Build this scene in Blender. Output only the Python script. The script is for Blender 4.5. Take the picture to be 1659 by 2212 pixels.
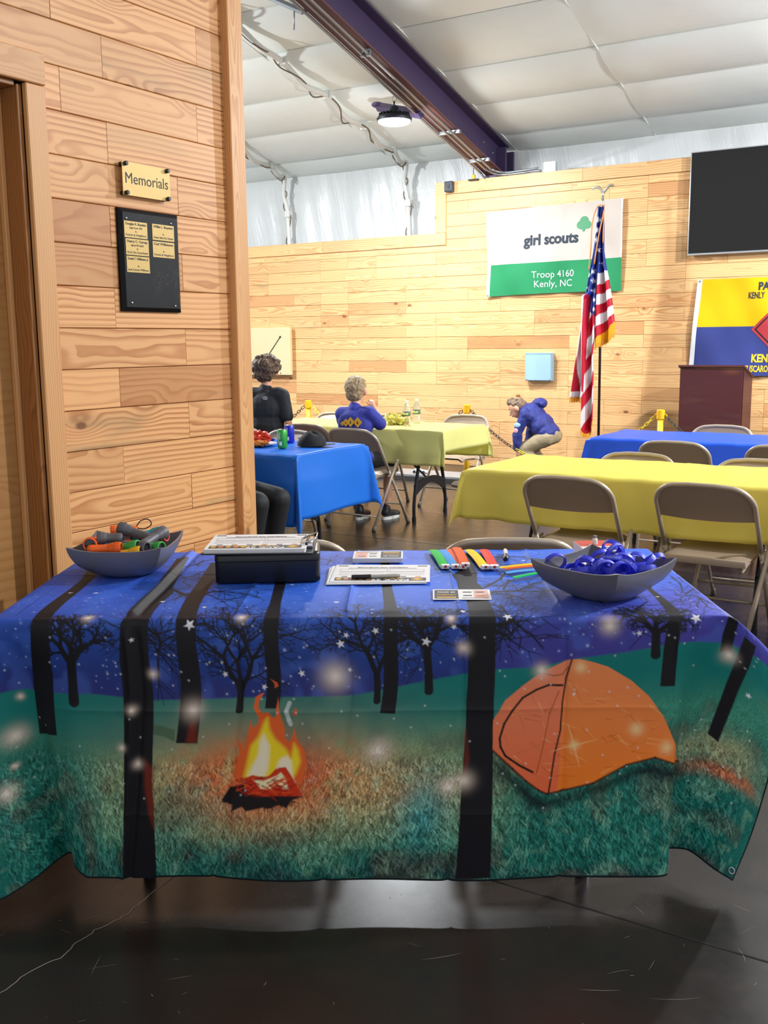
import bpy, bmesh, math, random
import numpy as np
from mathutils import Vector, Matrix, Euler

for o in list(bpy.data.objects):
    bpy.data.objects.remove(o, do_unlink=True)
SC = bpy.context.scene
COL = SC.collection
PI = math.pi

# ------------------------------------------------------------------ camera, world, exposure
CAM_H, CAM_PITCH, CAM_ROLL, CAM_YAW, CAM_F = 1.41, math.radians(9.45), math.radians(-0.56), math.radians(32.1), 2200.0
def make_camera():
    c, s = math.cos(CAM_PITCH), math.sin(CAM_PITCH)
    fw = Vector((0, c, -s)); up = Vector((0, s, c)); rt = Vector((1, 0, 0))
    r2 = rt * math.cos(CAM_ROLL) + up * math.sin(CAM_ROLL)
    u2 = up * math.cos(CAM_ROLL) - rt * math.sin(CAM_ROLL)
    Rz = Matrix.Rotation(CAM_YAW, 3, 'Z')
    fw, u2, r2 = Rz @ fw, Rz @ u2, Rz @ r2
    cd = bpy.data.cameras.new('camera'); co = bpy.data.objects.new('camera', cd); COL.objects.link(co)
    m = Matrix((r2, u2, -fw)).transposed().to_4x4(); m.translation = Vector((0, 0, CAM_H))
    co.matrix_world = m
    cd.sensor_fit = 'HORIZONTAL'; cd.sensor_width = 36.0; cd.lens = CAM_F / 1659.0 * 36.0
    cd.clip_start = 0.05; cd.clip_end = 100
    SC.camera = co
make_camera()

WORLD_STRENGTH = 0.60
wd = bpy.data.worlds.new('hall_ambient'); SC.world = wd; wd.use_nodes = True
wd.node_tree.nodes['Background'].inputs[0].default_value = (0.97, 1.0, 1.0, 1)
wd.node_tree.nodes['Background'].inputs[1].default_value = WORLD_STRENGTH
LAMP_POWER = 150.0          # each high-bay lamp, watts of light
UPLIGHT_FILL = 0.8            # strength of the point light added to each lamp to brighten the ceiling
LAMPS_OFF = [(0.3, 8.6, 3.6), (2.5, 5.5, 3.9), (-8.6, 6.0, 3.7)]   # the hall's other high-bay lamps, built with the rest of the lamps
SC.view_settings.view_transform = 'Standard'
SC.view_settings.look = 'None'
SC.view_settings.gamma = 1.0
SC.view_settings.use_curve_mapping = False
SC.view_settings.exposure = 0.45

# ------------------------------------------------------------------ main measures (metres; X along the far wall, Y towards it, Z up)
FAR_Y = 10.40        # face of the boarded far wall
EAVE_Y = 10.80       # insulated wall behind it
ROOF_M = 0.266       # roof pitch, rising towards the camera
def roof_z(y): return 3.48 + ROOF_M * (EAVE_Y - y)
LEFT_X = -2.68       # face of the boarded partition on the left
PLANK = 0.1362
# ------------------------------------------------------------------ helpers
def lin(c):
    if isinstance(c, str):
        c = c.lstrip('#'); c = tuple(int(c[i:i+2], 16) / 255 for i in (0, 2, 4))
    return tuple((x / 12.92 if x <= 0.04045 else ((x + 0.055) / 1.055) ** 2.4) for x in c[:3])

class NT:
    """a little node writer"""
    def __init__(s, name):
        s.m = bpy.data.materials.new(name); s.m.use_nodes = True
        s.t = s.m.node_tree; s.b = s.t.nodes['Principled BSDF']; s.o = s.t.nodes['Material Output']
    def n(s, typ, **kw):
        nd = s.t.nodes.new(typ)
        for k, v in kw.items(): setattr(nd, k, v)
        return nd
    def l(s, a, b): s.t.links.new(a, b)
    def put(s, sock, v):
        if hasattr(v, 'is_output') or isinstance(v, bpy.types.NodeSocket): s.l(v, sock)
        else:
            if isinstance(v, (tuple, list)) and sock.type == 'RGBA' and len(v) == 3: v = (*v, 1)
            sock.default_value = v
    def math(s, op, a, b=0.0, c=None):
        nd = s.n('ShaderNodeMath', operation=op); s.put(nd.inputs[0], a); s.put(nd.inputs[1], b)
        if c is not None: s.put(nd.inputs[2], c)
        return nd.outputs[0]
    def comb(s, x, y, z):
        nd = s.n('ShaderNodeCombineXYZ'); s.put(nd.inputs[0], x); s.put(nd.inputs[1], y); s.put(nd.inputs[2], z); return nd.outputs[0]
    def sep(s, v):
        nd = s.n('ShaderNodeSeparateXYZ'); s.l(v, nd.inputs[0]); return nd.outputs
    def noise(s, vec, scale, detail=2.0, rough=0.5, dist=0.0, out='Fac'):
        nd = s.n('ShaderNodeTexNoise'); nd.inputs['Scale'].default_value = scale; nd.inputs['Detail'].default_value = detail
        nd.inputs['Roughness'].default_value = rough; nd.inputs['Distortion'].default_value = dist
        if vec is not None: s.l(vec, nd.inputs['Vector'])
        return nd.outputs[out]
    def mix(s, fac, a, b, blend='MIX'):
        nd = s.n('ShaderNodeMix', data_type='RGBA', blend_type=blend)
        s.put(nd.inputs[0], fac); s.put(nd.inputs[6], a); s.put(nd.inputs[7], b); return nd.outputs[2]
    def smooth(s, v, lo, hi, a=0.0, b=1.0):
        nd = s.n('ShaderNodeMapRange', interpolation_type='SMOOTHSTEP'); s.put(nd.inputs[0], v)
        nd.inputs[1].default_value = lo; nd.inputs[2].default_value = hi; nd.inputs[3].default_value = a; nd.inputs[4].default_value = b
        return nd.outputs[0]
    def bump(s, h, strength=0.2, dist=0.002):
        nd = s.n('ShaderNodeBump'); nd.inputs['Strength'].default_value = strength; nd.inputs['Distance'].default_value = dist
        s.l(h, nd.inputs['Height']); s.l(nd.outputs[0], s.b.inputs['Normal'])
    def set(s, **kw):
        names = dict(color='Base Color', rough='Roughness', metal='Metallic', spec='Specular IOR Level', trans='Transmission Weight', alpha='Alpha',
                     ecol='Emission Color', estr='Emission Strength', coat='Coat Weight', sheen='Sheen Weight', ior='IOR', sss='Subsurface Weight')
        for k, v in kw.items(): s.put(s.b.inputs[names[k]], v)
        return s

MATS = {}
def simple(name, col, rough=0.5, metal=0.0, spec=0.5, var=0.0, scale=20.0, bump=0.0, coat=0.0, **kw):
    """plain procedural material: a colour with a little noise in it"""
    if name in MATS: return MATS[name]
    t = NT(name); c = lin(col)
    tc = t.n('ShaderNodeTexCoord').outputs['Object']
    nz = t.noise(tc, scale, 3.0)
    v = max(var, 0.02)
    t.set(color=t.mix(nz, tuple(x * (1 - v) for x in c), tuple(min(1, x * (1 + v)) for x in c)), rough=rough, metal=metal, spec=spec, coat=coat, **kw)
    if bump: t.bump(nz, bump, 0.003)
    MATS[name] = t.m
    return t.m

def thin_sheet(name, col, translucency=0.35, rough=0.35, var=0.03, wrinkle=0.15, scale=14.0, spec=0.4):
    """plastic or cloth sheet that lets some light through"""
    if name in MATS: return MATS[name]
    t = NT(name); c = lin(col)
    tc = t.n('ShaderNodeTexCoord').outputs['Object']
    nz = t.noise(tc, scale, 4.0, 0.6)
    colr = t.mix(nz, tuple(x * (1 - var) for x in c), tuple(min(1, x * (1 + var)) for x in c))
    t.set(color=colr, rough=rough, spec=spec)
    if wrinkle: t.bump(nz, wrinkle, 0.01)
    tr = t.n('ShaderNodeBsdfTranslucent'); t.l(colr, tr.inputs[0])
    mx = t.n('ShaderNodeMixShader'); mx.inputs[0].default_value = translucency
    t.l(t.b.outputs[0], mx.inputs[1]); t.l(tr.outputs[0], mx.inputs[2]); t.l(mx.outputs[0], t.o.inputs[0])
    MATS[name] = t.m
    return t.m

def attr_sheet(name, attr='paint', rough=0.6, translucency=0.0, weave=0.0, grass=False):
    """print stored on the cloth itself as a colour attribute"""
    t = NT(name)
    a = t.n('ShaderNodeAttribute'); a.attribute_name = attr
    col = a.outputs['Color']
    if grass:
        g = t.n('ShaderNodeAttribute'); g.attribute_name = 'cloth_uv'
        sx = t.sep(g.outputs['Vector'])
        slant = t.math('ADD', sx[0], t.math('MULTIPLY', sx[1], 0.30))
        n1 = t.noise(t.comb(t.math('MULTIPLY', slant, 330.0), t.math('MULTIPLY', sx[1], 85.0), 0.0), 1.0, 3.0, 0.6, 1.2)
        n2 = t.noise(t.comb(t.math('MULTIPLY', sx[0], 9.0), t.math('MULTIPLY', sx[1], 16.0), 3.0), 1.0, 3.0, 0.6)
        v = t.math('ADD', t.math('MULTIPLY', t.smooth(n1, 0.30, 0.70), 0.95), t.math('MULTIPLY', n2, 0.4))
        v = t.math('ADD', v, 0.36)
        k = t.mix(sx[2], (1, 1, 1), t.comb_gray(v))
        col = t.mix(1.0, col, k, 'MULTIPLY')
    t.set(color=col, rough=rough, spec=0.25, sheen=0.0)
    if weave:
        tc = t.n('ShaderNodeTexCoord').outputs['Object']
        t.bump(t.noise(tc, 60.0, 4.0), weave, 0.004)
    if translucency:
        tr = t.n('ShaderNodeBsdfTranslucent'); t.l(col, tr.inputs[0])
        mx = t.n('ShaderNodeMixShader'); mx.inputs[0].default_value = translucency
        t.l(t.b.outputs[0], mx.inputs[1]); t.l(tr.outputs[0], mx.inputs[2]); t.l(mx.outputs[0], t.o.inputs[0])
    return t.m
def _cg(s, v):
    return s.comb(v, v, v)
NT.comb_gray = _cg

def pine(name, light, dark, sat=1.0, knots=1.0, rough=0.42, ring=70.0):
    """flat-sawn pine board: growth rings cut at a shallow angle, knots, a tint of its own for each board (local X is along the grain)"""
    if name in MATS: return MATS[name]
    t = NT(name)
    tc = t.n('ShaderNodeTexCoord').outputs['Object']; x, y, z = t.sep(tc)
    rnd = t.n('ShaderNodeObjectInfo').outputs['Random']
    r2 = t.math('FRACT', t.math('MULTIPLY', rnd, 57.31)); r3 = t.math('FRACT', t.math('MULTIPLY', rnd, 131.7)); r4 = t.math('FRACT', t.math('MULTIPLY', rnd, 311.9))
    xo = t.math('ADD', x, t.math('MULTIPLY', rnd, 83.0))
    zy = t.math('ADD', z, y)
    # knots
    vor = t.n('ShaderNodeTexVoronoi'); vor.inputs['Scale'].default_value = 1.0; vor.inputs['Randomness'].default_value = 0.9
    t.l(t.comb(t.math('MULTIPLY', xo, 3.1), t.math('MULTIPLY', zy, 6.2), t.math('MULTIPLY', r2, 19.0)), vor.inputs['Vector'])
    kd = vor.outputs['Distance']
    pick = t.smooth(t.sep(vor.outputs['Color'])[0], 0.56, 0.60)
    halo = t.math('MULTIPLY', t.smooth(kd, 0.42, 0.02), pick)
    knot = t.math('MULTIPLY', t.smooth(kd, 0.115, 0.06), pick)
    # rings
    warp = t.noise(t.comb(t.math('MULTIPLY', xo, 1.3), t.math('MULTIPLY', zy, 5.0), r3), 1.0, 3.0, 0.5)
    fine = t.noise(t.comb(t.math('MULTIPLY', xo, 5.0), t.math('MULTIPLY', zy, 22.0), r3), 1.0, 2.0, 0.5)
    d = t.math('MULTIPLY', t.math('SUBTRACT', warp, t.math('MULTIPLY', r2, 0.7)), 0.16)
    zc = t.math('ADD', zy, t.math('MULTIPLY', t.math('SUBTRACT', r4, 0.5), 0.16))
    rr = t.math('SQRT', t.math('ADD', t.math('MULTIPLY', zc, zc), t.math('MULTIPLY', d, d)))
    rr = t.math('ADD', rr, t.math('MULTIPLY', halo, 0.045))
    rr = t.math('ADD', rr, t.math('MULTIPLY', fine, 0.006))
    f = t.math('FRACT', t.math('MULTIPLY', rr, ring))
    late = t.math('MULTIPLY', t.smooth(f, 0.30, 0.86), t.smooth(f, 1.0, 0.90))
    streak = t.noise(t.comb(t.math('MULTIPLY', xo, 3.0), t.math('MULTIPLY', zy, 260.0), r2), 1.0, 2.0, 0.6)
    late = t.math('MULTIPLY', late, t.smooth(t.noise(t.comb(t.math('MULTIPLY', xo, 0.9), t.math('MULTIPLY', zy, 7.0), r4), 1.0, 2.0), 0.25, 0.75, 0.35, 1.0))
    L, D = lin(light), lin(dark)
    base = t.mix(t.math('MULTIPLY', late, 0.85), L, D)
    base = t.mix(t.math('MULTIPLY', t.math('SUBTRACT', streak, 0.35), 0.30), base, D)
    # tint of the board
    red = t.smooth(r3, 0.80, 0.98); pale = t.smooth(r4, 0.80, 0.95); val = t.math('ADD', 0.90, t.math('MULTIPLY', r2, 0.17))
    base = t.mix(t.math('MULTIPLY', red, 0.45), base, lin('#b06a3c'))
    blue = t.math('MULTIPLY', t.smooth(t.noise(t.comb(t.math('MULTIPLY', xo, 1.7), t.math('MULTIPLY', zy, 9.0), r2), 1.0, 3.0), 0.52, 0.70), pale)
    base = t.mix(t.math('MULTIPLY', blue, 0.45), base, lin('#8a7a58'))
    base = t.mix(1.0, base, t.comb_gray(val), 'MULTIPLY')
    base = t.mix(t.math('MULTIPLY', halo, 0.22), base, lin('#a9683a'))
    kc = t.mix(t.smooth(kd, 0.02, 0.11), lin('#8a5230'), lin('#4e2c17'))
    base = t.mix(t.math('MULTIPLY', knot, 0.9 * knots), base, kc)
    t.set(color=base, rough=rough, spec=0.35)
    t.bump(t.math('ADD', late, t.math('MULTIPLY', streak, 0.6)), 0.10, 0.0015)
    MATS[name] = t.m
    return t.m

class MB:
    """collects shapes into one mesh"""
    def __init__(s): s.v = []; s.f = []; s.mi = []; s.cur = 0
    def add(s, vs, fs, M=None):
        k = len(s.v)
        if M is not None: vs = [tuple(M @ Vector(p)) for p in vs]
        s.v += [tuple(p) for p in vs]
        s.f += [tuple(i + k for i in f) for f in fs]; s.mi += [s.cur] * len(fs)
        return s
    def box(s, x0, x1, y0, y1, z0, z1, M=None):
        vs = [(x0,y0,z0),(x1,y0,z0),(x1,y1,z0),(x0,y1,z0),(x0,y0,z1),(x1,y0,z1),(x1,y1,z1),(x0,y1,z1)]
        return s.add(vs, [(0,3,2,1),(4,5,6,7),(0,1,5,4),(1,2,6,5),(2,3,7,6),(3,0,4,7)], M)
    def bbox(s, x0, x1, y0, y1, z0, z1, r=0.004, n=2, M=None):
        """bevelled box"""
        bm = bmesh.new(); bmesh.ops.create_cube(bm, size=1.0)
        for v in bm.verts: v.co = Vector(((x0+x1)/2 + v.co.x*(x1-x0), (y0+y1)/2 + v.co.y*(y1-y0), (z0+z1)/2 + v.co.z*(z1-z0)))
        bmesh.ops.bevel(bm, geom=list(bm.edges), offset=r, segments=n, profile=0.5, affect='EDGES')
        return s.addbm(bm, M)
    def addbm(s, bm, M=None):
        bm.verts.index_update()
        s.add([v.co[:] for v in bm.verts], [[v.index for v in f.verts] for f in bm.faces], M); bm.free(); return s
    def prism(s, poly, z0, z1, M=None):
        """polygon (x,y) pulled from z0 to z1"""
        n = len(poly)
        vs = [(p[0], p[1], z0) for p in poly] + [(p[0], p[1], z1) for p in poly]
        fs = [tuple(range(n-1, -1, -1)), tuple(range(n, 2*n))] + [(i, (i+1) % n, n+(i+1) % n, n+i) for i in range(n)]
        return s.add(vs, fs, M)
    def tube(s, pts, r, n=8, closed=False, caps=True):
        pts = [Vector(p) for p in pts]; m = len(pts)
        rs = r if isinstance(r, (list, tuple)) else [r] * m
        k0 = len(s.v); ref = None; rings = []
        for i, p in enumerate(pts):
            a = pts[(i-1) % m] if (i > 0 or closed) else pts[0]
            b = pts[(i+1) % m] if (i < m-1 or closed) else pts[-1]
            d = (b - a)
            d = d.normalized() if d.length > 1e-9 else Vector((0, 0, 1))
            if ref is None:
                ref = d.cross(Vector((0, 0, 1)))
                if ref.length < 0.05: ref = d.cross(Vector((0, 1, 0)))
                ref.normalize()
            else:
                ref = ref - d * ref.dot(d)
                ref = ref.normalized() if ref.length > 1e-6 else d.orthogonal().normalized()
            q = d.cross(ref)
            rings.append([tuple(p + (ref*math.cos(2*PI*j/n) + q*math.sin(2*PI*j/n)) * rs[i]) for j in range(n)])
        vs = [v for ring in rings for v in ring]; fs = []
        for i in range(m if closed else m-1):
            a, b = i*n, ((i+1) % m)*n
            fs += [(a+j, a+(j+1) % n, b+(j+1) % n, b+j) for j in range(n)]
        if caps and not closed:
            fs += [tuple(range(n-1, -1, -1)), tuple((m-1)*n + j for j in range(n))]
        return s.add(vs, fs)
    def lathe(s, prof, n=20, M=None, a0=0.0, a1=2*PI, caps=True):
        """profile (r, z) turned about z"""
        m = len(prof); full = abs(a1-a0-2*PI) < 1e-6; k = n if full else n+1
        vs = [(r*math.cos(a0+(a1-a0)*j/n), r*math.sin(a0+(a1-a0)*j/n), z) for r, z in prof for j in range(k)]
        fs = []
        for i in range(m-1):
            for j in range(n):
                j2 = (j+1) % k
                fs.append((i*k+j, i*k+j2, (i+1)*k+j2, (i+1)*k+j))
        if full and caps:
            if prof[0][0] > 1e-6: fs.append(tuple(range(k-1, -1, -1)))
            if prof[-1][0] > 1e-6: fs.append(tuple((m-1)*k+j for j in range(k)))
        return s.add(vs, fs, M)
    def grid(s, P, close=False):
        """P[i][j] points"""
        m, n = len(P), len(P[0])
        vs = [tuple(p) for row in P for p in row]
        return s.add(vs, [(i*n+j, i*n+j+1, (i+1)*n+j+1, (i+1)*n+j) for i in range(m-1) for j in range(n-1)])
    def ball(s, c, r, n=12, M=None):
        rx, ry, rz = r if isinstance(r, (tuple, list)) else (r, r, r)
        k = n; m = max(4, n // 2)
        vs = [(c[0], c[1], c[2]-rz)]
        for i in range(1, m):
            a = -PI/2 + PI*i/m
            vs += [(c[0]+rx*math.cos(a)*math.cos(2*PI*j/k), c[1]+ry*math.cos(a)*math.sin(2*PI*j/k), c[2]+rz*math.sin(a)) for j in range(k)]
        vs.append((c[0], c[1], c[2]+rz)); fs = []
        for j in range(k): fs.append((0, 1+(j+1) % k, 1+j))
        for i in range(m-2):
            a = 1+i*k; b = a+k
            fs += [(a+j, a+(j+1) % k, b+(j+1) % k, b+j) for j in range(k)]
        a = 1+(m-2)*k; L = len(vs)-1
        for j in range(k): fs.append((a+j, a+(j+1) % k, L))
        return s.add(vs, fs, M)
    def mesh(s, name, smooth=False, mats=()):
        me = bpy.data.meshes.new(name); me.from_pydata(s.v, [], s.f)
        for m in mats: me.materials.append(m)
        if any(s.mi): me.polygons.foreach_set('material_index', s.mi)
        if smooth: me.polygons.foreach_set('use_smooth', [True]*len(me.polygons))
        me.update(); return me
    def build(s, name, m, parent=None, smooth=False, M=None):
        mats = m if isinstance(m, (list, tuple)) else [m]
        o = bpy.data.objects.new(name, s.mesh(name, bool(smooth), mats)); COL.objects.link(o)
        if smooth and smooth is not True: edge_split(o.data, smooth)
        if parent is not None: o.parent = parent
        if M is not None: o.matrix_local = M
        return o

def edge_split(me, deg):
    """sharp edges above an angle, smooth elsewhere"""
    bm = bmesh.new(); bm.from_mesh(me); lim = math.radians(deg)
    bmesh.ops.recalc_face_normals(bm, faces=list(bm.faces))
    for e in bm.edges:
        if len(e.link_faces) == 2 and e.calc_face_angle(0) > lim: e.smooth = False
    bm.to_mesh(me); bm.free()

def empty(name, loc=(0,0,0), rz=0.0, parent=None):
    o = bpy.data.objects.new(name, None); COL.objects.link(o); o.location = loc; o.rotation_euler = (0, 0, rz)
    o.empty_display_size = 0.05
    if parent is not None: o.parent = parent
    return o
def tag(o, label=None, cat=None, group=None, kind=None):
    if label: o['label'] = label
    if cat: o['category'] = cat
    if group: o['group'] = group
    if kind: o['kind'] = kind
    return o
def struct(o, label=None):
    o['kind'] = 'structure'
    if label: o['label'] = label
    return o
def copy_tree(o, parent=None):
    c = o.copy(); COL.objects.link(c); c.parent = parent
    if parent is not None: c.matrix_parent_inverse = o.matrix_parent_inverse.copy()
    for ch in list(o.children): copy_tree(ch, c)
    return c
def TR(x, y, z): return Matrix.Translation((x, y, z))
def RX(a): return Matrix.Rotation(a, 4, 'X')
def RY(a): return Matrix.Rotation(a, 4, 'Y')
def RZ(a): return Matrix.Rotation(a, 4, 'Z')

def text_mesh(body, size, bold=0.0, align='CENTER', depth=0.0006, shear=0.0, spacing=1.0, width=1.0):
    """flat lettering lying in XY, centred on the origin"""
    cu = bpy.data.curves.new('lettering', 'FONT'); cu.body = body; cu.size = size; cu.align_x = align; cu.align_y = 'CENTER'
    cu.offset = bold; cu.extrude = depth; cu.shear = shear; cu.space_character = spacing; cu.resolution_u = 3
    cu.space_line = 1.0
    ob = bpy.data.objects.new('lettering', cu)
    me = bpy.data.meshes.new_from_object(ob)
    bpy.data.objects.remove(ob); bpy.data.curves.remove(cu)
    if width != 1.0:
        for v in me.vertices: v.co.x *= width
    return me
def letters(body, size, m, parent, M, bold=0.0, fit=None, warp=None, name='lettering', **kw):
    """lettering object; fit = wanted width in metres"""
    me = text_mesh(body, size, bold, **kw)
    if fit:
        xs = [v.co.x for v in me.vertices]; w = max(xs) - min(xs)
        for v in me.vertices: v.co.x *= fit / w
    me.transform(M)
    if warp:
        for v in me.vertices: v.co = warp(v.co)
    me.materials.append(m)
    o = bpy.data.objects.new(name, me); COL.objects.link(o)
    if parent is not None: o.parent = parent
    return o
def star_poly(n, R, r, a0=PI/2):
    return [((R if i % 2 == 0 else r) * math.cos(a0 + PI*i/n), (R if i % 2 == 0 else r) * math.sin(a0 + PI*i/n)) for i in range(2*n)]
def cat_rom(pts, k=6):
    """smooth a polyline"""
    P = [Vector(p) for p in pts]; out = []
    for i in range(len(P)-1):
        a = P[max(i-1, 0)]; b = P[i]; c = P[i+1]; d = P[min(i+2, len(P)-1)]
        for j in range(k):
            t = j / k
            out.append(0.5*((2*b) + (c-a)*t + (2*a-5*b+4*c-d)*t*t + (3*b-a-3*c+d)*t**3))
    out.append(P[-1]); return out
# ------------------------------------------------------------------ materials of the place
PINE_NEAR = pine('pine_board', '#e6ac74', '#ad652e', ring=52.0)
PINE_FAR = pine('pine_board_far', '#ebbd86', '#c98b50', ring=50.0)
PINE_TRIM = pine('pine_trim', '#dca56e', '#bf804a', knots=0.7, ring=110.0)
PINE_DARK = pine('pine_jamb', '#a8713f', '#8a5529', knots=0.9, ring=100.0)
HEART = pine('pine_heartwood', '#d39a66', '#b8703c', knots=0.5, ring=80.0)
DOOR_PLY = pine('door_veneer', '#b9854d', '#a8733d', knots=0.0, ring=30.0)
BACKING = simple('dark_gap', '#2a1a0e', 0.9)
def floor_material():
    t = NT('polished_dark_concrete')
    p = t.n('ShaderNodeNewGeometry').outputs['Position']
    n1 = t.noise(p, 1.3, 5.0, 0.6); n2 = t.noise(p, 9.0, 5.0, 0.65); n3 = t.noise(p, 140.0, 2.0, 0.7)
    c = t.mix(t.smooth(n1, 0.35, 0.68), lin('#1e1817'), lin('#2a2221'))
    c = t.mix(t.math('MULTIPLY', t.smooth(n2, 0.45, 0.75), 0.5), c, lin('#2c1d1a'))
    c = t.mix(t.math('MULTIPLY', t.smooth(n3, 0.72, 0.80), 0.35), c, lin('#7a7068'))
    r = t.math('ADD', 0.20, t.math('MULTIPLY', n2, 0.18))
    t.set(color=c, rough=r, spec=0.5)
    t.bump(t.math('ADD', n2, t.math('MULTIPLY', n3, 0.3)), 0.05, 0.003)
    return t.m
FLOOR_M = floor_material()
def vinyl_material(name, col, wr, rough=0.38, vertical=False):
    t = NT(name); p = t.n('ShaderNodeNewGeometry').outputs['Position']; x, y, z = t.sep(p)
    if vertical: v = t.comb(t.math('MULTIPLY', t.math('ADD', x, t.math('MULTIPLY', z, 0.22)), 9.0), 0.0, t.math('MULTIPLY', z, 0.8))
    else: v = t.comb(t.math('MULTIPLY', x, 1.6), t.math('MULTIPLY', y, 3.2), z)
    n = t.noise(v, 1.0, 5.0, 0.62, 0.3)
    n2 = t.noise(p, 6.0, 3.0)
    t.set(color=t.mix(n2, tuple(k*0.94 for k in lin(col)), lin(col)), rough=rough, spec=0.45)
    t.bump(n, wr, 0.03)
    return t.m
VINYL = vinyl_material('white_vinyl_ceiling', '#f3f7f2', 0.16)
VINYL_W = vinyl_material('white_vinyl_wall', '#d6d8d8', 0.42, 0.30, True)
SEAM = simple('vinyl_seam', '#dfe4df', 0.5)
STEEL_DARK = simple('purple_brown_steel', '#4a3d5e', 0.42, 0.2, var=0.12, scale=6)
STEEL_RED = simple('red_brown_primer', '#6e4648', 0.5, 0.1, var=0.1)
GALV = simple('galvanised_metal', '#9b9ea3', 0.38, 0.85, var=0.15, scale=40)
BLACK_PL = simple('black_plastic', '#131318', 0.4, var=0.1)

# ------------------------------------------------------------------ floor
fl = struct(MB().box(-11.0, 5.0, -3.0, 12.0, -0.08, 0.0).build('floor', FLOOR_M), 'dark polished concrete floor')
JOINT_M = simple('floor_joint', '#0c0a09', 0.95)
MB().box(-11.0, 5.0, 2.266, 2.272, -0.004, 0.0008).build('control_joint', JOINT_M, fl)
MB().box(-11.0, 5.0, 6.16, 6.166, -0.004, 0.0008).build('control_joint', JOINT_M, fl)
rng = random.Random(4)
def ribbon(pts, w, z=0.0007):
    m = MB(); P = [Vector((p[0], p[1])) for p in pts]; L = []; R = []
    for i, p in enumerate(P):
        d = (P[min(i+1, len(P)-1)] - P[max(i-1, 0)]).normalized(); q = Vector((-d.y, d.x)) * w * (0.5 if 0 < i < len(P)-1 else 0.1)
        L.append((*(p+q), z)); R.append((*(p-q), z))
    for i in range(len(P)-1): m.add([L[i], R[i], R[i+1], L[i+1]], [(0, 1, 2, 3)])
    return m
CRACK_M = simple('pale_crack', '#8d857d', 0.8)
ck = [(-1.812, 1.15), (-1.815, 1.275), (-1.822, 1.354), (-1.806, 1.435), (-1.82, 1.50), (-1.822, 1.557), (-1.807, 1.626), (-1.815, 1.68), (-1.825, 1.74), (-1.84, 1.9)]
ck2 = []
for a, b in zip(ck[:-1], ck[1:]):
    for k in range(5):
        t_ = k/5; ck2.append((a[0]+(b[0]-a[0])*t_ + rng.uniform(-.004, .004), a[1]+(b[1]-a[1])*t_))
ribbon(ck2, 0.0028).build('crack', CRACK_M, fl)
scr = MB()
for k in range(330):
    x, y = rng.uniform(-2.6, 1.0), rng.uniform(0.9, 2.9)
    a = rng.uniform(0, 2*PI); L = rng.choice([.01, .015, .03, .05, .09]) * rng.uniform(.5, 1.3)
    c_ = rng.uniform(-.3, .3)
    pts = [(x + L*math.cos(a + c_*u)*u, y + L*math.sin(a + c_*u)*u) for u in (0, .33, .66, 1)]
    r_ = ribbon(pts, rng.choice([.0006, .0008, .0014]), 0.0006); scr.add(r_.v, r_.f)
s_ = scr.build('scratches', simple('scratch', '#857a72', 0.7), fl); s_['kind'] = 'stuff'

# ------------------------------------------------------------------ boards
BOARD_MESHES = {}
def board(length, height, mat, parent, M, thick=0.019, name='plank'):
    key = (round(length, 3), round(height, 4), mat.name, thick)
    if key not in BOARD_MESHES:
        b = MB(); h = height/2; L = length/2; c = 0.0022
        prof = [(-thick, -h), (-c, -h), (0, -h + c), (0, h - c), (-c, h), (-thick, h)]   # (depth, across): chamfered face edges
        vs = [(-L, d, z) for d, z in prof] + [(L, d, z) for d, z in prof]; n = len(prof)
        fs = [(i, (i+1) % n, n + (i+1) % n, n + i) for i in range(n)] + [tuple(range(n-1, -1, -1)), tuple(range(n, 2*n))]
        b.add(vs, fs)
        me = b.mesh(name, False, [mat]); bm = bmesh.new(); bm.from_mesh(me); bmesh.ops.recalc_face_normals(bm, faces=list(bm.faces)); bm.to_mesh(me); bm.free()
        BOARD_MESHES[key] = me
    o = bpy.data.objects.new(name, BOARD_MESHES[key]); COL.objects.link(o)
    o.parent = parent; o.matrix_local = M
    return o

# left partition: core, planks, door
wl = MB().box(LEFT_X-0.135, LEFT_X-0.019, 2.21, 3.225, 0.0, 3.75)
wl.box(LEFT_X-0.135, LEFT_X-0.019, 1.20, 2.21, 2.21, 3.75).box(LEFT_X-0.135, LEFT_X-0.019, -1.5, 1.20, 0.0, 3.75)
wl = struct(wl.build('wall_left', BACKING), 'boarded pine partition wall beside the table')
rng = random.Random(11)
FACE_L = RZ(PI/2)                      # local X -> +Y, local +Y(face) -> -X ; flip so the face looks to +X
def left_board(y0, y1, z0, z1, mat=PINE_NEAR):
    g = 0.0010
    M = TR(LEFT_X + rng.uniform(-.0007, .0007), (y0+y1)/2, (z0+z1)/2) @ RZ(-PI/2)
    board(y1-y0-2*g, z1-z0-2*g, mat, wl, M)
z_base = 1.331 - 10*PLANK
for k in range(-1, 28):
    z0 = z_base + k*PLANK; z1 = z0 + PLANK
    if z1 < 0.02: continue
    z0 = max(z0, 0.0)
    if z0 > 3.74: break
    js = {10: [2.887], 11: [2.543], 12: [2.885], 13: [2.54, 2.86], 14: [2.545, 2.88], 15: [2.545], 16: [2.356, 2.994], 17: [2.54], 18: [2.335, 3.005], 19: [2.54], 20: [2.90]}.get(k, [2.545] if k % 2 else [2.887])
    if k == 14: js = [2.876]
    if k == 13: js = [2.54]
    if k == 12: js = [2.885]
    lo = 2.284 if z0 < 2.27 else -0.4
    if lo < 0: js = [0.4, 1.2, 1.9] + js if k % 2 else [0.0, 0.8, 1.6] + js
    ed = [lo] + js + [3.15]
    for a, b in zip(ed[:-1], ed[1:]):
        left_board(a, b, z0, min(z1, 3.75), HEART if (k == 12 and b < 2.9) else PINE_NEAR)
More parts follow.
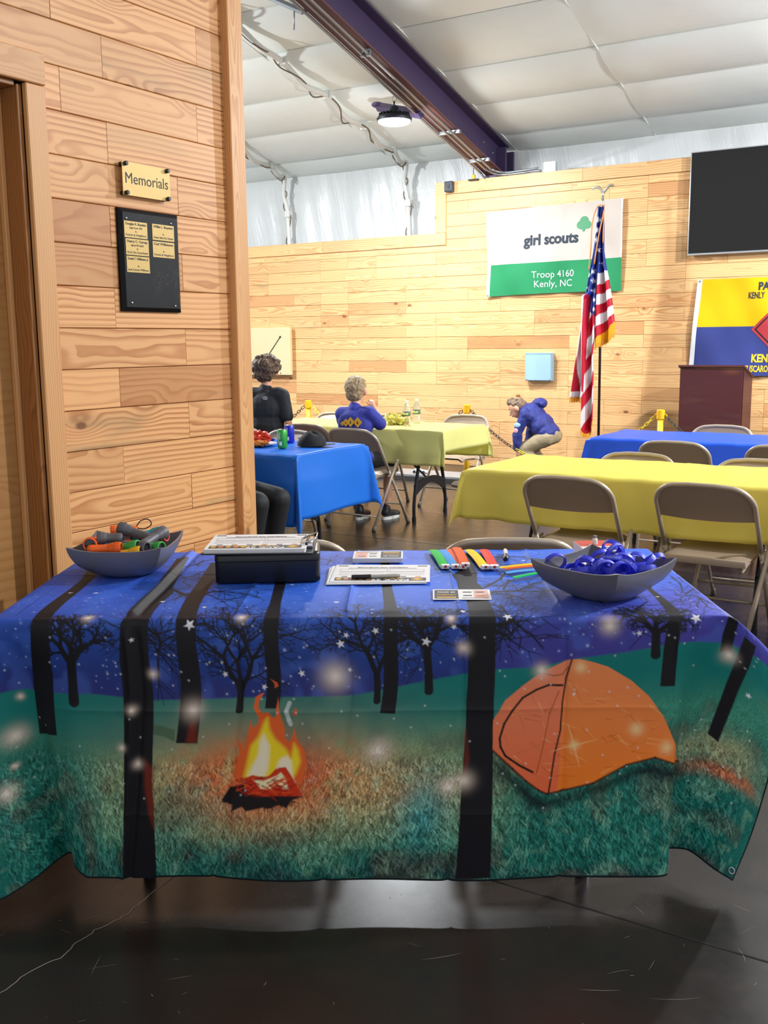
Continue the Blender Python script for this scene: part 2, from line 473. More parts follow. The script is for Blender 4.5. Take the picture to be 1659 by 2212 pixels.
def trim_board(name, length, height, M, mat, thick, label):
    o = board(length, height, mat, None, M, thick, name); struct(o, label); return o
# end post, door casing
o = MB().bbox(-1.875, 1.875, -0.20, 0.0, -0.0425, 0.0425, 0.003, 1).build('trim_1', PINE_TRIM, None, M=TR(LEFT_X+0.034, 3.188, 1.875) @ RY(PI/2) @ RX(PI/2)); struct(o, 'pine end post of the partition')
o.matrix_world = TR(LEFT_X+0.034, 3.188, 1.875) @ Matrix(((0, 1, 0, 0), (0, 0, 1, 0), (1, 0, 0, 0), (0, 0, 0, 1)))
AX_V = Matrix(((0, 1, 0, 0), (0, 0, 1, 0), (1, 0, 0, 0), (0, 0, 0, 1)))     # board upright on the partition: length up, face to +X
o = MB().bbox(-1.1025, 1.1025, -0.021, 0.0, -0.0375, 0.0375, 0.003, 1).build('trim_2', PINE_TRIM); o.matrix_world = TR(LEFT_X+0.021, 2.243, 1.1025) @ AX_V; struct(o, 'upright pine door casing')
o = MB().bbox(-0.56, 0.56, -0.021, 0.0, -0.0475, 0.0475, 0.003, 1).build('trim_3', PINE_TRIM); o.matrix_world = TR(LEFT_X+0.023, 1.722, 2.255) @ RZ(-PI/2); struct(o, 'pine casing over the door')
dr = empty('door_1', (LEFT_X, 1.7, 0)); struct(dr, 'brown wooden door with its frame at the left edge')
def up(mb, name, mat, loc, parent):
    o = mb.build(name, mat, parent); o.matrix_local = TR(loc[0]-LEFT_X, loc[1]-1.7, loc[2]) @ AX_V; return o
up(MB().bbox(-1.10, 1.10, -0.135, 0.0, -0.009, 0.009, 0.002, 1), 'door_jamb', PINE_DARK, (LEFT_X-0.001, 2.197, 1.10), dr)
up(MB().bbox(-1.10, 1.10, -0.02, 0.0, -0.016, 0.0, 0.002, 1), 'door_stop', PINE_TRIM, (LEFT_X-0.075, 2.188, 1.10), dr)
o = MB().bbox(-0.42, 0.42, -0.04, 0.0, -1.085, 1.085, 0.002, 1).build('door_leaf', DOOR_PLY, dr); o.matrix_local = TR(-0.095, 0.054, 1.095) @ RZ(-PI/2)
MB().bbox(-0.135, 0.0, -0.5, 0.48, 2.192, 2.208, 0.002, 1).build('door_head', PINE_DARK, dr)
up(MB().bbox(-1.10, 1.10, -0.135, 0.0, -0.009, 0.009, 0.002, 1), 'door_jamb', PINE_DARK, (LEFT_X-0.001, 1.205, 1.10), dr)

# far boarded wall
STEP_X = -5.795
wf = MB().box(-10.2, STEP_X, FAR_Y+0.019, FAR_Y+0.30, 0.0, 2.62).box(STEP_X, -0.4, FAR_Y+0.019, FAR_Y+0.30, 0.0, 3.165)
wf = struct(wf.build('wall_far', BACKING), 'long pine boarded wall at the far end of the hall')
rng = random.Random(5)
RH = 0.1355
def far_board(x0, x1, z0, z1, mat=PINE_FAR, dy=0.0, thick=0.019, name='plank'):
    g = 0.0012
    board(x1-x0-2*g, z1-z0-2*g, mat, wf, TR((x0+x1)/2, FAR_Y - dy + rng.uniform(-.001, .001), (z0+z1)/2) @ RZ(PI), thick, name)
k = -1; zr = 1.330 - 10*RH
studs = lambda i: -5.79 + 0.405*i
row = 0
while True:
    z0 = zr + row*RH; z1 = z0 + RH; row += 1
    if z1 < 0.01: continue
    if z0 > 3.04: break
    z0 = max(z0, 0.0)
    xl = -10.15 if z1 <= 2.50 else (STEP_X + 0.135 if z0 > 2.40 else -10.15)
    if z0 < 2.485 < z1:
        for a_, b_ in ((-10.15, -8.6), (-8.6, -7.0), (-7.0, STEP_X+0.135)): far_board(a_, b_, z0, 2.49)
    top = min(z1, 3.035)
    # joints on the stud grid, boards two to four studs long
    i = -11 + rng.choice([0, 1, 2]); x = xl; ends = []
    while studs(i) < -0.5:
        if studs(i) > xl + 0.15: ends.append(studs(i))
        i += rng.choice([2, 2, 3, 1])
    ends.append(-0.42)
    if abs(z0 - (1.330)) < 0.01: ends = [e for e in ends if not (-5.4 < e < -4.1)] + [studs(1), studs(4)]; ends.sort()
    for e in ends:
        m_ = PINE_FAR
        if abs(z0-1.330) < 0.01 and abs(e - studs(4)) < 0.01: m_ = HEART
        far_board(x, e, z0, top, m_); x = e
# trims that cap it
for a, b in ((-10.15, -8.55), (-8.55, -7.35), (-7.35, STEP_X+0.135)):
    far_board(a, b, 2.485, 2.622, PINE_FAR, 0.018, 0.022, 'cap_board')
for a, b in ((STEP_X, -4.05), (-4.05, -2.2), (-2.2, -0.42)):
    far_board(a, b, 3.035, 3.168, PINE_FAR, 0.018, 0.022, 'cap_board')
o = board(0.55-0.137, 0.135, PINE_FAR, wf, TR(STEP_X+0.0675, FAR_Y-0.018, 2.83) @ Matrix(((0, 0, -1, 0), (0, -1, 0, 0), (-1, 0, 0, 0), (0, 0, 0, 1))), 0.022, 'cap_board')

# insulated eave wall behind and above it, roof lining
we = MB()
P = []
for i in range(9):
    z = 2.35 + (roof_z(EAVE_Y) - 2.35)*i/8; rowp = []
    for j in range(161):
        x = -10.5 + 10.5*j/160
        w = 0.018*math.sin(x*7.0 + 0.6*math.sin(z*3)) + 0.010*math.sin(x*23.0 + z*2.5) + 0.006*math.sin(x*51.0 + 5*z)
        rowp.append((x, EAVE_Y - 0.03 - w*(1 - abs(i-4)/5), z))
    P.append(rowp)
we.grid(P[::-1])
we = struct(we.build('wall_eave', VINYL_W, None, True), 'white vinyl faced wall above the boards')
ce = struct(empty('ceiling', (0, 0, 0)), 'sloping ceiling of white vinyl insulation')
YL = [10.80, 10.40, 9.705, 9.03, 8.25, 7.59, 6.90, 6.20, 5.50, 4.80, 4.10, 3.40]
XL = [-10.5, -9.58, -8.04, -6.50, -4.96, -3.42, -1.88, -0.34, 1.20, 2.74]
rng = random.Random(9)
for a, b in zip(YL[:-1], YL[1:]):
    for c, d in zip(XL[:-1], XL[1:]):
        n = 12; sag = rng.uniform(0.03, 0.055) * min(1.0, (a-b)/0.6); G = []
        ph = rng.uniform(0, 6); tl = rng.uniform(-.3, .3)
        for i in range(n+1):
            u = i/n; r_ = []
            for j in range(n+1):
                v = j/n; x = c + (d-c)*v; y = a + (b-a)*u
                s = sag * (math.sin(PI*u) ** 0.7) * (0.55 + 0.45*math.sin(PI*v) ** 0.6) * (1 + tl*(v-.5))
                if c < -5.1 < d: s *= min(1.0, max(0.0, (abs(x+5.107)-.12)/.35))
                s += (0 if c < -5.1 < d else 1)*0.004*math.sin(14*v + ph + 3*u) * math.sin(PI*u) * (1 - math.sin(PI*v)*0.5)
                r_.append((x, y, roof_z(y) - s))
            G.append(r_)
        MB().grid(G).build('panel', VINYL, ce, True)
MB().add([(-10.5, 3.40, roof_z(3.4)), (2.74, 3.40, roof_z(3.4)), (2.74, -3.0, roof_z(3.4)+0.3), (-10.5, -3.0, roof_z(3.4)+0.3)], [(0, 1, 2, 3)]).build('roof_lining', VINYL, ce)
for x in XL[1:-1]:
    MB().tube([(x, EAVE_Y-0.01, roof_z(EAVE_Y)-.004), (x, 3.4, roof_z(3.4)-.004)], 0.008, 6).build('lining_tape', SEAM, ce)
for y in YL[1:]:
    MB().box(-10.5, 2.74, y-0.010, y+0.010, roof_z(y)-0.005, roof_z(y)-0.002).build('lining_band', SEAM, ce)
# ------------------------------------------------------------------ the registration table in front
TAB_A = math.radians(31.3)
TAB_O = Vector((-1.55 + math.sin(TAB_A)*0.40, 2.365 - math.cos(TAB_A)*0.40, 0.0))   # middle of the front edge, on the floor
def tab(s, b, z): return Vector((TAB_O.x + math.cos(TAB_A)*s - math.sin(TAB_A)*b, TAB_O.y + math.sin(TAB_A)*s + math.cos(TAB_A)*b, z))
TAB_M = TR(*TAB_O) @ RZ(TAB_A)
TAB_Z = 0.749            # top of the cloth
TABLE_TOP_M = simple('white_table_plastic', '#c9c7c2', 0.55, bump=0.1, scale=60)
TABLE_LEG_M = simple('dark_table_leg', '#26262b', 0.4, 0.4, var=0.1)
def wishbone_leg(m, x, y0, y1, h, r=0.014, crossbar=True):
    """folding-table leg: two splayed tubes joined by an arched bar"""
    ym = (y0+y1)/2
    for y, s in ((y0, -1), (y1, 1)):
        m.tube(cat_rom([(x, ym + s*0.16, h), (x, ym + s*0.17, h*0.72), (x, ym + s*(abs(y1-y0)/2 - 0.03), h*0.42), (x, y, h*0.2), (x, y, 0.03)], 5), r, 8)
        m.tube([(x, y, 0.04), (x, y, 0.0)], r*1.25, 8)
    return m
def arch_bar(x, y0, y1, h):
    m = MB(); ym = (y0+y1)/2; P = []
    n = 12
    for i in range(n+1):
        u = i/n; y = y0+0.012 + (y1-y0-0.024)*u
        zc = 0.36*h + 0.10*h*math.sin(PI*u); th = 0.024 + 0.02*abs(2*u-1)
        P.append(((x-0.009, y, zc-th), (x+0.009, y, zc-th), (x+0.009, y, zc+th), (x-0.009, y, zc+th)))
    for i in range(n):
        a, b = P[i], P[i+1]
        for k in range(4): m.add([a[k], a[(k+1) % 4], b[(k+1) % 4], b[k]], [(0, 1, 2, 3)])
    return m
def folding_table(loc, rz, L, D, H, label, group=None, zgap=0.0):
    """loc = middle of the table on the floor"""
    t = empty('folding_table', loc, rz)
    MB().bbox(-L/2, L/2, -D/2, D/2, H-0.045, H, 0.012, 3).build('table_top', TABLE_TOP_M, t, 30)
    for s in (-1, 1):
        m = MB(); wishbone_leg(m, s*(L/2-0.31), -D/2+0.10, D/2-0.10, H-0.045)
        lg = m.build('leg', TABLE_LEG_M, t, 40)
        arch_bar(s*(L/2-0.31), -D/2+0.10, D/2-0.10, H-0.045).build('crossbar', TABLE_LEG_M, lg)
        MB().tube([(s*(L/2-0.31), 0, 0.30), (s*0.12, 0, H-0.05)], 0.008, 6).build('brace', TABLE_LEG_M, t, True)
    tag(t, label, 'table', group)
    return t
folding_table(tab(0, 0.40, 0), TAB_A, 1.78, 0.78, 0.738, 'folding table hidden under the camping scene cloth')
# ---- shape of the printed cloth: cloth coordinates (S across, T from the back edge down to the hem) -> table coordinates (s, b, z)
T_ROWS = [0.0, 0.45, 0.785, 0.80, 0.815, 0.97, 1.14, 1.31, 1.48]
S_KNOTS = [-1.12, -1.02, -0.94, -0.86, -0.78, -0.70, 0.70, 0.775, 0.84, 0.90, 0.98, 1.08]
def _row_top(b, z=0.745):
    return [(-0.955, b, z-0.16), (-0.935, b, z-0.07), (-0.915, b, z-0.006), (-0.86, b, z), (-0.78, b, z), (-0.70, b, z),
            (0.70, b, z), (0.775, b, z), (0.84, b, z), (0.893, b, z-0.001), (0.925, b, z-0.05), (0.945, b, z-0.14)]
def _mid(z, b=-0.012):
    return [(-0.70, b, z), (0.70, b, z)]
CLOTH_ROWS = [
    _row_top(0.80), _row_top(0.35), 
    [(-1.07, .02, .585), (-1.0, .012, .655), (-.925, .012, .736), (-.86, .014, .745), (-.78, .014, .745), (-.70, .014, .745), (.70, .014, .745), (.775, .014, .745), (.84, .014, .745), (.895, .014, .743), (.97, .03, .69), (1.07, .045, .59)],
    [(-1.075, .012, .575), (-1.005, .0, .645), (-.93, -.002, .73), (-.862, -.002, .741), (-.78, -.003, .742), (-.70, -.003, .742), (.70, -.003, .742), (.775, -.003, .742), (.84, -.002, .742), (.897, .003, .740), (.975, .025, .685), (1.072, .042, .58)],
    [(-1.075, .005, .565), (-1.008, -.008, .632), (-.93, -.01, .716), (-.86, -.008, .728), (-.78, -.011, .728), (-.70, -.012, .728), (.70, -.012, .728), (.775, -.012, .728), (.84, -.006, .728), (.897, .006, .727), (.978, .022, .672), (1.074, .04, .57)],
    [(-1.075, -.02, .45), (-1.0, -.03, .515), (-.92, -.02, .562), (-.845, .022, .573), (-.785, .006, .573), (-.70, -.012, .573), (.70, -.012, .573), (.775, -.012, .573), (.825, .02, .573), (.89, .03, .575), (.98, .02, .55), (1.066, .04, .45)],
    [(-1.06, -.05, .30), (-.98, -.06, .365), (-.90, -.035, .398), (-.826, .05, .403), (-.775, .012, .403), (-.70, -.013, .403), (.70, -.013, .403), (.774, -.012, .403), (.812, .048, .403), (.875, .055, .405), (.96, .022, .385), (1.035, .03, .31)],
    [(-.985, -.075, .16), (-.92, -.075, .205), (-.865, -.035, .23), (-.805, .075, .235), (-.762, .015, .233), (-.70, -.014, .232), (.70, -.014, .232), (.773, -.013, .233), (.803, .08, .235), (.86, .082, .238), (.94, .022, .218), (.995, .015, .17)],
    [(-.925, -.092, .038), (-.885, -.075, .05), (-.838, -.03, .068), (-.786, .092, .075), (-.745, .01, .078), (-.70, -.013, .062), (.70, -.014, .060), (.772, -.014, .066), (.80, .112, .070), (.85, .108, .072), (.905, .03, .058), (.945, .0, .042)],
]
CREASES = [-0.306, -0.033, 0.248, 0.505]
def _hermite(xk, Y, x):
    # xk knots (n), Y (..., n, 3) -> values at x (m): (..., m, 3), monotone-friendly cubic
    n = len(xk); xk = np.asarray(xk); d = np.diff(xk)
    sl = np.diff(Y, axis=-2) / d[:, None]
    m = np.zeros_like(Y); m[..., 0, :] = sl[..., 0, :]; m[..., -1, :] = sl[..., -1, :]
    a = sl[..., :-1, :]; b = sl[..., 1:, :]
    w1 = d[1:, None]; w0 = d[:-1, None]
    mm = (a * w1 + b * w0) / (w0 + w1)
    lim = 3 * np.minimum(np.abs(a), np.abs(b))
    mm = np.where(a * b > 0, np.sign(mm) * np.minimum(np.abs(mm), np.maximum(lim, 1e-9)), mm * 0.35)
    m[..., 1:-1, :] = mm
    i = np.clip(np.searchsorted(xk, x, side='right') - 1, 0, n - 2)
    h = d[i][:, None]; t = ((x - xk[i]) / d[i])[:, None]
    y0 = Y[..., i, :]; y1 = Y[..., i + 1, :]; m0 = m[..., i, :] * h; m1 = m[..., i + 1, :] * h
    return (2*t**3 - 3*t**2 + 1) * y0 + (t**3 - 2*t**2 + t) * m0 + (-2*t**3 + 3*t**2) * y1 + (t**3 - t**2) * m1
def cloth_shape(Sv, Tv):
    C = np.array(CLOTH_ROWS, dtype=float)                       # rows, knots, 3
    A = _hermite(S_KNOTS, C, Sv)                                # rows, nS, 3
    A = np.swapaxes(A, 0, 1)                                    # nS, rows, 3
    G = _hermite(T_ROWS, A, Tv)                                 # nS, nT, 3
    G = np.swapaxes(G, 0, 1).copy()                             # nT, nS, 3
    S = Sv[None, :]; T = Tv[:, None]
    drop = np.clip((T - 0.80) / 0.68, 0, 1)
    ontop = np.clip((0.79 - T) / 0.03, 0, 1)
    # folded-panel creases: panels bow a little between them
    zig = np.zeros_like(S)
    ks = [-0.62] + CREASES + [0.775]
    for k in range(len(ks) - 1):
        a, b = ks[k], ks[k + 1]
        u = np.clip((S - a) / (b - a), 0, 1)
        zig = zig + np.where((S >= a) & (S <= b), (1 if k % 2 else -0.6) * np.sin(np.pi * u), 0)
    wav = 0.006 * np.sin(S * 7.3 + 1.1) * drop + 0.004 * np.sin(S * 16 + 0.6 + 2 * T) * drop
    for c in CREASES:
        wav = wav - 0.007 * np.exp(-np.abs(S - c) / 0.008)
    lip = 0.006 * np.exp(-((S + 0.575) / 0.010) ** 2) - 0.006 * np.exp(-((S + 0.550) / 0.010) ** 2)
    hz = 0.003 * np.exp(-np.abs(T - 1.03) / 0.010) + 0.002 * np.exp(-np.abs(T - 1.30) / 0.010)
    edge = np.clip((0.78 - np.abs(S)) / 0.06, 0, 1)
    df = np.clip((T - 0.80) / 0.05, 0, 1)
    G[..., 1] -= df * edge * (0.007 * zig * drop ** 0.5 + wav + lip + hz)
    tw = 0.0012 * np.sin(S * 23 + T * 9) + 0.0022 * np.exp(-np.abs(T - 0.33) / 0.008) * np.sin(S * 5)
    for c in CREASES:
        tw = tw + 0.004 * np.exp(-np.abs(S - c) / 0.007)
    G[..., 2] += ontop * (tw + 0.9 * np.where(S < -0.4, lip, 0) + 0.0015)
    return G
# ---- print on the camping cloth, in cloth metres (S across, T from the back edge towards the hem)
TRUNKS = [[(-0.8179,0.057),(-0.7864,0.3336),(-0.7643,0.807),(-0.7643,0.904),(-0.7612,0.9467),(-0.7706,1.1036),(-0.8588,1.115),(-0.821,0.9068),(-0.8084,0.8042),(-0.8147,0.3821),(-0.8588,0.0513)],[(-0.6007,0.0998),(-0.5755,0.4705),(-0.5818,0.7956),(-0.5881,0.807),(-0.5975,0.9011),(-0.5849,1.2148),(-0.5724,1.48),(-0.4654,1.48),(-0.4874,1.346),(-0.5094,1.2148),(-0.5252,0.9011),(-0.5189,0.8013),(-0.5189,0.6901),(-0.5126,0.5561),(-0.5314,0.4677),(-0.5566,0.2025),(-0.5629,0.0941)],[(-0.4811,0.1682),(-0.4716,0.4506),(-0.4622,0.6616),(-0.4528,0.8013),(-0.4559,1.1121),(-0.4024,1.1121),(-0.4056,0.8013),(-0.415,0.6929),(-0.4276,0.4392),(-0.4496,0.1654)],[(-0.2671,0.1112),(-0.2513,0.4534),(-0.2356,0.6987),(-0.2356,0.7928),(-0.245,1.0209),(-0.2104,1.0209),(-0.1978,0.7928),(-0.2073,0.6901),(-0.2199,0.4563),(-0.2419,0.1141)],[(0.0382,0.0884),(0.0508,0.5247),(0.0603,0.7956),(0.0414,1.0351),(0.0791,1.038),(0.0949,0.7956),(0.0791,0.5304),(0.0666,0.0884)],[(0.3026,0.0741),(0.2995,0.2224),(0.2491,0.3707),(0.2585,0.4306),(0.2585,0.5675),(0.2711,0.6787),(0.268,0.7956),(0.2554,1.0095),(0.2585,1.0836),(0.2585,1.2832),(0.2648,1.4743),(0.3435,1.4714),(0.3341,1.2832),(0.3246,1.0066),(0.3341,0.7956),(0.3278,0.6901),(0.3278,0.539),(0.3152,0.442),(0.3246,0.3308),(0.3183,0.2196),(0.3183,0.0741)],[(0.7653,0.3964),(0.7653,0.5418),(0.759,0.7728),(0.7432,0.8783),(0.7369,0.9753),(0.7747,0.9753),(0.7779,0.8783),(0.7904,0.7756),(0.781,0.5618),(0.7841,0.3935)],[(0.91,0.7842),(0.8975,0.8526),(0.8975,0.9011),(0.9226,0.8983),(0.9289,0.8441),(0.9352,0.7956)],[(0.951,0.8298),(0.9352,0.9125),(0.9226,0.9781),(0.9037,1.1264),(0.9289,1.1435),(0.9478,0.9952),(0.9667,0.9125),(0.9824,0.8298)]]
HORIZON = [(-0.9186,0.981),(-0.8241,0.9895),(-0.6668,0.9867),(-0.522,1.0009),(-0.4087,0.9981),(-0.2608,0.9924),(-0.1128,0.9895),(-0.031,0.9895),(0.0949,0.9667),(0.2019,0.9467),(0.3341,0.9268),(0.4316,0.9239),(0.5355,0.904),(0.6488,0.8897),(0.7275,0.8755),(0.7716,0.864),(0.8219,0.864),(0.9006,0.8755),(0.9447,0.8755),(1.0045,0.8583)]
FLAME = [(-0.2985,1.2005),(-0.2985,1.1692),(-0.2922,1.1378),(-0.3017,1.1036),(-0.2891,1.115),(-0.2828,1.1321),(-0.2797,1.0922),(-0.2765,1.0523),(-0.2671,1.0722),(-0.2576,1.0608),(-0.2576,1.0466),(-0.2734,1.018),(-0.2702,0.9924),(-0.2576,0.9838),(-0.2482,0.981),(-0.2608,1.0009),(-0.2608,1.0209),(-0.2482,1.0323),(-0.2356,1.0294),(-0.223,1.0437),(-0.2167,1.0437),(-0.2167,1.0152),(-0.2136,0.9924),(-0.2104,1.0209),(-0.201,1.0466),(-0.1884,1.0722),(-0.1852,1.095),(-0.1726,1.1064),(-0.1664,1.0893),(-0.1664,1.0694),(-0.1538,1.1007),(-0.1317,1.1264),(-0.1223,1.1606),(-0.1254,1.1891),(-0.1286,1.2148),(-0.1443,1.2034),(-0.2608,1.2091)]
YELLOW = [(-0.2734,1.1948),(-0.2702,1.1578),(-0.2671,1.1178),(-0.2513,1.0922),(-0.2419,1.0523),(-0.2356,1.0437),(-0.2262,1.0751),(-0.2073,1.1007),(-0.1915,1.1121),(-0.1758,1.1264),(-0.1632,1.1464),(-0.1601,1.1093),(-0.1475,1.1264),(-0.138,1.1549),(-0.1443,1.1834),(-0.1538,1.2034),(-0.2639,1.2034)]
WHITES = [[(-0.2639,1.1948),(-0.2576,1.172),(-0.245,1.1407),(-0.245,1.1007),(-0.2387,1.0865),(-0.2199,1.1178),(-0.2167,1.1549),(-0.2167,1.1806),(-0.223,1.1977)],[(-0.1947,1.1749),(-0.1915,1.1549),(-0.1852,1.1464),(-0.1726,1.1407),(-0.1601,1.1549),(-0.1506,1.2005),(-0.1443,1.2091),(-0.1569,1.2205)],[(-0.2482,1.2034),(-0.223,1.2062),(-0.1915,1.192),(-0.1821,1.1834),(-0.1695,1.1977),(-0.1569,1.2262),(-0.1726,1.2234),(-0.1884,1.2119),(-0.201,1.2262),(-0.2262,1.2262)]]
LOGS = [[(-0.2702,1.2005),(-0.2513,1.192),(-0.223,1.1977),(-0.2104,1.192),(-0.1947,1.172),(-0.1726,1.1692),(-0.1569,1.1891),(-0.1223,1.2405),(-0.1412,1.2433),(-0.1789,1.2433),(-0.2167,1.2462),(-0.2608,1.2376)]]
ASH = [(-0.3206,1.2576),(-0.3048,1.2262),(-0.2702,1.2148),(-0.2639,1.2319),(-0.2167,1.2405),(-0.1412,1.2405),(-0.1223,1.2433),(-0.1475,1.2547),(-0.1538,1.2747),(-0.1758,1.2661),(-0.1978,1.2775),(-0.2136,1.2747),(-0.2545,1.2861),(-0.2671,1.2747),(-0.2922,1.2889),(-0.2922,1.2718),(-0.3174,1.2661)]
SPARKS = [[(-0.2324,0.9467),(-0.2167,0.9553),(-0.2136,0.9639),(-0.223,0.9696),(-0.223,0.9582)],[(-0.1758,1.0351),(-0.1695,1.018),(-0.1664,1.0209),(-0.1632,1.038)]]
SMOKE = [(-0.1852,1.0066),(-0.1915,1.0266),(-0.1821,1.0494),(-0.1758,1.0608)]
TENT = [(0.5166,0.9068),(0.5418,0.9068),(0.5764,0.9154),(0.611,0.9268),(0.6677,0.961),(0.7118,1.0009),(0.7464,1.0523),(0.7747,1.1093),(0.8439,1.2034),(0.781,1.1777),(0.7306,1.1606),(0.6614,1.1806),(0.5796,1.2291),(0.5009,1.249),(0.4663,1.2547),(0.4442,1.2433),(0.4128,1.2176),(0.3781,1.1834),(0.3278,1.135),(0.3246,1.058),(0.353,1.0066),(0.397,0.9696),(0.4411,0.9382),(0.4852,0.9182)]
TENT_RIGHT = [(0.5198,0.9068),(0.5418,0.9068),(0.5764,0.9154),(0.611,0.9268),(0.6677,0.961),(0.7118,1.0009),(0.7464,1.0523),(0.7747,1.1093),(0.8439,1.2034),(0.781,1.1777),(0.7306,1.1606),(0.6614,1.1806),(0.5796,1.2291),(0.5009,1.249),(0.4914,1.249),(0.4977,1.1407),(0.4977,1.018),(0.5072,0.9524)]
TENT_RIDGE = [(0.5198,0.9068),(0.5072,0.9524),(0.4977,1.018),(0.4946,1.0893),(0.482,1.1492),(0.4694,1.2547)]
TENT_DOOR = [(0.4977,0.9724),(0.4631,0.9696),(0.4316,0.981),(0.397,1.0009),(0.3718,1.0323),(0.353,1.0665),(0.3435,1.1036),(0.3467,1.1264),(0.3593,1.1492),(0.3939,1.1749),(0.4285,1.1948)]
TENT_SEAM = [(0.4883,0.9867),(0.4663,1.0408),(0.4505,1.1378),(0.4379,1.1977)]
TENT_FLY = [(0.4411,0.9382),(0.4757,0.9467),(0.4977,0.9439),(0.5135,0.9239)]
TENT_SHADOW = [(0.3309,1.1464),(0.353,1.1578),(0.4033,1.2062),(0.4442,1.2433),(0.4694,1.2576),(0.5135,1.249),(0.5985,1.2176),(0.674,1.1777),(0.7306,1.1578),(0.8439,1.2005),(0.8565,1.2291),(0.696,1.1977),(0.5985,1.2376),(0.504,1.2718),(0.4537,1.2861),(0.4222,1.2775),(0.3844,1.2262),(0.3372,1.1834)]
GLINTS = [(0.5292,1.1292,0.022),(0.6834,1.0865,0.03),(0.759,1.135,0.03),(0.5418,0.9268,0.025)]
GLOWS = [(-0.4213,1.0266,0.0255),(-0.5724,1.0266,0.0128),(-0.5944,1.1264,0.0104),(-0.5503,1.1692,0.0128),(-0.0719,0.941,0.0348),(0.0477,1.1321,0.0302),(0.2522,0.8755,0.0162),(0.2617,1.2119,0.0232),(0.2271,1.2262,0.0209),(0.611,0.8213,0.0232),(0.4442,0.9325,0.0186),(-0.906,1.1007,0.0255),(-0.9469,1.2319,0.022),(-0.8808,1.0038,0.0093),(-0.9186,1.1749,0.0081),(0.9195,0.9068,0.0186),(-0.5189,0.9353,0.0116),(-0.2922,0.7928,0.0139),(-0.6731,0.7899,0.0139),(0.2239,0.8013,0.0116),(-0.799,1.2462,0.0104)]
STARS = [(-0.4181,0.8127,0.0117),(-0.0499,0.8612,0.0091),(-0.0342,0.8412,0.0065),(0.0382,0.8298,0.0078),(0.161,0.8583,0.0104),(0.3624,0.7956,0.0104),(0.2302,0.8213,0.0065),(-0.1538,0.9325,0.0078),(-0.2482,0.9667,0.0065),(-0.3426,0.9353,0.0065),(-0.0342,0.9268,0.0052),(0.8219,0.8042,0.0117),(0.6834,0.8412,0.0065),(0.9698,0.9981,0.0065),(-0.5629,0.8498,0.0052),(-0.7958,0.5447,0.0065),(-0.7234,0.5561,0.0078),(-0.5189,0.6616,0.0078),(-0.3993,0.7158,0.0065),(-0.201,0.4591,0.0065),(-0.0656,0.673,0.0078),(0.0823,0.4392,0.0065),(0.2554,0.7671,0.0065),(0.4789,0.1654,0.0065),(0.5261,0.9952,0.0039),(0.7716,0.6359,0.0052)]
BRANCHES = [(0.00812,[(0.3278,0.5161),(0.3813,0.4163),(0.4065,0.3308)]),(0.00812,[(0.3341,0.596),(0.3624,0.5646),(0.4159,0.5675),(0.504,0.5589),(0.5638,0.5846)]),(0.00464,[(0.3781,0.5475),(0.4002,0.4534),(0.4065,0.4192)]),(0.0058,[(0.4159,0.5675),(0.4663,0.4734),(0.5135,0.4449)]),(0.00464,[(0.3781,0.596),(0.397,0.6359),(0.4222,0.6559)]),(0.00464,[(0.312,0.7015),(0.3561,0.7357),(0.3656,0.7956),(0.3781,0.8127)]),(0.0058,[(0.3341,0.8156),(0.3593,0.8127),(0.3781,0.8042)]),(0.00464,[(0.3278,0.8298),(0.353,0.8412),(0.3718,0.8583)]),(0.00348,[(0.3404,0.8184),(0.3624,0.8298),(0.3781,0.8498)]),(0.00696,[(0.3215,0.1625),(0.3844,0.1112),(0.4568,0.097),(0.5072,0.1483)]),(0.0058,[(0.3309,0.2196),(0.4002,0.2224),(0.4726,0.2139),(0.5198,0.2709)]),(0.0058,[(0.2995,0.2224),(0.2648,0.1654),(0.2271,0.0941)]),(0.00464,[(0.2617,0.3793),(0.2302,0.2937),(0.1987,0.2709)]),(0.00928,[(-0.522,0.5104),(-0.4748,0.5903),(-0.4276,0.5703),(-0.3961,0.5447)]),(0.0058,[(-0.5566,0.2025),(-0.5189,0.2025),(-0.5094,0.1369)]),(0.00464,[(-0.5346,0.3764),(-0.5094,0.3508),(-0.4811,0.2795)]),(0.00464,[(-0.5189,0.8241),(-0.4968,0.8384),(-0.4905,0.8583),(-0.5,0.8812)]),(0.00348,[(-0.5189,0.8469),(-0.5063,0.864),(-0.5031,0.8783)]),(0.0058,[(-0.3961,0.5447),(-0.33,0.5646),(-0.2734,0.6188)]),(0.00348,[(-0.4276,0.5703),(-0.3804,0.6331),(-0.3143,0.6559)]),(0.00348,[(-0.1506,0.1084),(-0.1128,0.1397),(-0.1223,0.2082)]),(0.00464,[(0.8219,0.6217),(0.8754,0.6103),(0.9006,0.6872)]),(0.00348,[(0.8534,0.5988),(0.9006,0.5304),(0.8943,0.5133)]),(0.00348,[(0.8817,0.6331),(0.8754,0.7329),(0.8975,0.7585)]),(0.00348,[(0.7338,0.6901),(0.6992,0.7357),(0.6614,0.7956)]),(0.00348,[(0.8723,0.3907),(0.8754,0.4762),(0.8534,0.576)]),(0.00464,[(0.0949,0.8213),(0.1264,0.8241),(0.1452,0.8355),(0.161,0.8441)])]
TREES = [(-0.714,1.0095,0.249,0.133,0.022,3,0.4),(-0.308,1.0266,0.336,0.116,0.0162,11,0.12),(0.0319,1.0038,0.29,0.11,0.0162,5,0.22),(0.161,0.981,0.273,0.116,0.0197,9,0.38),(0.7243,0.8954,0.174,0.093,0.0209,15,0.3),(0.3467,0.2224,0.07,0.07,0.007,21,0.2)]
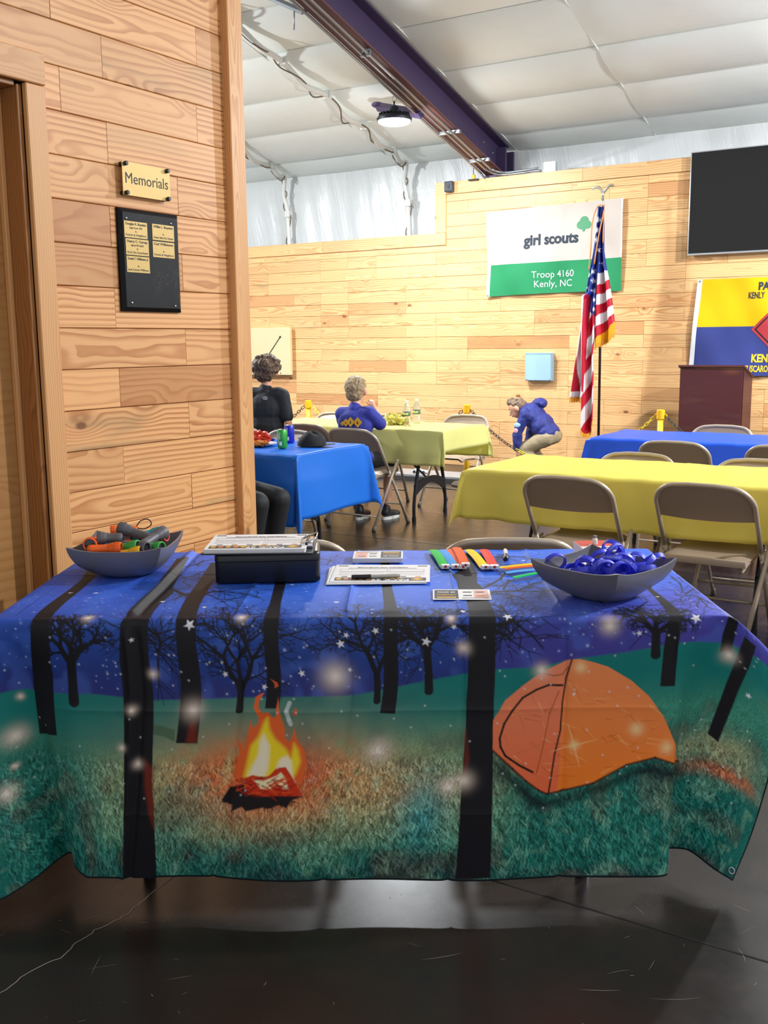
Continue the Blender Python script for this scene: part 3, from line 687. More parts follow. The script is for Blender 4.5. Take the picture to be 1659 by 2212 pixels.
RED_EDGES = [[(-0.5346,1.1549),(-0.5094,1.1777),(-0.4905,1.3374),(-0.5094,1.2975),(-0.5283,1.2262)],[(-0.4276,1.058),(-0.4118,1.0523),(-0.4024,1.1121),(-0.4307,1.1121)],[(0.2585,1.0836),(0.2585,1.1093),(0.2617,1.2176),(0.2711,1.1578)]]
PATH = [(-0.5189,1.0665),(-0.5,1.0665),(-0.4622,1.0779),(-0.4591,1.1093),(-0.4874,1.095),(-0.5157,1.0893)]
FIRE_C = (-0.2167,1.2091)
# ---- paint the print on a grid in cloth coordinates, then hang the cloth
C_NS, C_NT = 1060, 714
def paint_cloth():
    Sv = np.linspace(-1.12, 1.08, C_NS); Tv = np.linspace(0, 1.48, C_NT)
    S, T = np.meshgrid(Sv, Tv)
    R = np.random.RandomState(3)
    def soft(n, m):                                             # smooth random field, n x m cells
        g = R.rand(n+1, m+1)
        yi = np.linspace(0, n-1e-6, C_NT); xi = np.linspace(0, m-1e-6, C_NS)
        y0 = yi.astype(int); x0 = xi.astype(int); fy = (yi-y0)[:, None]; fx = (xi-x0)[None]
        fy = fy*fy*(3-2*fy); fx = fx*fx*(3-2*fx)
        return (g[y0][:, x0]*(1-fx) + g[y0][:, x0+1]*fx)*(1-fy) + (g[y0+1][:, x0]*(1-fx) + g[y0+1][:, x0+1]*fx)*fy
    f1 = soft(8, 12); f2 = soft(24, 36); f3 = soft(60, 90); fld = 0.5*f1 + 0.3*f2 + 0.2*f3
    I = np.zeros((C_NT, C_NS, 3)); G = np.zeros((C_NT, C_NS))
    L = lambda h: np.array(lin(h))
    def blend(mask, col): I[:] = I*(1-mask[..., None]) + np.asarray(col)*mask[..., None]
    def ss(x, a, b):
        t = np.clip((x-a)/(b-a), 0, 1); return t*t*(3-2*t)
    # sky
    I[:] = L('#3568dc')
    blend(ss(T + 0.10*(fld-.5), 0.55, 1.00), L('#233a84')); blend(ss(T + 0.08*(f2-.5), 0.88, 1.06), L('#38337a'))
    blend(np.exp(-((T-0.72)/0.2)**2 - ((S-0.95)/0.42)**2)*0.9, L('#5a50c0')); blend(np.exp(-((T-0.45)/0.3)**2)*ss(np.abs(S), .35, .9)*.55, L('#3a56cc'))
    blend(ss(S, .20, .45)*ss(T, .76, .86)*.75, L('#4a3f98')); blend(np.exp(-((T-0.1)/0.12)**2 - ((S+0.15)/0.35)**2)*0.5, L('#5a55b8'))
    blend(ss(f2*0.6+f3*0.4, 0.5, 0.75)*0.25, L('#5a86ee'))
    # ground
    hs = np.array([p[0] for p in HORIZON]); ht = np.array([p[1] for p in HORIZON]); o = np.argsort(hs)
    hor = np.interp(Sv, hs[o], ht[o])[None]
    below = ss(T - hor, -0.003, 0.004); dp = np.clip((T-hor), 0, 1)
    gcol = np.zeros_like(I); gcol[:] = L('#0f7a76')
    def gb(mask, col): gcol[:] = gcol*(1-mask[..., None]) + np.asarray(col)*mask[..., None]
    gb(ss(dp + .05*(f2-.5), 0.05, 0.20), L('#3f8f78'))
    fs, ft = FIRE_C
    d_f = np.sqrt(((S-fs)/1.5)**2 + ((T-ft+0.02)/0.62)**2)
    gb(ss(dp, 0.10, 0.20)*np.exp(-(np.abs(S-fs-.05)/0.50)**2)*0.85, L('#8fa67e'))
    gb(np.exp(-((T-1.24)/0.06)**2 - ((S-0.12)/0.14)**2)*0.6, L('#c07a48'))
    gb(np.exp(-(d_f/0.22)**2)*0.8, L('#cfae70')); gb(np.exp(-(d_f/0.125)**2)*ss(f3*.5+f2*.5, .2, .5), L('#f0501a'))
    gb(ss(T + 0.06*(f2-.5), 1.30, 1.44), L('#2a7a6a')); gb(ss(T + 0.12*(f2-.5), 1.40, 1.50)*0.8, L('#12343c'))
    gb(ss(S, .30, .45)*ss(dp, .16, .3)*(1-ss(T, 1.42, 1.48))*0.85, L('#0f6e64'))
    gb(np.exp(-((T-1.30)/0.10)**2 - ((S-0.17)/0.06)**2)*0.8, L('#0f8f96'))
    gb(ss(-S, .62, .75)*ss(dp, .1, .2)*0.75, L('#0f7068'))
    gb(np.exp(-((T-1.16)/0.05)**2 - ((S-0.93)/0.12)**2)*0.8, L('#b5b080')); gb(np.exp(-((T-1.22)/0.02)**2 - ((S-0.95)/0.10)**2)*0.9, L('#d86a3a'))
    gb(ss(fld, 0.55, 0.75)*0.35, L('#0c5f60')); gb(ss(f3, 0.6, 0.9)*ss(dp, .15, .25)*0.3, L('#8fc0a0'))
    gb(ss(f2, 0.66, 0.88)*ss(dp, .08, .2)*0.3, L('#6a4a30'))
    I[:] = I*(1-below[..., None]) + gcol*below[..., None]
    G[:] = below*ss(dp, 0.07, 0.24)
    ds, dt = Sv[1]-Sv[0], Tv[1]-Tv[0]
    def win(s0, s1, t0, t1):
        return slice(max(0, int((t0)/dt)-1), min(C_NT, int((t1)/dt)+3)), slice(max(0, int((s0+1.12)/ds)-1), min(C_NS, int((s1+1.12)/ds)+3))
    def polymask(pts, feather=0.0):
        p = np.array(pts); a, b = win(p[:, 0].min()-feather*3, p[:, 0].max()+feather*3, p[:, 1].min()-feather*3, p[:, 1].max()+feather*3)
        x, y = S[a, b], T[a, b]; ins = np.zeros(x.shape, bool)
        dmin = np.full(x.shape, 9.0)
        for i in range(len(p)):
            (x0, y0), (x1, y1) = p[i], p[(i+1) % len(p)]
            if y0 != y1:
                c = ((y0 > y) != (y1 > y)) & (x < (x1-x0)*(y-y0)/(y1-y0) + x0); ins ^= c
            ex, ey = x1-x0, y1-y0; l2 = ex*ex+ey*ey+1e-12
            t = np.clip(((x-x0)*ex + (y-y0)*ey)/l2, 0, 1)
            dmin = np.minimum(dmin, (x-x0-t*ex)**2 + (y-y0-t*ey)**2)
        dd = np.where(ins, 1, -1)*np.sqrt(dmin); w = max(feather, 0.0009)
        return a, b, np.clip(0.5 + dd/(2*w), 0, 1)
    def fill(pts, col, feather=0.0, k=1.0, killgrass=True):
        a, b, m = polymask(pts, feather); m = m*k
        c = np.asarray(col) if not callable(col) else col(S[a, b], T[a, b])
        I[a, b] = I[a, b]*(1-m[..., None]) + c*m[..., None]
        if killgrass: G[a, b] *= (1-m)
    def stroke(p0, p1, w0, w1, col, k=1.0):
        a, b = win(min(p0[0], p1[0])-w0-.002, max(p0[0], p1[0])+w0+.002, min(p0[1], p1[1])-w0-.002, max(p0[1], p1[1])+w0+.002)
        x, y = S[a, b], T[a, b]
        if x.size == 0: return
        ex, ey = p1[0]-p0[0], p1[1]-p0[1]; l2 = ex*ex+ey*ey+1e-12
        t = np.clip(((x-p0[0])*ex + (y-p0[1])*ey)/l2, 0, 1)
        d = np.sqrt((x-p0[0]-t*ex)**2 + (y-p0[1]-t*ey)**2); hw = 0.5*(w0*(1-t)+w1*t)
        m = np.clip((hw - d)/0.0018 + 0.5, 0, 1)*k
        I[a, b] = I[a, b]*(1-m[..., None]) + np.asarray(col)*m[..., None]; G[a, b] *= (1-m)
    def blob(s, t, r, col, k=1.0, p=2.0):
        a, b = win(s-3*r, s+3*r, t-3*r, t+3*r); d = np.sqrt((S[a, b]-s)**2 + (T[a, b]-t)**2)/r
        m = np.exp(-(d**p))*k; I[a, b] = I[a, b]*(1-m[..., None]) + np.asarray(col)*m[..., None]
    # small stars in the sky
    for q in range(1500):
        s, t = R.uniform(-1.1, 1.05), R.uniform(0.0, 1.05)
        if t > np.interp(s, hs[o], ht[o]) - 0.01: continue
        blob(s, t, R.choice([.0016, .0020, .0026, .0036], p=[.45, .35, .15, .05]), L('#b8c8f4'), R.uniform(.35, .95))
    # grass blades
    for q in range(9000):
        s, t = R.uniform(-1.0, 1.0), R.uniform(1.16, 1.475)
        if t < np.interp(s, hs[o], ht[o]) + 0.17: continue
        i, j = min(C_NT-1, int(t/dt)), min(C_NS-1, int((s+1.12)/ds)); c0 = gcol[i, j]
        ln = R.uniform(.010, .026)*(0.6 + 2.2*max(0, t-1.2)); an = R.uniform(-.9, .45)
        c1 = np.clip(c0*R.uniform(1.4, 2.4) + 0.05, 0, 1) if R.rand() < .55 else c0*R.uniform(.15, .4)
        stroke((s, t), (s+ln*math.sin(an), t-ln*math.cos(an)), .0030, .001, c1, .85)
    K = L('#1b1a21')
    # bare trees
    def tree(s, t, h, w, bw, sd, fork):
        rr = random.Random(sd)
        def grow(s, t, ang, ln, wd, dep):
            n = 3; x, y = s, t; a = ang
            for q in range(n):
                a += rr.uniform(-.22, .22); nx, ny = x + ln/n*math.sin(a), y - ln/n*math.cos(a)
                w0 = wd*(1-.25*q/n); stroke((x, y), (nx, ny), max(w0, .0016), max(wd*(1-.25*(q+1)/n), .0014), K); x, y = nx, ny
                if dep >= 2 and rr.random() < .55:
                    grow(x, y, a + rr.choice([-1, 1])*rr.uniform(.5, 1.1), ln*.45, wd*.45, dep-2)
            if dep > 0:
                for sg in (-1, 1):
                    grow(x, y, a + sg*rr.uniform(.28, .75), ln*rr.uniform(.62, .82), wd*.66, dep-1)
                if rr.random() < .35: grow(x, y, a + rr.uniform(-.2, .2), ln*.7, wd*.5, dep-1)
        th = h*fork
        stroke((s, t), (s, t-th*.5), bw*1.15, bw, K); stroke((s, t-th*.5), (s, t-th), bw, bw, K)
        for sg, sc in ((-1, 1.0), (1, .95), (0, .8)):
            grow(s, t-th, sg*rr.uniform(.45, .75) * (w/(h*.5))**.5 + rr.uniform(-.1, .1), (h-th)*.34*sc, bw*.72, 5)
    for tr in TREES: tree(*tr)
    rb = random.Random(8)
    for wd, pts in BRANCHES:
        for i in range(len(pts)-1):
            f0, f1_ = 1-.6*i/len(pts), 1-.6*(i+1)/len(pts)
            stroke(pts[i], pts[i+1], wd*1.5*f0, wd*1.5*f1_, K)
            for q in range(8):
                u = rb.random(); x = pts[i][0]+(pts[i+1][0]-pts[i][0])*u; y = pts[i][1]+(pts[i+1][1]-pts[i][1])*u
                a = rb.uniform(0, 2*PI); ln = rb.uniform(.03, .09)
                x1, y1 = x+ln*math.cos(a), y+ln*math.sin(a); stroke((x, y), (x1, y1), wd*.6, .002, K)
                for q2 in range(2):
                    a2 = a + rb.uniform(-.9, .9); stroke((x1, y1), (x1+ln*.7*math.cos(a2), y1+ln*.7*math.sin(a2)), .0022, .0014, K)
    fill(PATH, L('#4f6a50'), .002, .8)
    # campfire glow, logs, flames
    blob(fs-.03, ft+.03, .10, L('#e0521a'), .55); blob(fs+.09, ft+.02, .07, L('#e0521a'), .45)
    for p in TRUNKS: fill(p, K)
    for p in RED_EDGES: fill(p, L('#7a2c1c'), .006, .9)
    fill(ASH, L('#241c20'), .002)
    for q in range(70):
        a = rb.uniform(0, PI); r0 = rb.uniform(.02, .07)
        stroke((fs+r0*1.0*math.cos(a)-.0, ft+.035+r0*.3*math.sin(a)), (fs+r0*1.45*math.cos(a), ft+.035+r0*.62*math.sin(a)), .004, .001, L('#241c20'), .9)
    fill(FLAME, lambda s, t: L('#f0682e') + 0*s[..., None]); fill(YELLOW, L('#ffe02a'), .006)
    fill(WHITES[0], L('#fff2d8'), .006, .95); fill(WHITES[1], L('#fff2d8'), .005, .95)
    for p in LOGS: fill(p, L('#d8391a'), .0015)
    fill(WHITES[2], L('#fff0c0'), .0025)
    for q in range(60):
        s, t = fs + rb.uniform(-.075, .06), ft + rb.uniform(-.012, .035); a = rb.uniform(-.7, .7); ln = rb.uniform(.008, .03)
        stroke((s, t), (s+ln*math.cos(a), t+ln*math.sin(a)), .0045, .0015, L(rb.choice(['#8a1408', '#f0541c', '#b02410'])), .8)
    for p in SPARKS: fill(p, L('#dd5a28'))
    for i in range(len(SMOKE)-1): stroke(SMOKE[i], SMOKE[i+1], .011, .010, L('#cfd8d4'), .75)
    # tent
    fill([(s, t+.012) for s, t in TENT_SHADOW], L('#10171e'), .016, .9)
    tc = TENT[0]
    def left_c(s, t):
        u = np.clip((t-tc[1])/0.33, 0, 1)[..., None]; return L('#f08c66')*(1-u) + L('#f67044')*u
    def right_c(s, t):
        u = np.clip((t-tc[1])/0.30, 0, 1)[..., None]; return L('#f58e58')*(1-u) + L('#ff842c')*u
    fill(TENT, left_c); fill(TENT_RIGHT, right_c)
    ti = np.array(TENT)
    for q in range(90):
        s, t = rb.uniform(ti[:, 0].min()+.03, ti[:, 0].max()-.04), rb.uniform(ti[:, 1].min()+.05, ti[:, 1].max()-.03)
        a_, b_, m_ = polymask(TENT); i, j = int(t/dt), int((s+1.12)/ds)
        if not (a_.start <= i < a_.stop and b_.start <= j < b_.stop) or m_[i-a_.start, j-b_.start] < .9: continue
        an = rb.uniform(-.6, 1.2); ln = rb.uniform(.015, .055)
        stroke((s, t), (s+ln*math.cos(an), t+ln*math.sin(an)), .0035, .001, L(rb.choice(['#ffc27c', '#c65a1c', '#ffaa5a', '#d8702c'])), .5)
    def poly_line(pts, w, col, k=1.0):
        for i in range(len(pts)-1): stroke(pts[i], pts[i+1], w, w, col, k)
    poly_line(TENT_RIDGE, .0045, L('#4a2418')); poly_line(TENT_DOOR, .0055, L('#2c1a18')); poly_line(TENT_SEAM, .0025, L('#9a4a20'), .8); poly_line(TENT_FLY, .003, L('#8a4a28'), .8)
    a, b, m = polymask(TENT_SHADOW, .004)
    low = np.array(TENT)
    poly_line([p for p in TENT if p[1] > tc[1]+.20 and p[0] > -9][1:], .006, L('#2a1712'), .8)
    for s, t, r in GLINTS: blob(s, t, r*.55, L('#ffe2a8'), .7)
    gs, gt, gr = GLINTS[0]
    for an in (-.25, PI-.25, 1.3, 1.3+PI): stroke((gs, gt), (gs+.06*math.cos(an), gt+.06*math.sin(an)), .005, .001, L('#ffd890'), .55)
    # bokeh and five-pointed stars
    for s, t, r in GLOWS: blob(s, t, r*1.05, L('#e6cfc0'), .78, 2.2); blob(s, t, r*.4, L('#fff4ea'), .6)
    for s, t, r in STARS: fill([(s+x*1.25, t-y*1.25) for x, y in star_poly(5, r, r*.42, PI/2 + (s*37) % 1)], L('#e8e6f0'))
    for q in range(160):
        s, t = R.uniform(-1.0, 1.0), R.uniform(.8, 1.3); blob(s, t, .0022, L('#dfe6ee'), .8)
    # dark hem
    I[T > 1.4745] = L('#121a20'); G[T > 1.4745] = 0
    I[(S > 1.074) | (S < -1.114)] = L('#121a20')
    return Sv, Tv, np.clip(I, 0, 1), G
CLOTH_GAIN = 1.0
def hang_cloth():
    Sv, Tv, I, G = paint_cloth(); X = cloth_shape(Sv, Tv)
    n = C_NS*C_NT; me = bpy.data.meshes.new('printed_tablecloth')
    idx = np.arange(n).reshape(C_NT, C_NS)
    q = np.stack([idx[:-1, :-1], idx[1:, :-1], idx[1:, 1:], idx[:-1, 1:]], -1).reshape(-1, 4)
    me.vertices.add(n); me.vertices.foreach_set('co', X.reshape(-1).astype(np.float32))
    me.loops.add(q.size); me.loops.foreach_set('vertex_index', q.reshape(-1).astype(np.int32))
    me.polygons.add(len(q)); me.polygons.foreach_set('loop_start', np.arange(0, q.size, 4, dtype=np.int32))
    me.polygons.foreach_set('use_smooth', np.ones(len(q), bool))
    me.update(calc_edges=True)
    ca = me.color_attributes.new('paint', 'FLOAT_COLOR', 'POINT')
    rgba = np.ones((n, 4), np.float32); rgba[:, :3] = np.clip(I.reshape(-1, 3)*CLOTH_GAIN, 0, 1); ca.data.foreach_set('color', rgba.reshape(-1))
    va = me.attributes.new('cloth_uv', 'FLOAT_VECTOR', 'POINT')
    uv = np.zeros((C_NT, C_NS, 3), np.float32); uv[..., 0] = Sv[None]; uv[..., 1] = Tv[:, None]; uv[..., 2] = G
    va.data.foreach_set('vector', uv.reshape(-1))
    me.materials.append(attr_sheet('printed_polyester', 'paint', 0.55, 0.06, 0.12, grass=True))
    o = bpy.data.objects.new('printed_tablecloth', me); COL.objects.link(o); o.matrix_world = TAB_M
    tag(o, 'tablecloth printed with a campfire, orange tent and night forest', 'tablecloth')
    ring = simple('grommet_metal', '#b8bcc4', 0.25, 0.9)
    def at(s, t):
        i = int(np.abs(Tv-t).argmin()); j = int(np.abs(Sv-s).argmin()); p = Vector(X[i, j]); du = Vector(X[i, min(j+3, C_NS-1)]) - Vector(X[i, j-3]); dv = Vector(X[i-3, j]) - Vector(X[min(i+3, C_NT-1), j])
        return p, du.normalized(), dv.normalized()
    for s, t in ((-1.075, 1.452), (1.055, 1.452)):
        p, du, dv = at(s, t); nn = du.cross(dv)
        if nn.y > 0: nn = -nn
        m = MB(); m.tube([p + nn*.002 + du*.0075*math.cos(a) + dv*.0075*math.sin(a) for a in [2*PI*k/16 for k in range(16)]], .0022, 6, True)
        m.build('grommet', ring, o, True)
    return o
CLOTH = hang_cloth()
# ------------------------------------------------------------------ things on the registration table
def tabM(s, b, z=None, rot=0.0): return TAB_M @ TR(s, b, TAB_Z if z is None else z) @ RZ(rot)
def place(o, M): o.matrix_world = M; return o
PAPER = simple('white_paper', '#e9e6e6', 0.7); INK = simple('black_ink', '#1c1b20', 0.6); GREY_INK = simple('grey_ink', '#77757c', 0.7)
BANNER = simple('dark_banner_ink', '#3a3a42', 0.6, var=0.25, scale=120); YEL_INK = simple('yellow_ink', '#e0a82a', 0.6, var=0.2, scale=150); PINK_INK = simple('pink_ink', '#e3b8ae', 0.7); ORANGE_INK = simple('orange_ink', '#d9803a', 0.6)
BOWL_M = simple('grey_melamine', '#6c6a73', 0.30, var=0.03)
def square_bowl(name, M, label):
    n = 64; rows = [0.0, .08, .2, .35, .5, .65, .8, .9, 1.0]
    def pt(th, h, off):
        c, s = math.cos(th), math.sin(th); q = 1/max(abs(c), abs(s))
        corner = (q-1)/(math.sqrt(2)-1)
        k = min(1.0, h*1.6 + 0.25)
        r = (1-k)*1.0 + k*(1 + (q-1)*(0.55 + 0.45*h))
        hs = 0.068 + 0.067*math.sin(h*PI/2)**0.8 + 0.002*h*(1-corner)
        z = 0.087*(h**1.15) + 0.013*corner**1.8*h**2.2
        return Vector(((hs-off)*r*c, (hs-off)*r*s, z))
    m = MB(); P = []
    for h in rows: P.append([pt(2*PI*j/n, h, 0) for j in range(n+1)])
    Q = []
    for h in rows[::-1]: Q.append([pt(2*PI*j/n, h, 0.0045) + Vector((0, 0, 0.004*(1-h) + 0.0005)) for j in range(n+1)])
    m.grid(P + Q)
    c0 = len(m.v); m.add([(0, 0, 0)] + [tuple(p) for p in P[0]], [(0, j+2, j+1) for j in range(n)])
    m.add([(0, 0, 0.0045)] + [tuple(p) for p in Q[-1]], [(0, j+1, j+2) for j in range(n)])
    me = m.mesh(name, True, [BOWL_M]); bm = bmesh.new(); bm.from_mesh(me); bmesh.ops.remove_doubles(bm, verts=list(bm.verts), dist=1e-5)
    bm.to_mesh(me); bm.free(); edge_split(me, 38)
    o = bpy.data.objects.new(name, me); COL.objects.link(o); o.matrix_world = M
    tag(o, label, 'bowl', 'square grey bowls on the table'); return o
LB = (-0.70, 0.50); RB = (0.632, 0.185)
square_bowl('square_bowl', tabM(*LB, rot=-0.03), 'grey square bowl holding coloured flashlights')
square_bowl('square_bowl', tabM(*RB, rot=PI/4-0.02), 'grey square bowl holding blue wristbands')
# flashlights
def flash_mats(c): return simple('flashlight_'+c[1:], c, 0.45)
LENS = simple('flashlight_lens', '#3a3a40', 0.15, 0.3); CORD = simple('black_cord', '#141216', 0.6)
def flashlight(col, p0, p1, label, R=0.0155, lanyard=False):
    R *= 1.12
    """p0 = tail, p1 = head end, in bowl-local metres"""
    a, b = Vector(p0), Vector(p1); d = (b-a); L = d.length
    t = empty('flashlight'); q = Vector((0, 0, 1)).rotation_difference(d.normalized())
    t.matrix_world = tabM(LB[0], LB[1], TAB_Z+.010) @ TR(*a) @ q.to_matrix().to_4x4()
    m = flash_mats(col)
    MB().lathe([(0, 0), (R*.62, 0), (R*.78, .004), (R*.80, .016), (R*.74, .018), (R*.74, L*.62)], 18).build('barrel', m, t, 35)
    hd = MB().lathe([(R*.74, L*.60), (R*.78, L*.64), (R, L*.72), (R, L*.80), (R*1.03, L*.81), (R*1.03, L-.002), (R*.98, L), (R*.82, L), (R*.80, L-.006)], 18)
    for k in range(14): hd.box(R*.98, R*1.06, -.0012, .0012, L*.83, L*.96, RZ(2*PI*k/14))
    hd = hd.build('head', m, t, 35)
    MB().lathe([(0, L-.005), (R*.81, L-.006)], 18).build('lens', LENS, hd)
    MB().lathe([(R*.5, -.003), (R*.5, 0.001), (0, 0.001)][::-1] if False else [(0, -.003), (R*.5, -.003), (R*.5, .001)], 12).build('tail_switch', CORD, t)
    if lanyard:
        MB().tube(cat_rom([(R*.6, 0, 0.004), (R*1.6, 0.006, -.010), (R*2.0, .0, -.032), (R*1.2, -.008, -.040), (R*.3, -.004, -.02), (R*.5, 0, 0.003)], 5), .0017, 6).build('lanyard', CORD, t, True)
    tag(t, label, 'flashlight', 'flashlights in the grey bowl'); return t
GREY_F, ORG, GRN, YEL, TEAL, DBL = '#5d5b62', '#f2641e', '#3fae55', '#f0b429', '#2f9aa8', '#3048b8'
flashlight(GREY_F, (-.005, -.03, .098), (-.075, -.045, .101), 'grey flashlight lying left of the middle of the pile', .0165)
flashlight(GREY_F, (.075, .005, .088), (-.030, .030, .118), 'grey flashlight at the top pointing up left', .0165)
flashlight(GREY_F, (.055, -.055, .080), (.100, .045, .104), 'grey flashlight slanting towards the right back corner', .016)
flashlight(GREY_F, (-.005, -.04, .080), (.080, -.088, .080), 'grey flashlight low down at the right front', .0155)
flashlight(ORG, (-.10, .035, .078), (-.088, -.075, .088), 'orange flashlight at the left end with its lens to the front', .0175, True)
flashlight(ORG, (-.085, -.102, .079), (.010, -.100, .083), 'orange flashlight lying along the front rim', .015)
flashlight(ORG, (.01, .085, .10), (-.065, .06, .100), 'orange flashlight at the back under the top grey one', .0155, True)
flashlight(ORG, (-.01, .02, .072), (.07, -.03, .070), 'orange flashlight almost buried in the middle', .0155)
flashlight(GRN, (-.03, -.055, .070), (.055, -.085, .086), 'green flashlight with its round lens facing right', .015)
flashlight(GRN, (.05, -.02, .07), (.115, -.055, .074), 'green flashlight under the slanting grey one', .0155)
flashlight(YEL, (-.02, -.095, .060), (.065, -.100, .072), 'yellow flashlight against the front rim', .0145)
flashlight(TEAL, (.0, .05, .085), (.085, .075, .095), 'teal flashlight at the back of the bowl', .0155)
flashlight(DBL, (-.08, -.04, .062), (.0, -.06, .064), 'dark blue flashlight buried under the grey ones', .0155)
flashlight('#e8685a', (.02, .08, .075), (.105, .05, .088), 'coral flashlight at the back right of the bowl', .0145)

# wristbands
BAND_M = simple('blue_silicone', '#333cd2', 0.4, var=0.03); BAND_INK = simple('band_print', '#aab0d8', 0.5)
def band_mesh():
    m = MB(); n = 32; prof = [(.0310, -.0068), (.0336, -.0066), (.0340, 0), (.0336, .0066), (.0310, .0068), (.0306, 0)]
    m.lathe(prof + [prof[0]], n, caps=False); me = m.mesh('wristband', True, [BAND_M]); edge_split(me, 50); return me
BAND = band_mesh()
def band_text(body):
    me = text_mesh(body, .0078, .0001, depth=.0001)
    for v in me.vertices:
        th = v.co.x/.0339; r = .03385 + v.co.z; v.co = Vector((math.sin(th)*r, -math.cos(th)*r, v.co.y))
    me.materials.append(BAND_INK); return me
BT = band_text('Cub Scout Pack 29')
rng = random.Random(21)
bands = [(-.155, .055, .074, 1.2, .3), (-.06, .0, .078, 1.1, -.6), (-.03, -.035, .08, .9, .9), (.0, .03, .085, .25, .2), (.02, -.01, .098, .35, -.3), (.035, .03, .108, 1.15, .8), (.06, .0, .082, 1.3, -.2),
         (-.01, -.06, .078, 1.25, .1), (.03, -.075, .072, 1.35, .5), (.065, -.05, .078, 1.0, -.9), (.095, -.02, .082, .2, .4), (.11, .03, .082, 1.2, -.5), (.075, .05, .085, .3, .9), (-.045, .05, .074, .6, -.2),
         (.0, .075, .082, 1.0, .4), (.14, -.005, .082, .9, 1.2), (.05, .09, .084, 1.2, .1), (-.075, -.02, .066, .4, .0), (.12, -.05, .074, .5, .3), (.02, .0, .066, .2, .1), (-.02, .02, .064, .3, 1.0), (.085, .02, .070, .15, .5), (-.09, .03, .064, .2, 2.0), (.03, -.04, .066, .15, 2.2), (.165, .01, .088, .8, .4), (.04, .055, .112, 1.0, -.7)]
bands += [(-.03, .0, .058, .1, .4), (.06, .03, .060, .2, .9), (.10, -.03, .062, .15, 1.4), (.0, -.045, .056, .2, .2), (.05, -.06, .06, .1, 2.0), (-.06, .03, .056, .25, .7), (.11, .01, .06, .3, .2)]
descr = ['alone against the left wall of the bowl', 'standing on edge at the left of the pile', 'with white print at the left front of the pile', 'lying nearly flat near the top', 'with white print lying on the top', 'standing up at the top of the pile', 'on edge in the middle of the pile',
         'with white print at the front', 'on edge by the front corner', 'with white print at the right front', 'lying flat at the right', 'standing open at the right end', 'tilted at the back right', 'half buried at the back left', 'tilted at the back', 'at the right corner of the bowl', 'standing at the far back']
for i, (x, y, z, tilt, turn) in enumerate(bands):
    o = bpy.data.objects.new('wristband', BAND); COL.objects.link(o)
    x2, y2 = x*.80 + .005, y*.85 + .012
    o.matrix_world = tabM(*RB) @ TR(x2, y2, z) @ RZ(turn) @ RX(-tilt) @ RZ(rng.uniform(-.4, .4)); o.scale = (rng.uniform(.86, 1.0), rng.uniform(.74, .92), 1.0)
    lab = 'blue rubber wristband ' + descr[i] if i < len(descr) else 'blue rubber wristband buried in the pile in the bowl'
    tag(o, lab, 'wristband', 'blue wristbands in the bowl')
    if i in (2, 4, 5, 7, 9, 15):
        q = bpy.data.objects.new('lettering', BT); COL.objects.link(q); q.parent = o

# cash box, clipboard with forms
BOX_M = simple('black_enamel', '#14151b', 0.30, var=0.05)
cb = empty('cash_box'); cb.matrix_world = tabM(-0.276, 0.435, rot=0.075)
def round_box(w, d, prof, r=.016):
    m = MB(); G = []
    for ins, z in prof:
        ring = []
        for cx, cy, a0 in ((w-r, d-r, 0), (-w+r, d-r, PI/2), (-w+r, -d+r, PI), (w-r, -d+r, 1.5*PI)):
            for k in range(7): a = a0 + PI/2*k/6; q = max(r-ins, .002); ring.append((cx + q*math.cos(a) - (0 if r > ins else 0), cy + q*math.sin(a), z))
        G.append(ring + ring[:1])
    m.grid(G); n = len(G[0])-1
    m.add(G[-1][:n], [tuple(range(n))]); m.add(G[0][:n], [tuple(range(n-1, -1, -1))]); return m
round_box(.146, .09, [(.004, .001), (.001, .003), (0, .006), (0, .0615), (.0012, .0622)]).build('body', BOX_M, cb, 30)
round_box(.147, .091, [(.0012, .0626), (0, .0634), (0, .079), (.002, .0835), (.005, .0868), (.010, .0885), (.014, .0888)]).build('lid', BOX_M, cb, 30)
tag(cb, 'black metal cash box with rounded edges under the clipboard', 'cash box')
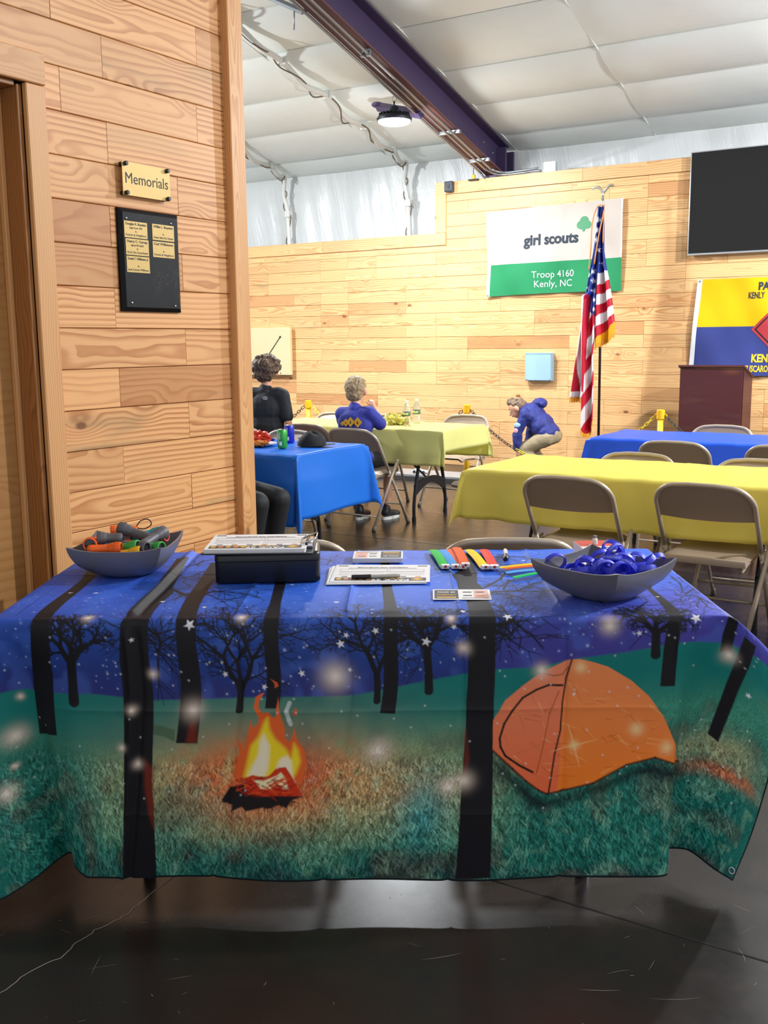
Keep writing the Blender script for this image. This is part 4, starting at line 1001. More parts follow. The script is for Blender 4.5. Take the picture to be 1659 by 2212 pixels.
def form_print(parent, w, h, z, rot=PI):
    """printed sheet: banner, heading, ruled boxes; read from the far side of the table"""
    Rm = RZ(rot); q = lambda x0, x1, y0, y1: MB().box(x0, x1, y0, y1, z, z+.0002, Rm)
    q(-w*.46, w*.46, h*.27, h*.44).build('banner', BANNER, parent)
    letters('PACK 29', .028, PAPER, parent, Rm @ TR(-w*.10, h*.395, z+.0003), .0006, depth=.0001)
    for k in range(6): q(w*(-.22+.07*k), w*(-.165+.07*k), h*.295, h*.33).build('mark', YEL_INK, parent).location.z = .0003
    MB().add([(-w*.44, h*.355, z+.0003), (-w*.37, h*.29, z+.0003), (-w*.30, h*.355, z+.0003), (-w*.37, h*.42, z+.0003)], [(0, 1, 2, 3)], Rm).build('emblem', YEL_INK, parent)
    for k in range(5):
        x = w*(.12 + .075*k)
        MB().prism([(x + .008*math.cos(a), h*.345 + .012*math.sin(a)) for a in [2*PI*i/10 for i in range(10)]], z+.0002, z+.0003, Rm).build('badge', ORANGE_INK if k % 2 else YEL_INK, parent)
    for k in range(6):
        x = w*(-.38 + .15*k); q(x-.008, x+.008, h*.19, h*.235).build('mark', GREY_INK if k % 2 else ORANGE_INK, parent)
    for (x0, x1, y) in ((-.44, -.05, .10), (-.02, .20, .10), (.22, .44, .10), (-.44, -.05, .02), (-.02, .44, .02), (-.44, .44, -.06)):
        q(w*x0, w*x1, h*y, h*y+.0012).build('rule', GREY_INK, parent)
    for (x0, x1) in ((-.44, -.08), (-.06, .44)):
        f = MB(); y0, y1 = -h*.22, -h*.10
        for a, b, c, d in ((x0*w, x1*w, y0, y0+.001), (x0*w, x1*w, y1, y1+.001), (x0*w, x0*w+.001, y0, y1), (x1*w-.001, x1*w, y0, y1)): f.box(a, b, c, d, z, z+.0002, Rm)
        f.build('box_outline', GREY_INK, parent)
    letters('COME JOIN THE ADVENTURE!', .011, INK, parent, Rm @ TR(0, -h*.33, z+.0002), .0002, depth=.0001)
    q(-w*.36, w*.36, -h*.29, -h*.275).build('rule', INK, parent)
    for sx in (-1, 1):
        q(sx*w*.42-.014, sx*w*.42+.014, -h*.44, -h*.40).build('mark', INK, parent)
cl = empty('clipboard'); cl.matrix_world = tabM(-0.290, 0.418, TAB_Z+.0905, rot=0.02)
MB().bbox(-.159, .150, -.1145, .1145, 0, .003, .0012, 2).build('board', simple('clipboard_board', '#2a2a2e', 0.5), cl)
st = MB()
for k in range(9):
    dx, dy = rng.uniform(-.0015, .0015), rng.uniform(-.0015, .0015); st.box(-.152+dx, .127+dx, -.108+dy, .108+dy, .0032 + k*.0013, .0032 + k*.0013 + .0011)
sp = st.build('paper_stack', PAPER, cl); form_print(sp, .279, .216, .0150)
for ob in sp.children: ob.location.x -= .0125
CHROME = simple('chrome', '#d8d8de', 0.12, 1.0)
ch = MB().bbox(.112, .146, -.055, .055, .003, .0185, .004, 2); ch.build('clip_base', CHROME, cl, 40)
MB().tube(cat_rom([(.118, -.05, .018), (.150, -.045, .030), (.155, 0, .033), (.150, .045, .030), (.118, .05, .018)], 6), .0022, 6).build('clip_lever', CHROME, cl, True)
MB().tube([(.128, -.058, .017), (.128, .058, .017)], .004, 8).build('clip_spring', BLACK_PL, cl, True)
tag(cl, 'clipboard with a stack of printed forms lying on the cash box', 'clipboard')
# loose forms, marker
for k, (dx, dy, rt, lab) in enumerate(((-.010, -.006, .03, 'bottom sheet of the loose forms in the middle of the table'), (-.006, .000, .0, 'middle sheet of the loose forms in the middle of the table'), (.004, .006, -.02, 'printed form on top of the loose sheets under the marker'))):
    f = MB().box(-.1395, .1395, -.108, .108, 0, .0012).build('form_sheet', PAPER); f.matrix_world = tabM(.043+dx, .432+dy, TAB_Z + .002 + k*.0016, rt - .015)
    if k == 2: form_print(f, .279, .216, .0013)
    tag(f, lab, 'paper', 'loose forms on the table')
def marker(M, label, cap='#17161a', body='#a7a59d', L=.137, R=.0058):
    t = empty('marker_pen'); t.matrix_world = M @ RY(PI/2)
    MB().lathe([(0, 0), (R*.7, 0), (R*.8, .001), (R*.85, L*.06), (R, L*.08), (R, L*.60)], 16).build('barrel', simple('marker_body_'+body[1:], body, .4), t, 40)
    MB().lathe([(R*1.12, L*.60), (R*1.16, L*.61), (R*1.10, L*.97), (R*.9, L), (0, L)], 16).build('cap', simple('marker_cap', cap, .4), t, 40)
    MB().box(-.001, .001, R*1.0, R*1.5, L*.62, L*.82).build('pocket_clip', simple('marker_cap', cap, .4), t)
    MB().lathe([(R*1.01, L*.30), (R*1.01, L*.46)], 16, None, -.8, .8).build('printed_band', INK, t)
    tag(t, label, 'marker'); return t
marker(tabM(.100, .376, TAB_Z+.0125, PI+.10), 'grey and black marker lying on the loose forms', L=.137)
marker(tabM(.434, .742, TAB_Z+.008, -PI/2-.09), 'short marker with black cap standing beside the coloured bracelets', body='#c9c6c0', L=.135, R=.0075)
# card stack and card
def event_card(t, w, h, z, rot):
    Rm = RZ(rot)
    MB().box(-w*.47, -w*.06, -h*.42, h*.42, z, z+.0002, Rm).build('picture', BANNER, t)
    letters('PACK 29', .017, PAPER, t, Rm @ TR(-w*.265, h*.20, z+.0003), .0004, depth=.0001, fit=w*.30)
    letters('PASSPORT', .015, YEL_INK, t, Rm @ TR(-w*.265, -h*.05, z+.0003), .0003, depth=.0001, fit=w*.34)
    MB().box(-w*.43, -w*.10, -h*.34, -h*.24, z+.0002, z+.0003, Rm).build('caption', YEL_INK, t)
    for (x, y, m) in ((.10, .22, INK), (.32, .22, INK), (.10, -.12, INK), (.32, -.12, ORANGE_INK)):
        MB().box(w*(x-.075), w*(x+.075), h*(y-.04), h*(y+.04), z, z+.0002, Rm).build('caption', m, t)
    MB().box(w*.21, w*.46, -h*.40, h*.42, z, z+.0001, Rm).build('tint', PINK_INK, t)
    MB().box(w*.00, w*.45, -h*.38, -h*.33, z, z+.0002, Rm).build('caption', GREY_INK, t)
st = MB()
for k in range(9):
    dx = rng.uniform(-.001, .001); st.box(-.076+dx, .076+dx, -.055, .055, .0015*k, .0015*k+.0013)
cs = st.build('card_stack', PAPER); cs.matrix_world = tabM(.033, .655, TAB_Z+.0015, -.01); event_card(cs, .152, .11, .0135, PI)
tag(cs, 'stack of small printed cards behind the loose forms', 'cards')
cd_ = MB().box(-.076, .076, -.055, .055, 0, .0008).build('event_card', PAPER); cd_.matrix_world = tabM(.262, .190, TAB_Z+.003, -.03); event_card(cd_, .152, .11, .0009, 0)
tag(cd_, 'single printed card with a dark picture near the table front', 'card')
# paper bracelets
def strip_mat(c): return thin_sheet('strip_'+c[1:], c, .10, .6, .03, 0.0, spec=.15)
def bracelet(col, a, b, label, w=.029, tagged=True, z=.004):
    a, b = Vector(a), Vector(b); d = b-a; L = d.length; an = math.atan2(d.y, d.x)
    t = empty('paper_bracelet'); t.matrix_world = tabM(a.x, a.y, TAB_Z+z, an)
    n = 14; top = []
    for i in range(n+1):
        u = i/n; zz = .005*math.sin(PI*u) + .0015
        top.append([(L*u, w*(v-.5), zz + .002*math.cos(PI*(v-.5))*1.0) for v in (0, .25, .5, .75, 1)])
    m = MB(); m.grid(top); m.grid([[(p[0], p[1], p[2]-.0009) for p in r] for r in top][::-1]); m.build('strip', strip_mat(col), t, True)
    if tagged:
        g = MB()
        for k in range(3): g.bbox(L-.002, L+.020, -w*.45+.001*k, w*.45-.001*(2-k), .0005+.0035*k, .0035+.0035*k, .0005, 1)
        gt = g.build('paper_tag', PAPER, t)
        MB().box(L+.0201, L+.0204, -w*.12, w*.12, .003, .011).build('mark', simple('red_mark', '#b03028', .6), gt)
    tag(t, label, 'bracelet', 'coloured paper bracelets on the table'); return t
G_, B_, O_, Y_, R_ = '#2fbf4a', '#4c9be8', '#f2621f', '#f3cf1c', '#ee4a3c'
bracelet(G_, (.207, .765), (.232, .515), 'green paper bracelet with a white tag at the left end')
bracelet(B_, (.236, .765), (.262, .515), 'light blue paper bracelet with a white tag')
bracelet(O_, (.262, .772), (.284, .512), 'orange paper bracelet next to the light blue one')
bracelet(O_, (.282, .776), (.292, .512), 'orange paper bracelet overlapping its orange neighbour', z=.009)
bracelet(Y_, (.321, .765), (.349, .505), 'yellow paper bracelet with a white tag')
bracelet(R_, (.368, .765), (.376, .505), 'red paper bracelet with a white tag at the right')
bracelet(Y_, (.60, .552), (.392, .502), 'yellow strip lying flat, tip under the wristband bowl', .022, False)
bracelet(O_, (.60, .512), (.404, .478), 'orange strip lying flat, tip under the wristband bowl', .022, False, .006)
bracelet('#5aa8f0', (.60, .475), (.402, .434), 'blue strip lying flat, tip under the wristband bowl', .024, False)
bracelet('#22c46a', (.60, .455), (.416, .364), 'green strip lying flat nearest the table front', .022, False, .006)
# red and white box behind the right bowl
bx = empty('picture_box'); bx.matrix_world = tabM(.705, .640, rot=.06)
MB().bbox(-.056, .056, -.078, .078, 0, .042, .001, 1).build('carton', simple('white_card', '#dedad6', .55), bx)
MB().box(-.055, .055, -.01, .077, .0421, .0424).build('red_panel', simple('red_print', '#c8402c', .5, var=.15, scale=60), bx)
letters('Sharpie', .026, INK, bx, RZ(PI) @ TR(-.008, .035, .0425), .0004, depth=.0001)
tag(bx, 'red and white carton behind the wristband bowl', 'box')
tb = empty('glass_bottle'); tb.matrix_world = tabM(.700, .655, TAB_Z+.0425)
MB().lathe([(0, 0), (.008, 0), (.0085, .002), (.0085, .016), (.005, .019), (.005, .021)], 14).build('bottle', simple('frosted_white', '#dcdcd8', .25), tb, 40)
MB().lathe([(0, .028), (.0062, .0275), (.0062, .021), (0, .021)][::-1], 14).build('cap', GREY_INK, tb, 40)
tag(tb, 'tiny pale bottle standing on the red and white carton', 'bottle')
# ------------------------------------------------------------------ folding chairs
CHAIR_M = simple('taupe_steel', '#b9a894', 0.36, 0.25, var=0.04); CHAIR_D = simple('taupe_steel_panel', '#a5907e', 0.40, 0.2, var=0.04); RUBBER = simple('grey_rubber', '#5b534b', 0.7)
def make_chair():
    """steel folding chair, sitter faces +Y, origin on the floor under the middle of the seat"""
    t = empty('folding_chair')
    w = 0.225; r = 0.0115; top = 0.765
    def up_pt(s, z):                    # back upright running down into the front leg
        y = 0.235 - (z/top)*0.475
        return (s*w, y, z)
    # back frame: rounded U
    def y_at(z): return 0.235 - (z/top)*0.475
    U = [(-w, y_at(.44), .44), (-w, y_at(.60), .60), (-w, y_at(.67), .67)]
    for k in range(1, 9):
        a = PI - (PI/2)*k/9; U.append((-w+.11 + .11*math.cos(a), y_at(.665+.095*math.sin(a)), .665+.095*math.sin(a)))
    U += [(-.06, y_at(.764)-.006, .765), (.06, y_at(.764)-.006, .765)]
    V = [(-x, y, z) for x, y, z in U[::-1] if abs(x) > .07]
    MB().tube(U + V, r, 10).build('back_frame', CHAIR_M, t, True)
    # backrest panel
    P = []; n = 14
    for i in range(7):
        u = i/6; row_ = []
        for j in range(n+1):
            v = -1 + 2*j/n; x = v*(w-.004)
            edge = abs(v); zt = .757 - .0*edge
            if edge > .52: zt = .665 + .09*math.sqrt(max(0, 1-((edge*(w-.004)-(w-.114))/.11)**2))
            zb = .600 - .010*(1-edge**2)
            z = zb + (zt-zb)*u; y = y_at(z) - .016*(1-edge**2)
            row_.append((x, y, z))
        P.append(row_)
    m = MB(); m.grid(P); m.grid([[(x, y+.004, z) for x, y, z in r_] for r_ in P][::-1]); m.build('backrest', CHAIR_D, t, True)
    for s in (-1, 1):
        MB().tube([up_pt(s, .45), up_pt(s, .03)], r, 10).build('front_leg', CHAIR_M, t, True)
        MB().tube([up_pt(s, .035), up_pt(s, .0)], r*1.35, 10).build('foot_cap', RUBBER, t, True)
        lg = MB().tube([(s*(w+.022), .045, .505), (s*(w+.020), -.03, .40), (s*(w-.012), -.225, .03)], r, 10).build('rear_leg', CHAIR_M, t, True)
        MB().ball((s*(w+.022), .047, .512), .0135, 10).build('pivot', CHAIR_M, lg, True)
        MB().tube([(s*(w-.012), -.222, .035), (s*(w-.013), -.236, .0)], r*1.35, 10).build('foot_cap', RUBBER, t, True)
        MB().tube([(s*(w+.006), -.06, .40), (s*(w+.006), .06, .425)], .006, 6).build('link', CHAIR_M, t, True)
    # seat pan with rounded lip
    S = []
    for i in range(11):
        v = -1 + 2*i/10; row_ = []
        for j in range(9):
            q = j/8; y = -.19 + .40*q; k = (1 - .05*q)*(1 if .05 < q < .95 else .97); lip = max(0, abs(v)-.85)/.15
            z = .432 + .022*q - .012*(1-v*v)*math.sin(PI*q)*.6 - .022*lip**2 - (.022 if j == 0 else 0) - (.02 if j == 8 else 0)
            row_.append((v*.198*k, y, z))
        S.append(row_)
    m = MB(); m.grid(S[::-1]); m.grid([[(x*.985, y, z-.014) for x, y, z in r_] for r_ in S]); m.build('seat', CHAIR_D, t, True)
    MB().bbox(-.198, .198, -.198, -.186, .395, .428, .004, 2).build('seat_lip', CHAIR_M, t, 40)
    MB().tube([(-w+.012, -.19, .105), (w-.012, -.19, .105)], .007, 8).build('stretcher', CHAIR_M, t, True)
    MB().tube([(-w, y_at(.16), .16), (w, y_at(.16), .16)], .007, 8).build('stretcher', CHAIR_M, t, True)
    return t
CHAIR0 = make_chair(); CHAIR_USED = [False]
def chair(x, y, rz, label, group='tan folding chairs in the hall'):
    c = CHAIR0 if not CHAIR_USED[0] else copy_tree(CHAIR0)
    CHAIR_USED[0] = True
    c.location = (x, y, 0); c.rotation_euler = (0, 0, rz)
    tag(c, label, 'chair', group); return c
chair(-1.83, 4.77, 0.0, 'tan folding chair in front of the nearer yellow table, the left of two')
chair(-1.185, 4.82, -0.04, 'tan folding chair in front of the nearer yellow table, the right of two')
chair(-0.56, 4.81, 0.03, 'tan folding chair at the right edge of the picture, only a leg showing')
_p = tab(.47, 1.10, 0); chair(_p.x, _p.y, TAB_A-.03, 'tan folding chair whose rounded top shows behind the coloured bracelets')
_p = tab(-.30, 1.10, 0); chair(_p.x, _p.y, TAB_A+.03, 'tan folding chair showing a sliver of its back beside the clipboard')
chair(-1.85, 5.46, PI, 'tan folding chair beyond the nearer yellow table, its back towards the blue one')
chair(-1.17, 5.44, PI+.03, 'tan folding chair beyond the nearer yellow table at the right edge')
chair(-1.88, 6.70, 0.0, 'tan folding chair in front of the dark blue table, the left of two')
chair(-1.22, 6.73, 0.03, 'tan folding chair in front of the dark blue table at the right edge')
chair(-1.90, 7.60, PI, 'tan folding chair behind the dark blue table in front of the lectern')
chair(-4.16, 7.80, PI, 'tan folding chair behind the right end of the far yellow table')
chair(-4.84, 7.55, PI, 'tan folding chair behind the far yellow table, hidden by the boy in blue')
chair(-5.42, 7.57, PI-.05, 'tan folding chair behind the far yellow table near the yellow post')
chair(-4.30, 6.62, -0.03, 'tan folding chair under the boy in the blue shirt')
chair(-4.93, 6.84, 0.05, 'tan folding chair beside the boy in black, behind the green can')
chair(-4.62, 5.84, PI, 'tan folding chair pushed in behind the light blue table')
chair(-5.12, 5.86, PI+.1, 'tan folding chair at the far left behind the light blue table')
chair(-4.17, 4.60, -PI/2, 'tan folding chair under the person in black trousers')

# ------------------------------------------------------------------ tables with plastic cloths
def plastic_cloth(name, x0, x1, y0, y1, H, over, mat, label, drops, group, seed=1, parent=None):
    """thin sheet over a table; drops(edge, u) gives how far it hangs; corners fall in a point. x0..y1 is the table top"""
    R = random.Random(seed); N = 20; ph = [R.uniform(0, 6.28) for _ in range(8)]
    nx, ny = 96, 56
    ox0, ox1, oy0, oy1 = over
    X = [x0-ox0 + (x1-x0+ox0+ox1)*i/nx for i in range(nx+1)]; Y = [y0-oy0 + (y1-y0+oy0+oy1)*j/ny for j in range(ny+1)]
    def knots(a, lo, hi):          # make sure the table edges are on the grid
        for v in (lo, hi, lo-.012, hi+.012): a[min(range(len(a)), key=lambda k: abs(a[k]-v))] = v
        return sorted(a)
    X = knots(X, x0, x1); Y = knots(Y, y0, y1); G = []
    for y in Y:
        row_ = []
        for x in X:
            dx = max(x0-x, x-x1, 0); dy = max(y0-y, y-y1, 0); sx = -1 if x < x0 else 1; sy = -1 if y < y0 else 1
            px, py, z = min(max(x, x0), x1), min(max(y, y0), y1), H
            for g in range(-4, 14):
                z += .0022*math.exp(-abs(x - (x0 + .06 + .23*g))/.006) if x0 < x < x1 else 0
            z += .0025*math.exp(-abs(y - (y0+y1)/2 - .02)/.006) + .0025*math.sin(9*x+ph[0])*math.sin(11*y+ph[1]) + .0015*math.sin(31*x+ph[2]+5*y)
            if dx and not dy:
                fl = .012 + .020*math.sin(7*y+ph[3])*min(1, dx*3) + .03*dx; px += sx*fl*min(1, dx*6); z -= dx*.985
            elif dy and not dx:
                fl = .012 + .018*math.sin(9*x+ph[4])*min(1, dy*3) + .012*math.sin(23*x+ph[5])*min(1, dy*3) + .06*dy; py += sy*fl*min(1, dy*6); z -= dy*.985
            elif dx and dy:
                d = math.hypot(dx, dy); a = math.atan2(dy, dx); wv = math.sin(2*a)**1.0
                rr = .015 + .20*d*wv + .03*d
                # the two sides fold towards each other: a cone with a rounded ridge
                ca = .5 + (a/(PI/2) - .5)*.55; aa = ca*PI/2
                px += sx*rr*math.cos(aa)*.9; py += sy*rr*math.sin(aa)*.9; z -= d*(.985 - .10*wv)
            row_.append((px, py, max(z, 0.02)))
        G.append(row_)
    m = MB(); m.grid(G); o = m.build(name, mat, parent, True)
    sol = o.modifiers.new('thickness', 'SOLIDIFY'); sol.thickness = 0.0012; sol.offset = 1.0
    tag(o, label, 'tablecloth', group); return o
YELLOW = thin_sheet('yellow_plastic_sheet', '#fbee78', .40, .38, .04, .25, 9.0); YELLOW_OVERLIT = thin_sheet('overlit_yellow_plastic_sheet', '#f4f1a0', .40, .38, .04, .25, 9.0)  # second sheet: the same yellow with overexposure paled into its colour
BLUE = thin_sheet('royal_blue_plastic_sheet', '#2a62ea', .28, .38, .04, .25, 9.0); SKY = thin_sheet('azure_plastic_sheet', '#2a86f0', .36, .38, .04, .25, 9.0)
HT = 0.74
def set_table(x0, x1, y0, y1, over, mat, tlabel, clabel, seed):
    folding_table(((x0+x1)/2, (y0+y1)/2, 0), 0.0, x1-x0-.016, y1-y0-.016, HT-.005, tlabel, 'folding tables in the hall')
    plastic_cloth('plastic_tablecloth', x0, x1, y0, y1, HT, over, mat, clabel, None, 'plastic tablecloths', seed)
set_table(-5.53, -3.715, 4.925, 5.70, (.25, .40, .44, .28), SKY, 'folding table under the light blue cloth', 'light blue plastic tablecloth on the table by the partition', 3)
set_table(-5.53, -3.715, 6.77, 7.50, (.25, .16, .27, .27), YELLOW_OVERLIT, 'folding table under the far yellow cloth', 'yellow plastic tablecloth where the boys sit, its colour paled for strong light', 5)
set_table(-2.51, -0.69, 4.815, 5.585, (.25, .25, .268, .28), YELLOW, 'folding table under the nearer yellow cloth', 'bright yellow plastic tablecloth on the table with two chairs in front', 8)
set_table(-2.56, -0.74, 6.77, 7.54, (.25, .25, .29, .29), BLUE, 'folding table under the dark blue cloth', 'dark blue plastic tablecloth in front of the lectern', 11)

# ------------------------------------------------------------------ things on the hall tables
CAN_TOP = simple('can_aluminium', '#c9c9c6', .3, .85)
def drink_can(x, y, col, label, tcol):
    t = empty('drink_can', (x, y, HT+.004)); R = .033; Hc = .122
    MB().lathe([(0, .004), (.024, .0), (.028, .002), (R, .010), (R, Hc-.014), (.028, Hc-.003)], 28).build('body', simple('can_'+col[1:], col, .3, .35, var=.12, scale=50), t, 40)
    MB().lathe([(.028, Hc-.003), (.0285, Hc), (.026, Hc), (.025, Hc-.004), (0, Hc-.004)], 28).build('lid', CAN_TOP, t, 40)
    MB().bbox(-.006, .006, -.012, .012, Hc-.004, Hc-.002, .0006, 1).build('ring_pull', CAN_TOP, t)
    for k, (a0, z0, z1) in enumerate(((-2.0, .055, .10), (-1.75, .03, .095), (-1.45, .06, .105))): MB().lathe([(R+.0006, z0), (R+.0006, z1)], 3, None, a0, a0+.12).build('printed_bar', tcol, t)
    bc = MB().lathe([(R+.0006, .020), (R+.0006, .045)], 6, None, -1.55, -1.0).build('barcode', PAPER, t)
    tag(t, label, 'can'); return t
drink_can(-4.03, 5.20, '#3aa845', 'green drink can on the light blue table', PAPER)
drink_can(-4.20, 5.50, '#2a34b8', 'blue drink can behind the green one', PAPER)
# black cap
cp = empty('baseball_cap', (-3.92, 5.37, HT+.006), 0.6); CAPM = simple('black_cap_cloth', '#17161a', .8, var=.15, scale=60)
G = []
for i in range(9):
    a = PI/2*i/8; G.append([(.088*math.cos(a)**.8*math.cos(b)*(1.08), .078*math.cos(a)**.8*math.sin(b), .088*math.sin(a)*(1+.10*math.sin(3*b+1)) + .004) for b in [2*PI*j/28 for j in range(29)]])
MB().grid(G).build('crown', CAPM, cp, True)
G = []
for i in range(7):
    u = i/6; G.append([(math.cos(b)*(.090+.065*u*math.cos(b*.9)), math.sin(b)*.080, .010 + .006*math.cos(b*1.5)*u) for b in [-1.25 + 2.5*j/16 for j in range(17)]])
br = MB(); br.grid(G); br.grid([[(p[0], p[1], p[2]-.003) for p in r] for r in G][::-1]); br.build('brim', simple('cap_brim', '#3a3834', .8, var=.3, scale=90), cp, True)
MB().ball((0, 0, .094), .006, 8).build('button', CAPM, cp, True)
tag(cp, 'black baseball cap lying on the light blue table', 'cap')
FOIL = simple('crumpled_foil', '#c8ccd2', .25, .8, var=.25, scale=60)
def crumple(name, x, y, z, dims, mat, label, cat, seed, n=14, rough=.35):
    """crumpled lump: a bumpy folded ball"""
    R = random.Random(seed); m = MB(); m.ball((0, 0, 0), 1.0, n*2)
    vs = []
    for p in m.v:
        k = 1 + rough*(R.random()-.5)*2; vs.append((p[0]*dims[0]*k, p[1]*dims[1]*k, max(-dims[2], p[2]*dims[2]*k)))
    m.v = vs; o = m.build(name, mat); o.location = (x, y, z + dims[2]*.98)
    tag(o, label, cat); return o
crumple('foil_wrapper', -4.10, 5.62, HT+.004, (.085, .055, .024), FOIL, 'crumpled silver foil behind the black cap', 'foil', 4)
crumple('chip_bag', -4.36, 7.13, HT+.004, (.095, .055, .045), simple('yellow_foil_bag', '#d8d078', .3, .45, var=.35, scale=40), 'crumpled yellow and silver chip bag on the far yellow table', 'chip bag', 7)
crumple('chip_bag', -4.46, 7.42, HT+.004, (.07, .05, .035), simple('orange_foil_bag', '#e8a030', .35, .3, var=.3, scale=40), 'crumpled orange bag behind the water bottles', 'chip bag', 9)
crumple('napkin', -4.40, 5.52, HT+.004, (.045, .025, .012), simple('blue_napkin', '#2440b0', .7), 'small crumpled blue napkin beside the blue can', 'napkin', 13)
pl = empty('paper_plate', (-4.28, 5.28, HT+.004)); MB().lathe([(0, .002), (.075, .002), (.115, .016), (.118, .017), (.116, .014), (.076, 0), (0, 0)], 32).build('plate', PAPER, pl, 40); tag(pl, 'white paper plate of snacks at the left end of the light blue table', 'plate')
crumple('snack_bag', -4.33, 5.33, HT+.010, (.085, .055, .040), simple('red_snack_bag', '#c8402a', .35, .2, var=.3, scale=30), 'red snack bag on the paper plate', 'snack bag', 15)
crumple('cheese_snack', -4.22, 5.20, HT+.010, (.07, .030, .018), simple('orange_snack', '#e08a2c', .7, var=.2, scale=60), 'orange snacks spilling from the red bag on the plate', 'snack', 17)
def water_bottle(x, y, label, seed):
    t = empty('water_bottle', (x, y, HT+.004)); gl = NT('clear_bottle_'+str(seed)); gl.set(color=(.93, 1, .95), rough=.08, trans=.85, ior=1.25); gl = gl.m
    prof = [(0, .004), (.026, .0), (.031, .006), (.0315, .05), (.029, .055), (.0315, .06), (.0315, .115), (.030, .125), (.026, .145), (.014, .170), (.0125, .180)]
    MB().lathe(prof, 24).build('bottle', gl, t, 40); MB().lathe([(.0145, .180), (.0148, .196), (0, .197)], 18).build('cap', simple('white_cap', '#e6eaea', .4), t, 40)
    lb = MB().lathe([(.0322, .072), (.0322, .108)], 24).build('label', simple('bottle_label', '#4a6a58', .45, var=.5, scale=90), t, True)
    MB().lathe([(.0327, .082), (.0327, .098)], 8, None, -2.3, -.7).build('label_print', simple('label_print', '#d8d890', .5), lb, True)
    tag(t, label, 'bottle', 'water bottles on the far yellow table'); return t
water_bottle(-4.27, 7.17, 'clear water bottle beside the chip bag, the nearer of two', 1)
water_bottle(-4.31, 7.40, 'clear water bottle farther back on the far yellow table', 2)
# ---- hanging flag, in metres on the plane of the pole (x along the wall, z up)
FLAG_LEFT = [(-3.6632,2.7029),(-3.6865,2.687),(-3.7058,2.5118),(-3.7261,2.3709),(-3.7465,2.2291),(-3.7678,2.1178),(-3.8012,1.8931),(-3.8221,1.7479),(-3.8345,1.6521),(-3.864,1.4362),(-3.8852,1.2833),(-3.907,1.1434),(-3.9416,0.8986),(-3.9552,0.8275)]
FLAG_TAIL_L = [(-3.8294,1.8485),(-3.8067,0.8962),(-3.8091,0.7881),(-3.8082,0.5377)]
FLAG_MID = [(-3.6537,2.7022),(-3.6642,2.3806),(-3.6748,2.0598),(-3.6836,1.8439),(-3.6882,1.649),(-3.6819,1.4022)]
FLAG_TAIL_R = [(-3.6819,1.4022),(-3.6937,1.2966),(-3.678,1.0054),(-3.6767,0.6317)]
FLAG_RIGHT = [(-3.6351,2.7139),(-3.622,2.5063),(-3.6151,2.2535),(-3.5863,2.0873),(-3.5579,1.9677),(-3.5184,1.7444),(-3.5008,1.6269),(-3.4833,1.5137)]
FLAG_TIP = (-3.7269,0.4696)
RIGHT_BANDS = [(2.0576,2.086),(1.9491,1.9966),(1.8525,1.9048),(1.7547,1.8082),(1.6485,1.7227),(1.5437,1.6265),(1.434,1.5295)]
TAIL_LINES = [[(-3.6907,1.5579),(-3.7797,1.4123)],[(-3.6959,1.3794),(-3.7799,1.2182)],[(-3.6932,1.2736),(-3.7813,1.0741)],[(-3.6841,1.1119),(-3.7913,0.873)],[(-3.6802,0.9589),(-3.7972,0.7036)],[(-3.6785,0.7957),(-3.7837,0.5575)]]
CANTON = [[(-3.6214,2.7304),(-3.7164,2.7377),(-3.8102,1.8615),(-3.7566,1.8598),(-3.76,1.7053),(-3.7276,1.6726),(-3.6881,1.6444),(-3.6748,2.0598),(-3.5755,2.0913)]]
SMALL_WHITE = [(-3.7624,1.7008),(-3.7276,1.6726),(-3.7693,1.5867)]
LEFT_RED = [(-3.8053,1.8614),(-3.7566,1.8598),(-3.7624,1.7008),(-3.7693,1.5867),(-3.7748,1.4122),(-3.7799,1.2182),(-3.7869,0.8965),(-3.8067,0.8962),(-3.8102,1.2506),(-3.813,1.5737)]
LEFT_RED2 = [(-3.8811,1.3205),(-3.907,1.1434),(-3.9415,0.8939),(-3.8714,0.8951),(-3.8838,1.1108)]
FLAG_STARS = [(-3.6858,2.4795),(-3.6882,2.3865),(-3.6736,2.2878),(-3.6297,2.1585),(-3.7236,2.0844),(-3.7687,2.0548),(-3.7164,1.9941),(-3.7727,1.9238),(-3.7092,1.899),(-3.702,1.8083),(-3.6996,1.7152),(-3.6789,2.5763)]
# ------------------------------------------------------------------ things on the partition
BRASS = simple('brushed_brass', '#bf9f60', 0.42, 0.35, var=0.06, scale=90); BLACK_INK = simple('engraved_black', '#17140f', 0.6)
WALL_L = Matrix(((0, 0, 1, LEFT_X), (1, 0, 0, 0), (0, 1, 0, 0), (0, 0, 0, 1)))      # local x -> +Y, y -> up, z -> out of the wall
sg = empty('memorials_sign'); sg.matrix_world = WALL_L @ TR(2.7, 1.972, 0)
MB().bbox(-.115, .115, -.056, .056, .020, .0225, .0006, 1).build('plate', BRASS, sg)
letters('Memorials', .052, BLACK_INK, sg, TR(0, 0, .0228), 0.0, fit=.205, depth=.0002)
for x in (-.101, .099):
    for y in (-.048, .048):
        so = MB().lathe([(0, 0), (.0075, 0), (.0075, .032), (.006, .034), (0, .034)], 16).build('standoff', BLACK_PL, sg, 40); so.location = (x, y, 0)
tag(sg, 'gold sign reading Memorials on black standoffs above the plaque', 'sign')
def marble():
    t = NT('black_marble'); tc = t.n('ShaderNodeTexCoord').outputs['Object']
    n = t.noise(tc, 16.0, 6.0, 0.6, 2.2)
    v = t.smooth(t.math('ABSOLUTE', t.math('SUBTRACT', n, .5)), .010, .0)
    v = t.math('MULTIPLY', v, t.smooth(t.noise(tc, 9.0, 2.0), .52, .66))
    t.set(color=t.mix(t.math('MULTIPLY', v, .45), lin('#08080c'), lin('#7a7068')), rough=.5, spec=.2); return t.m
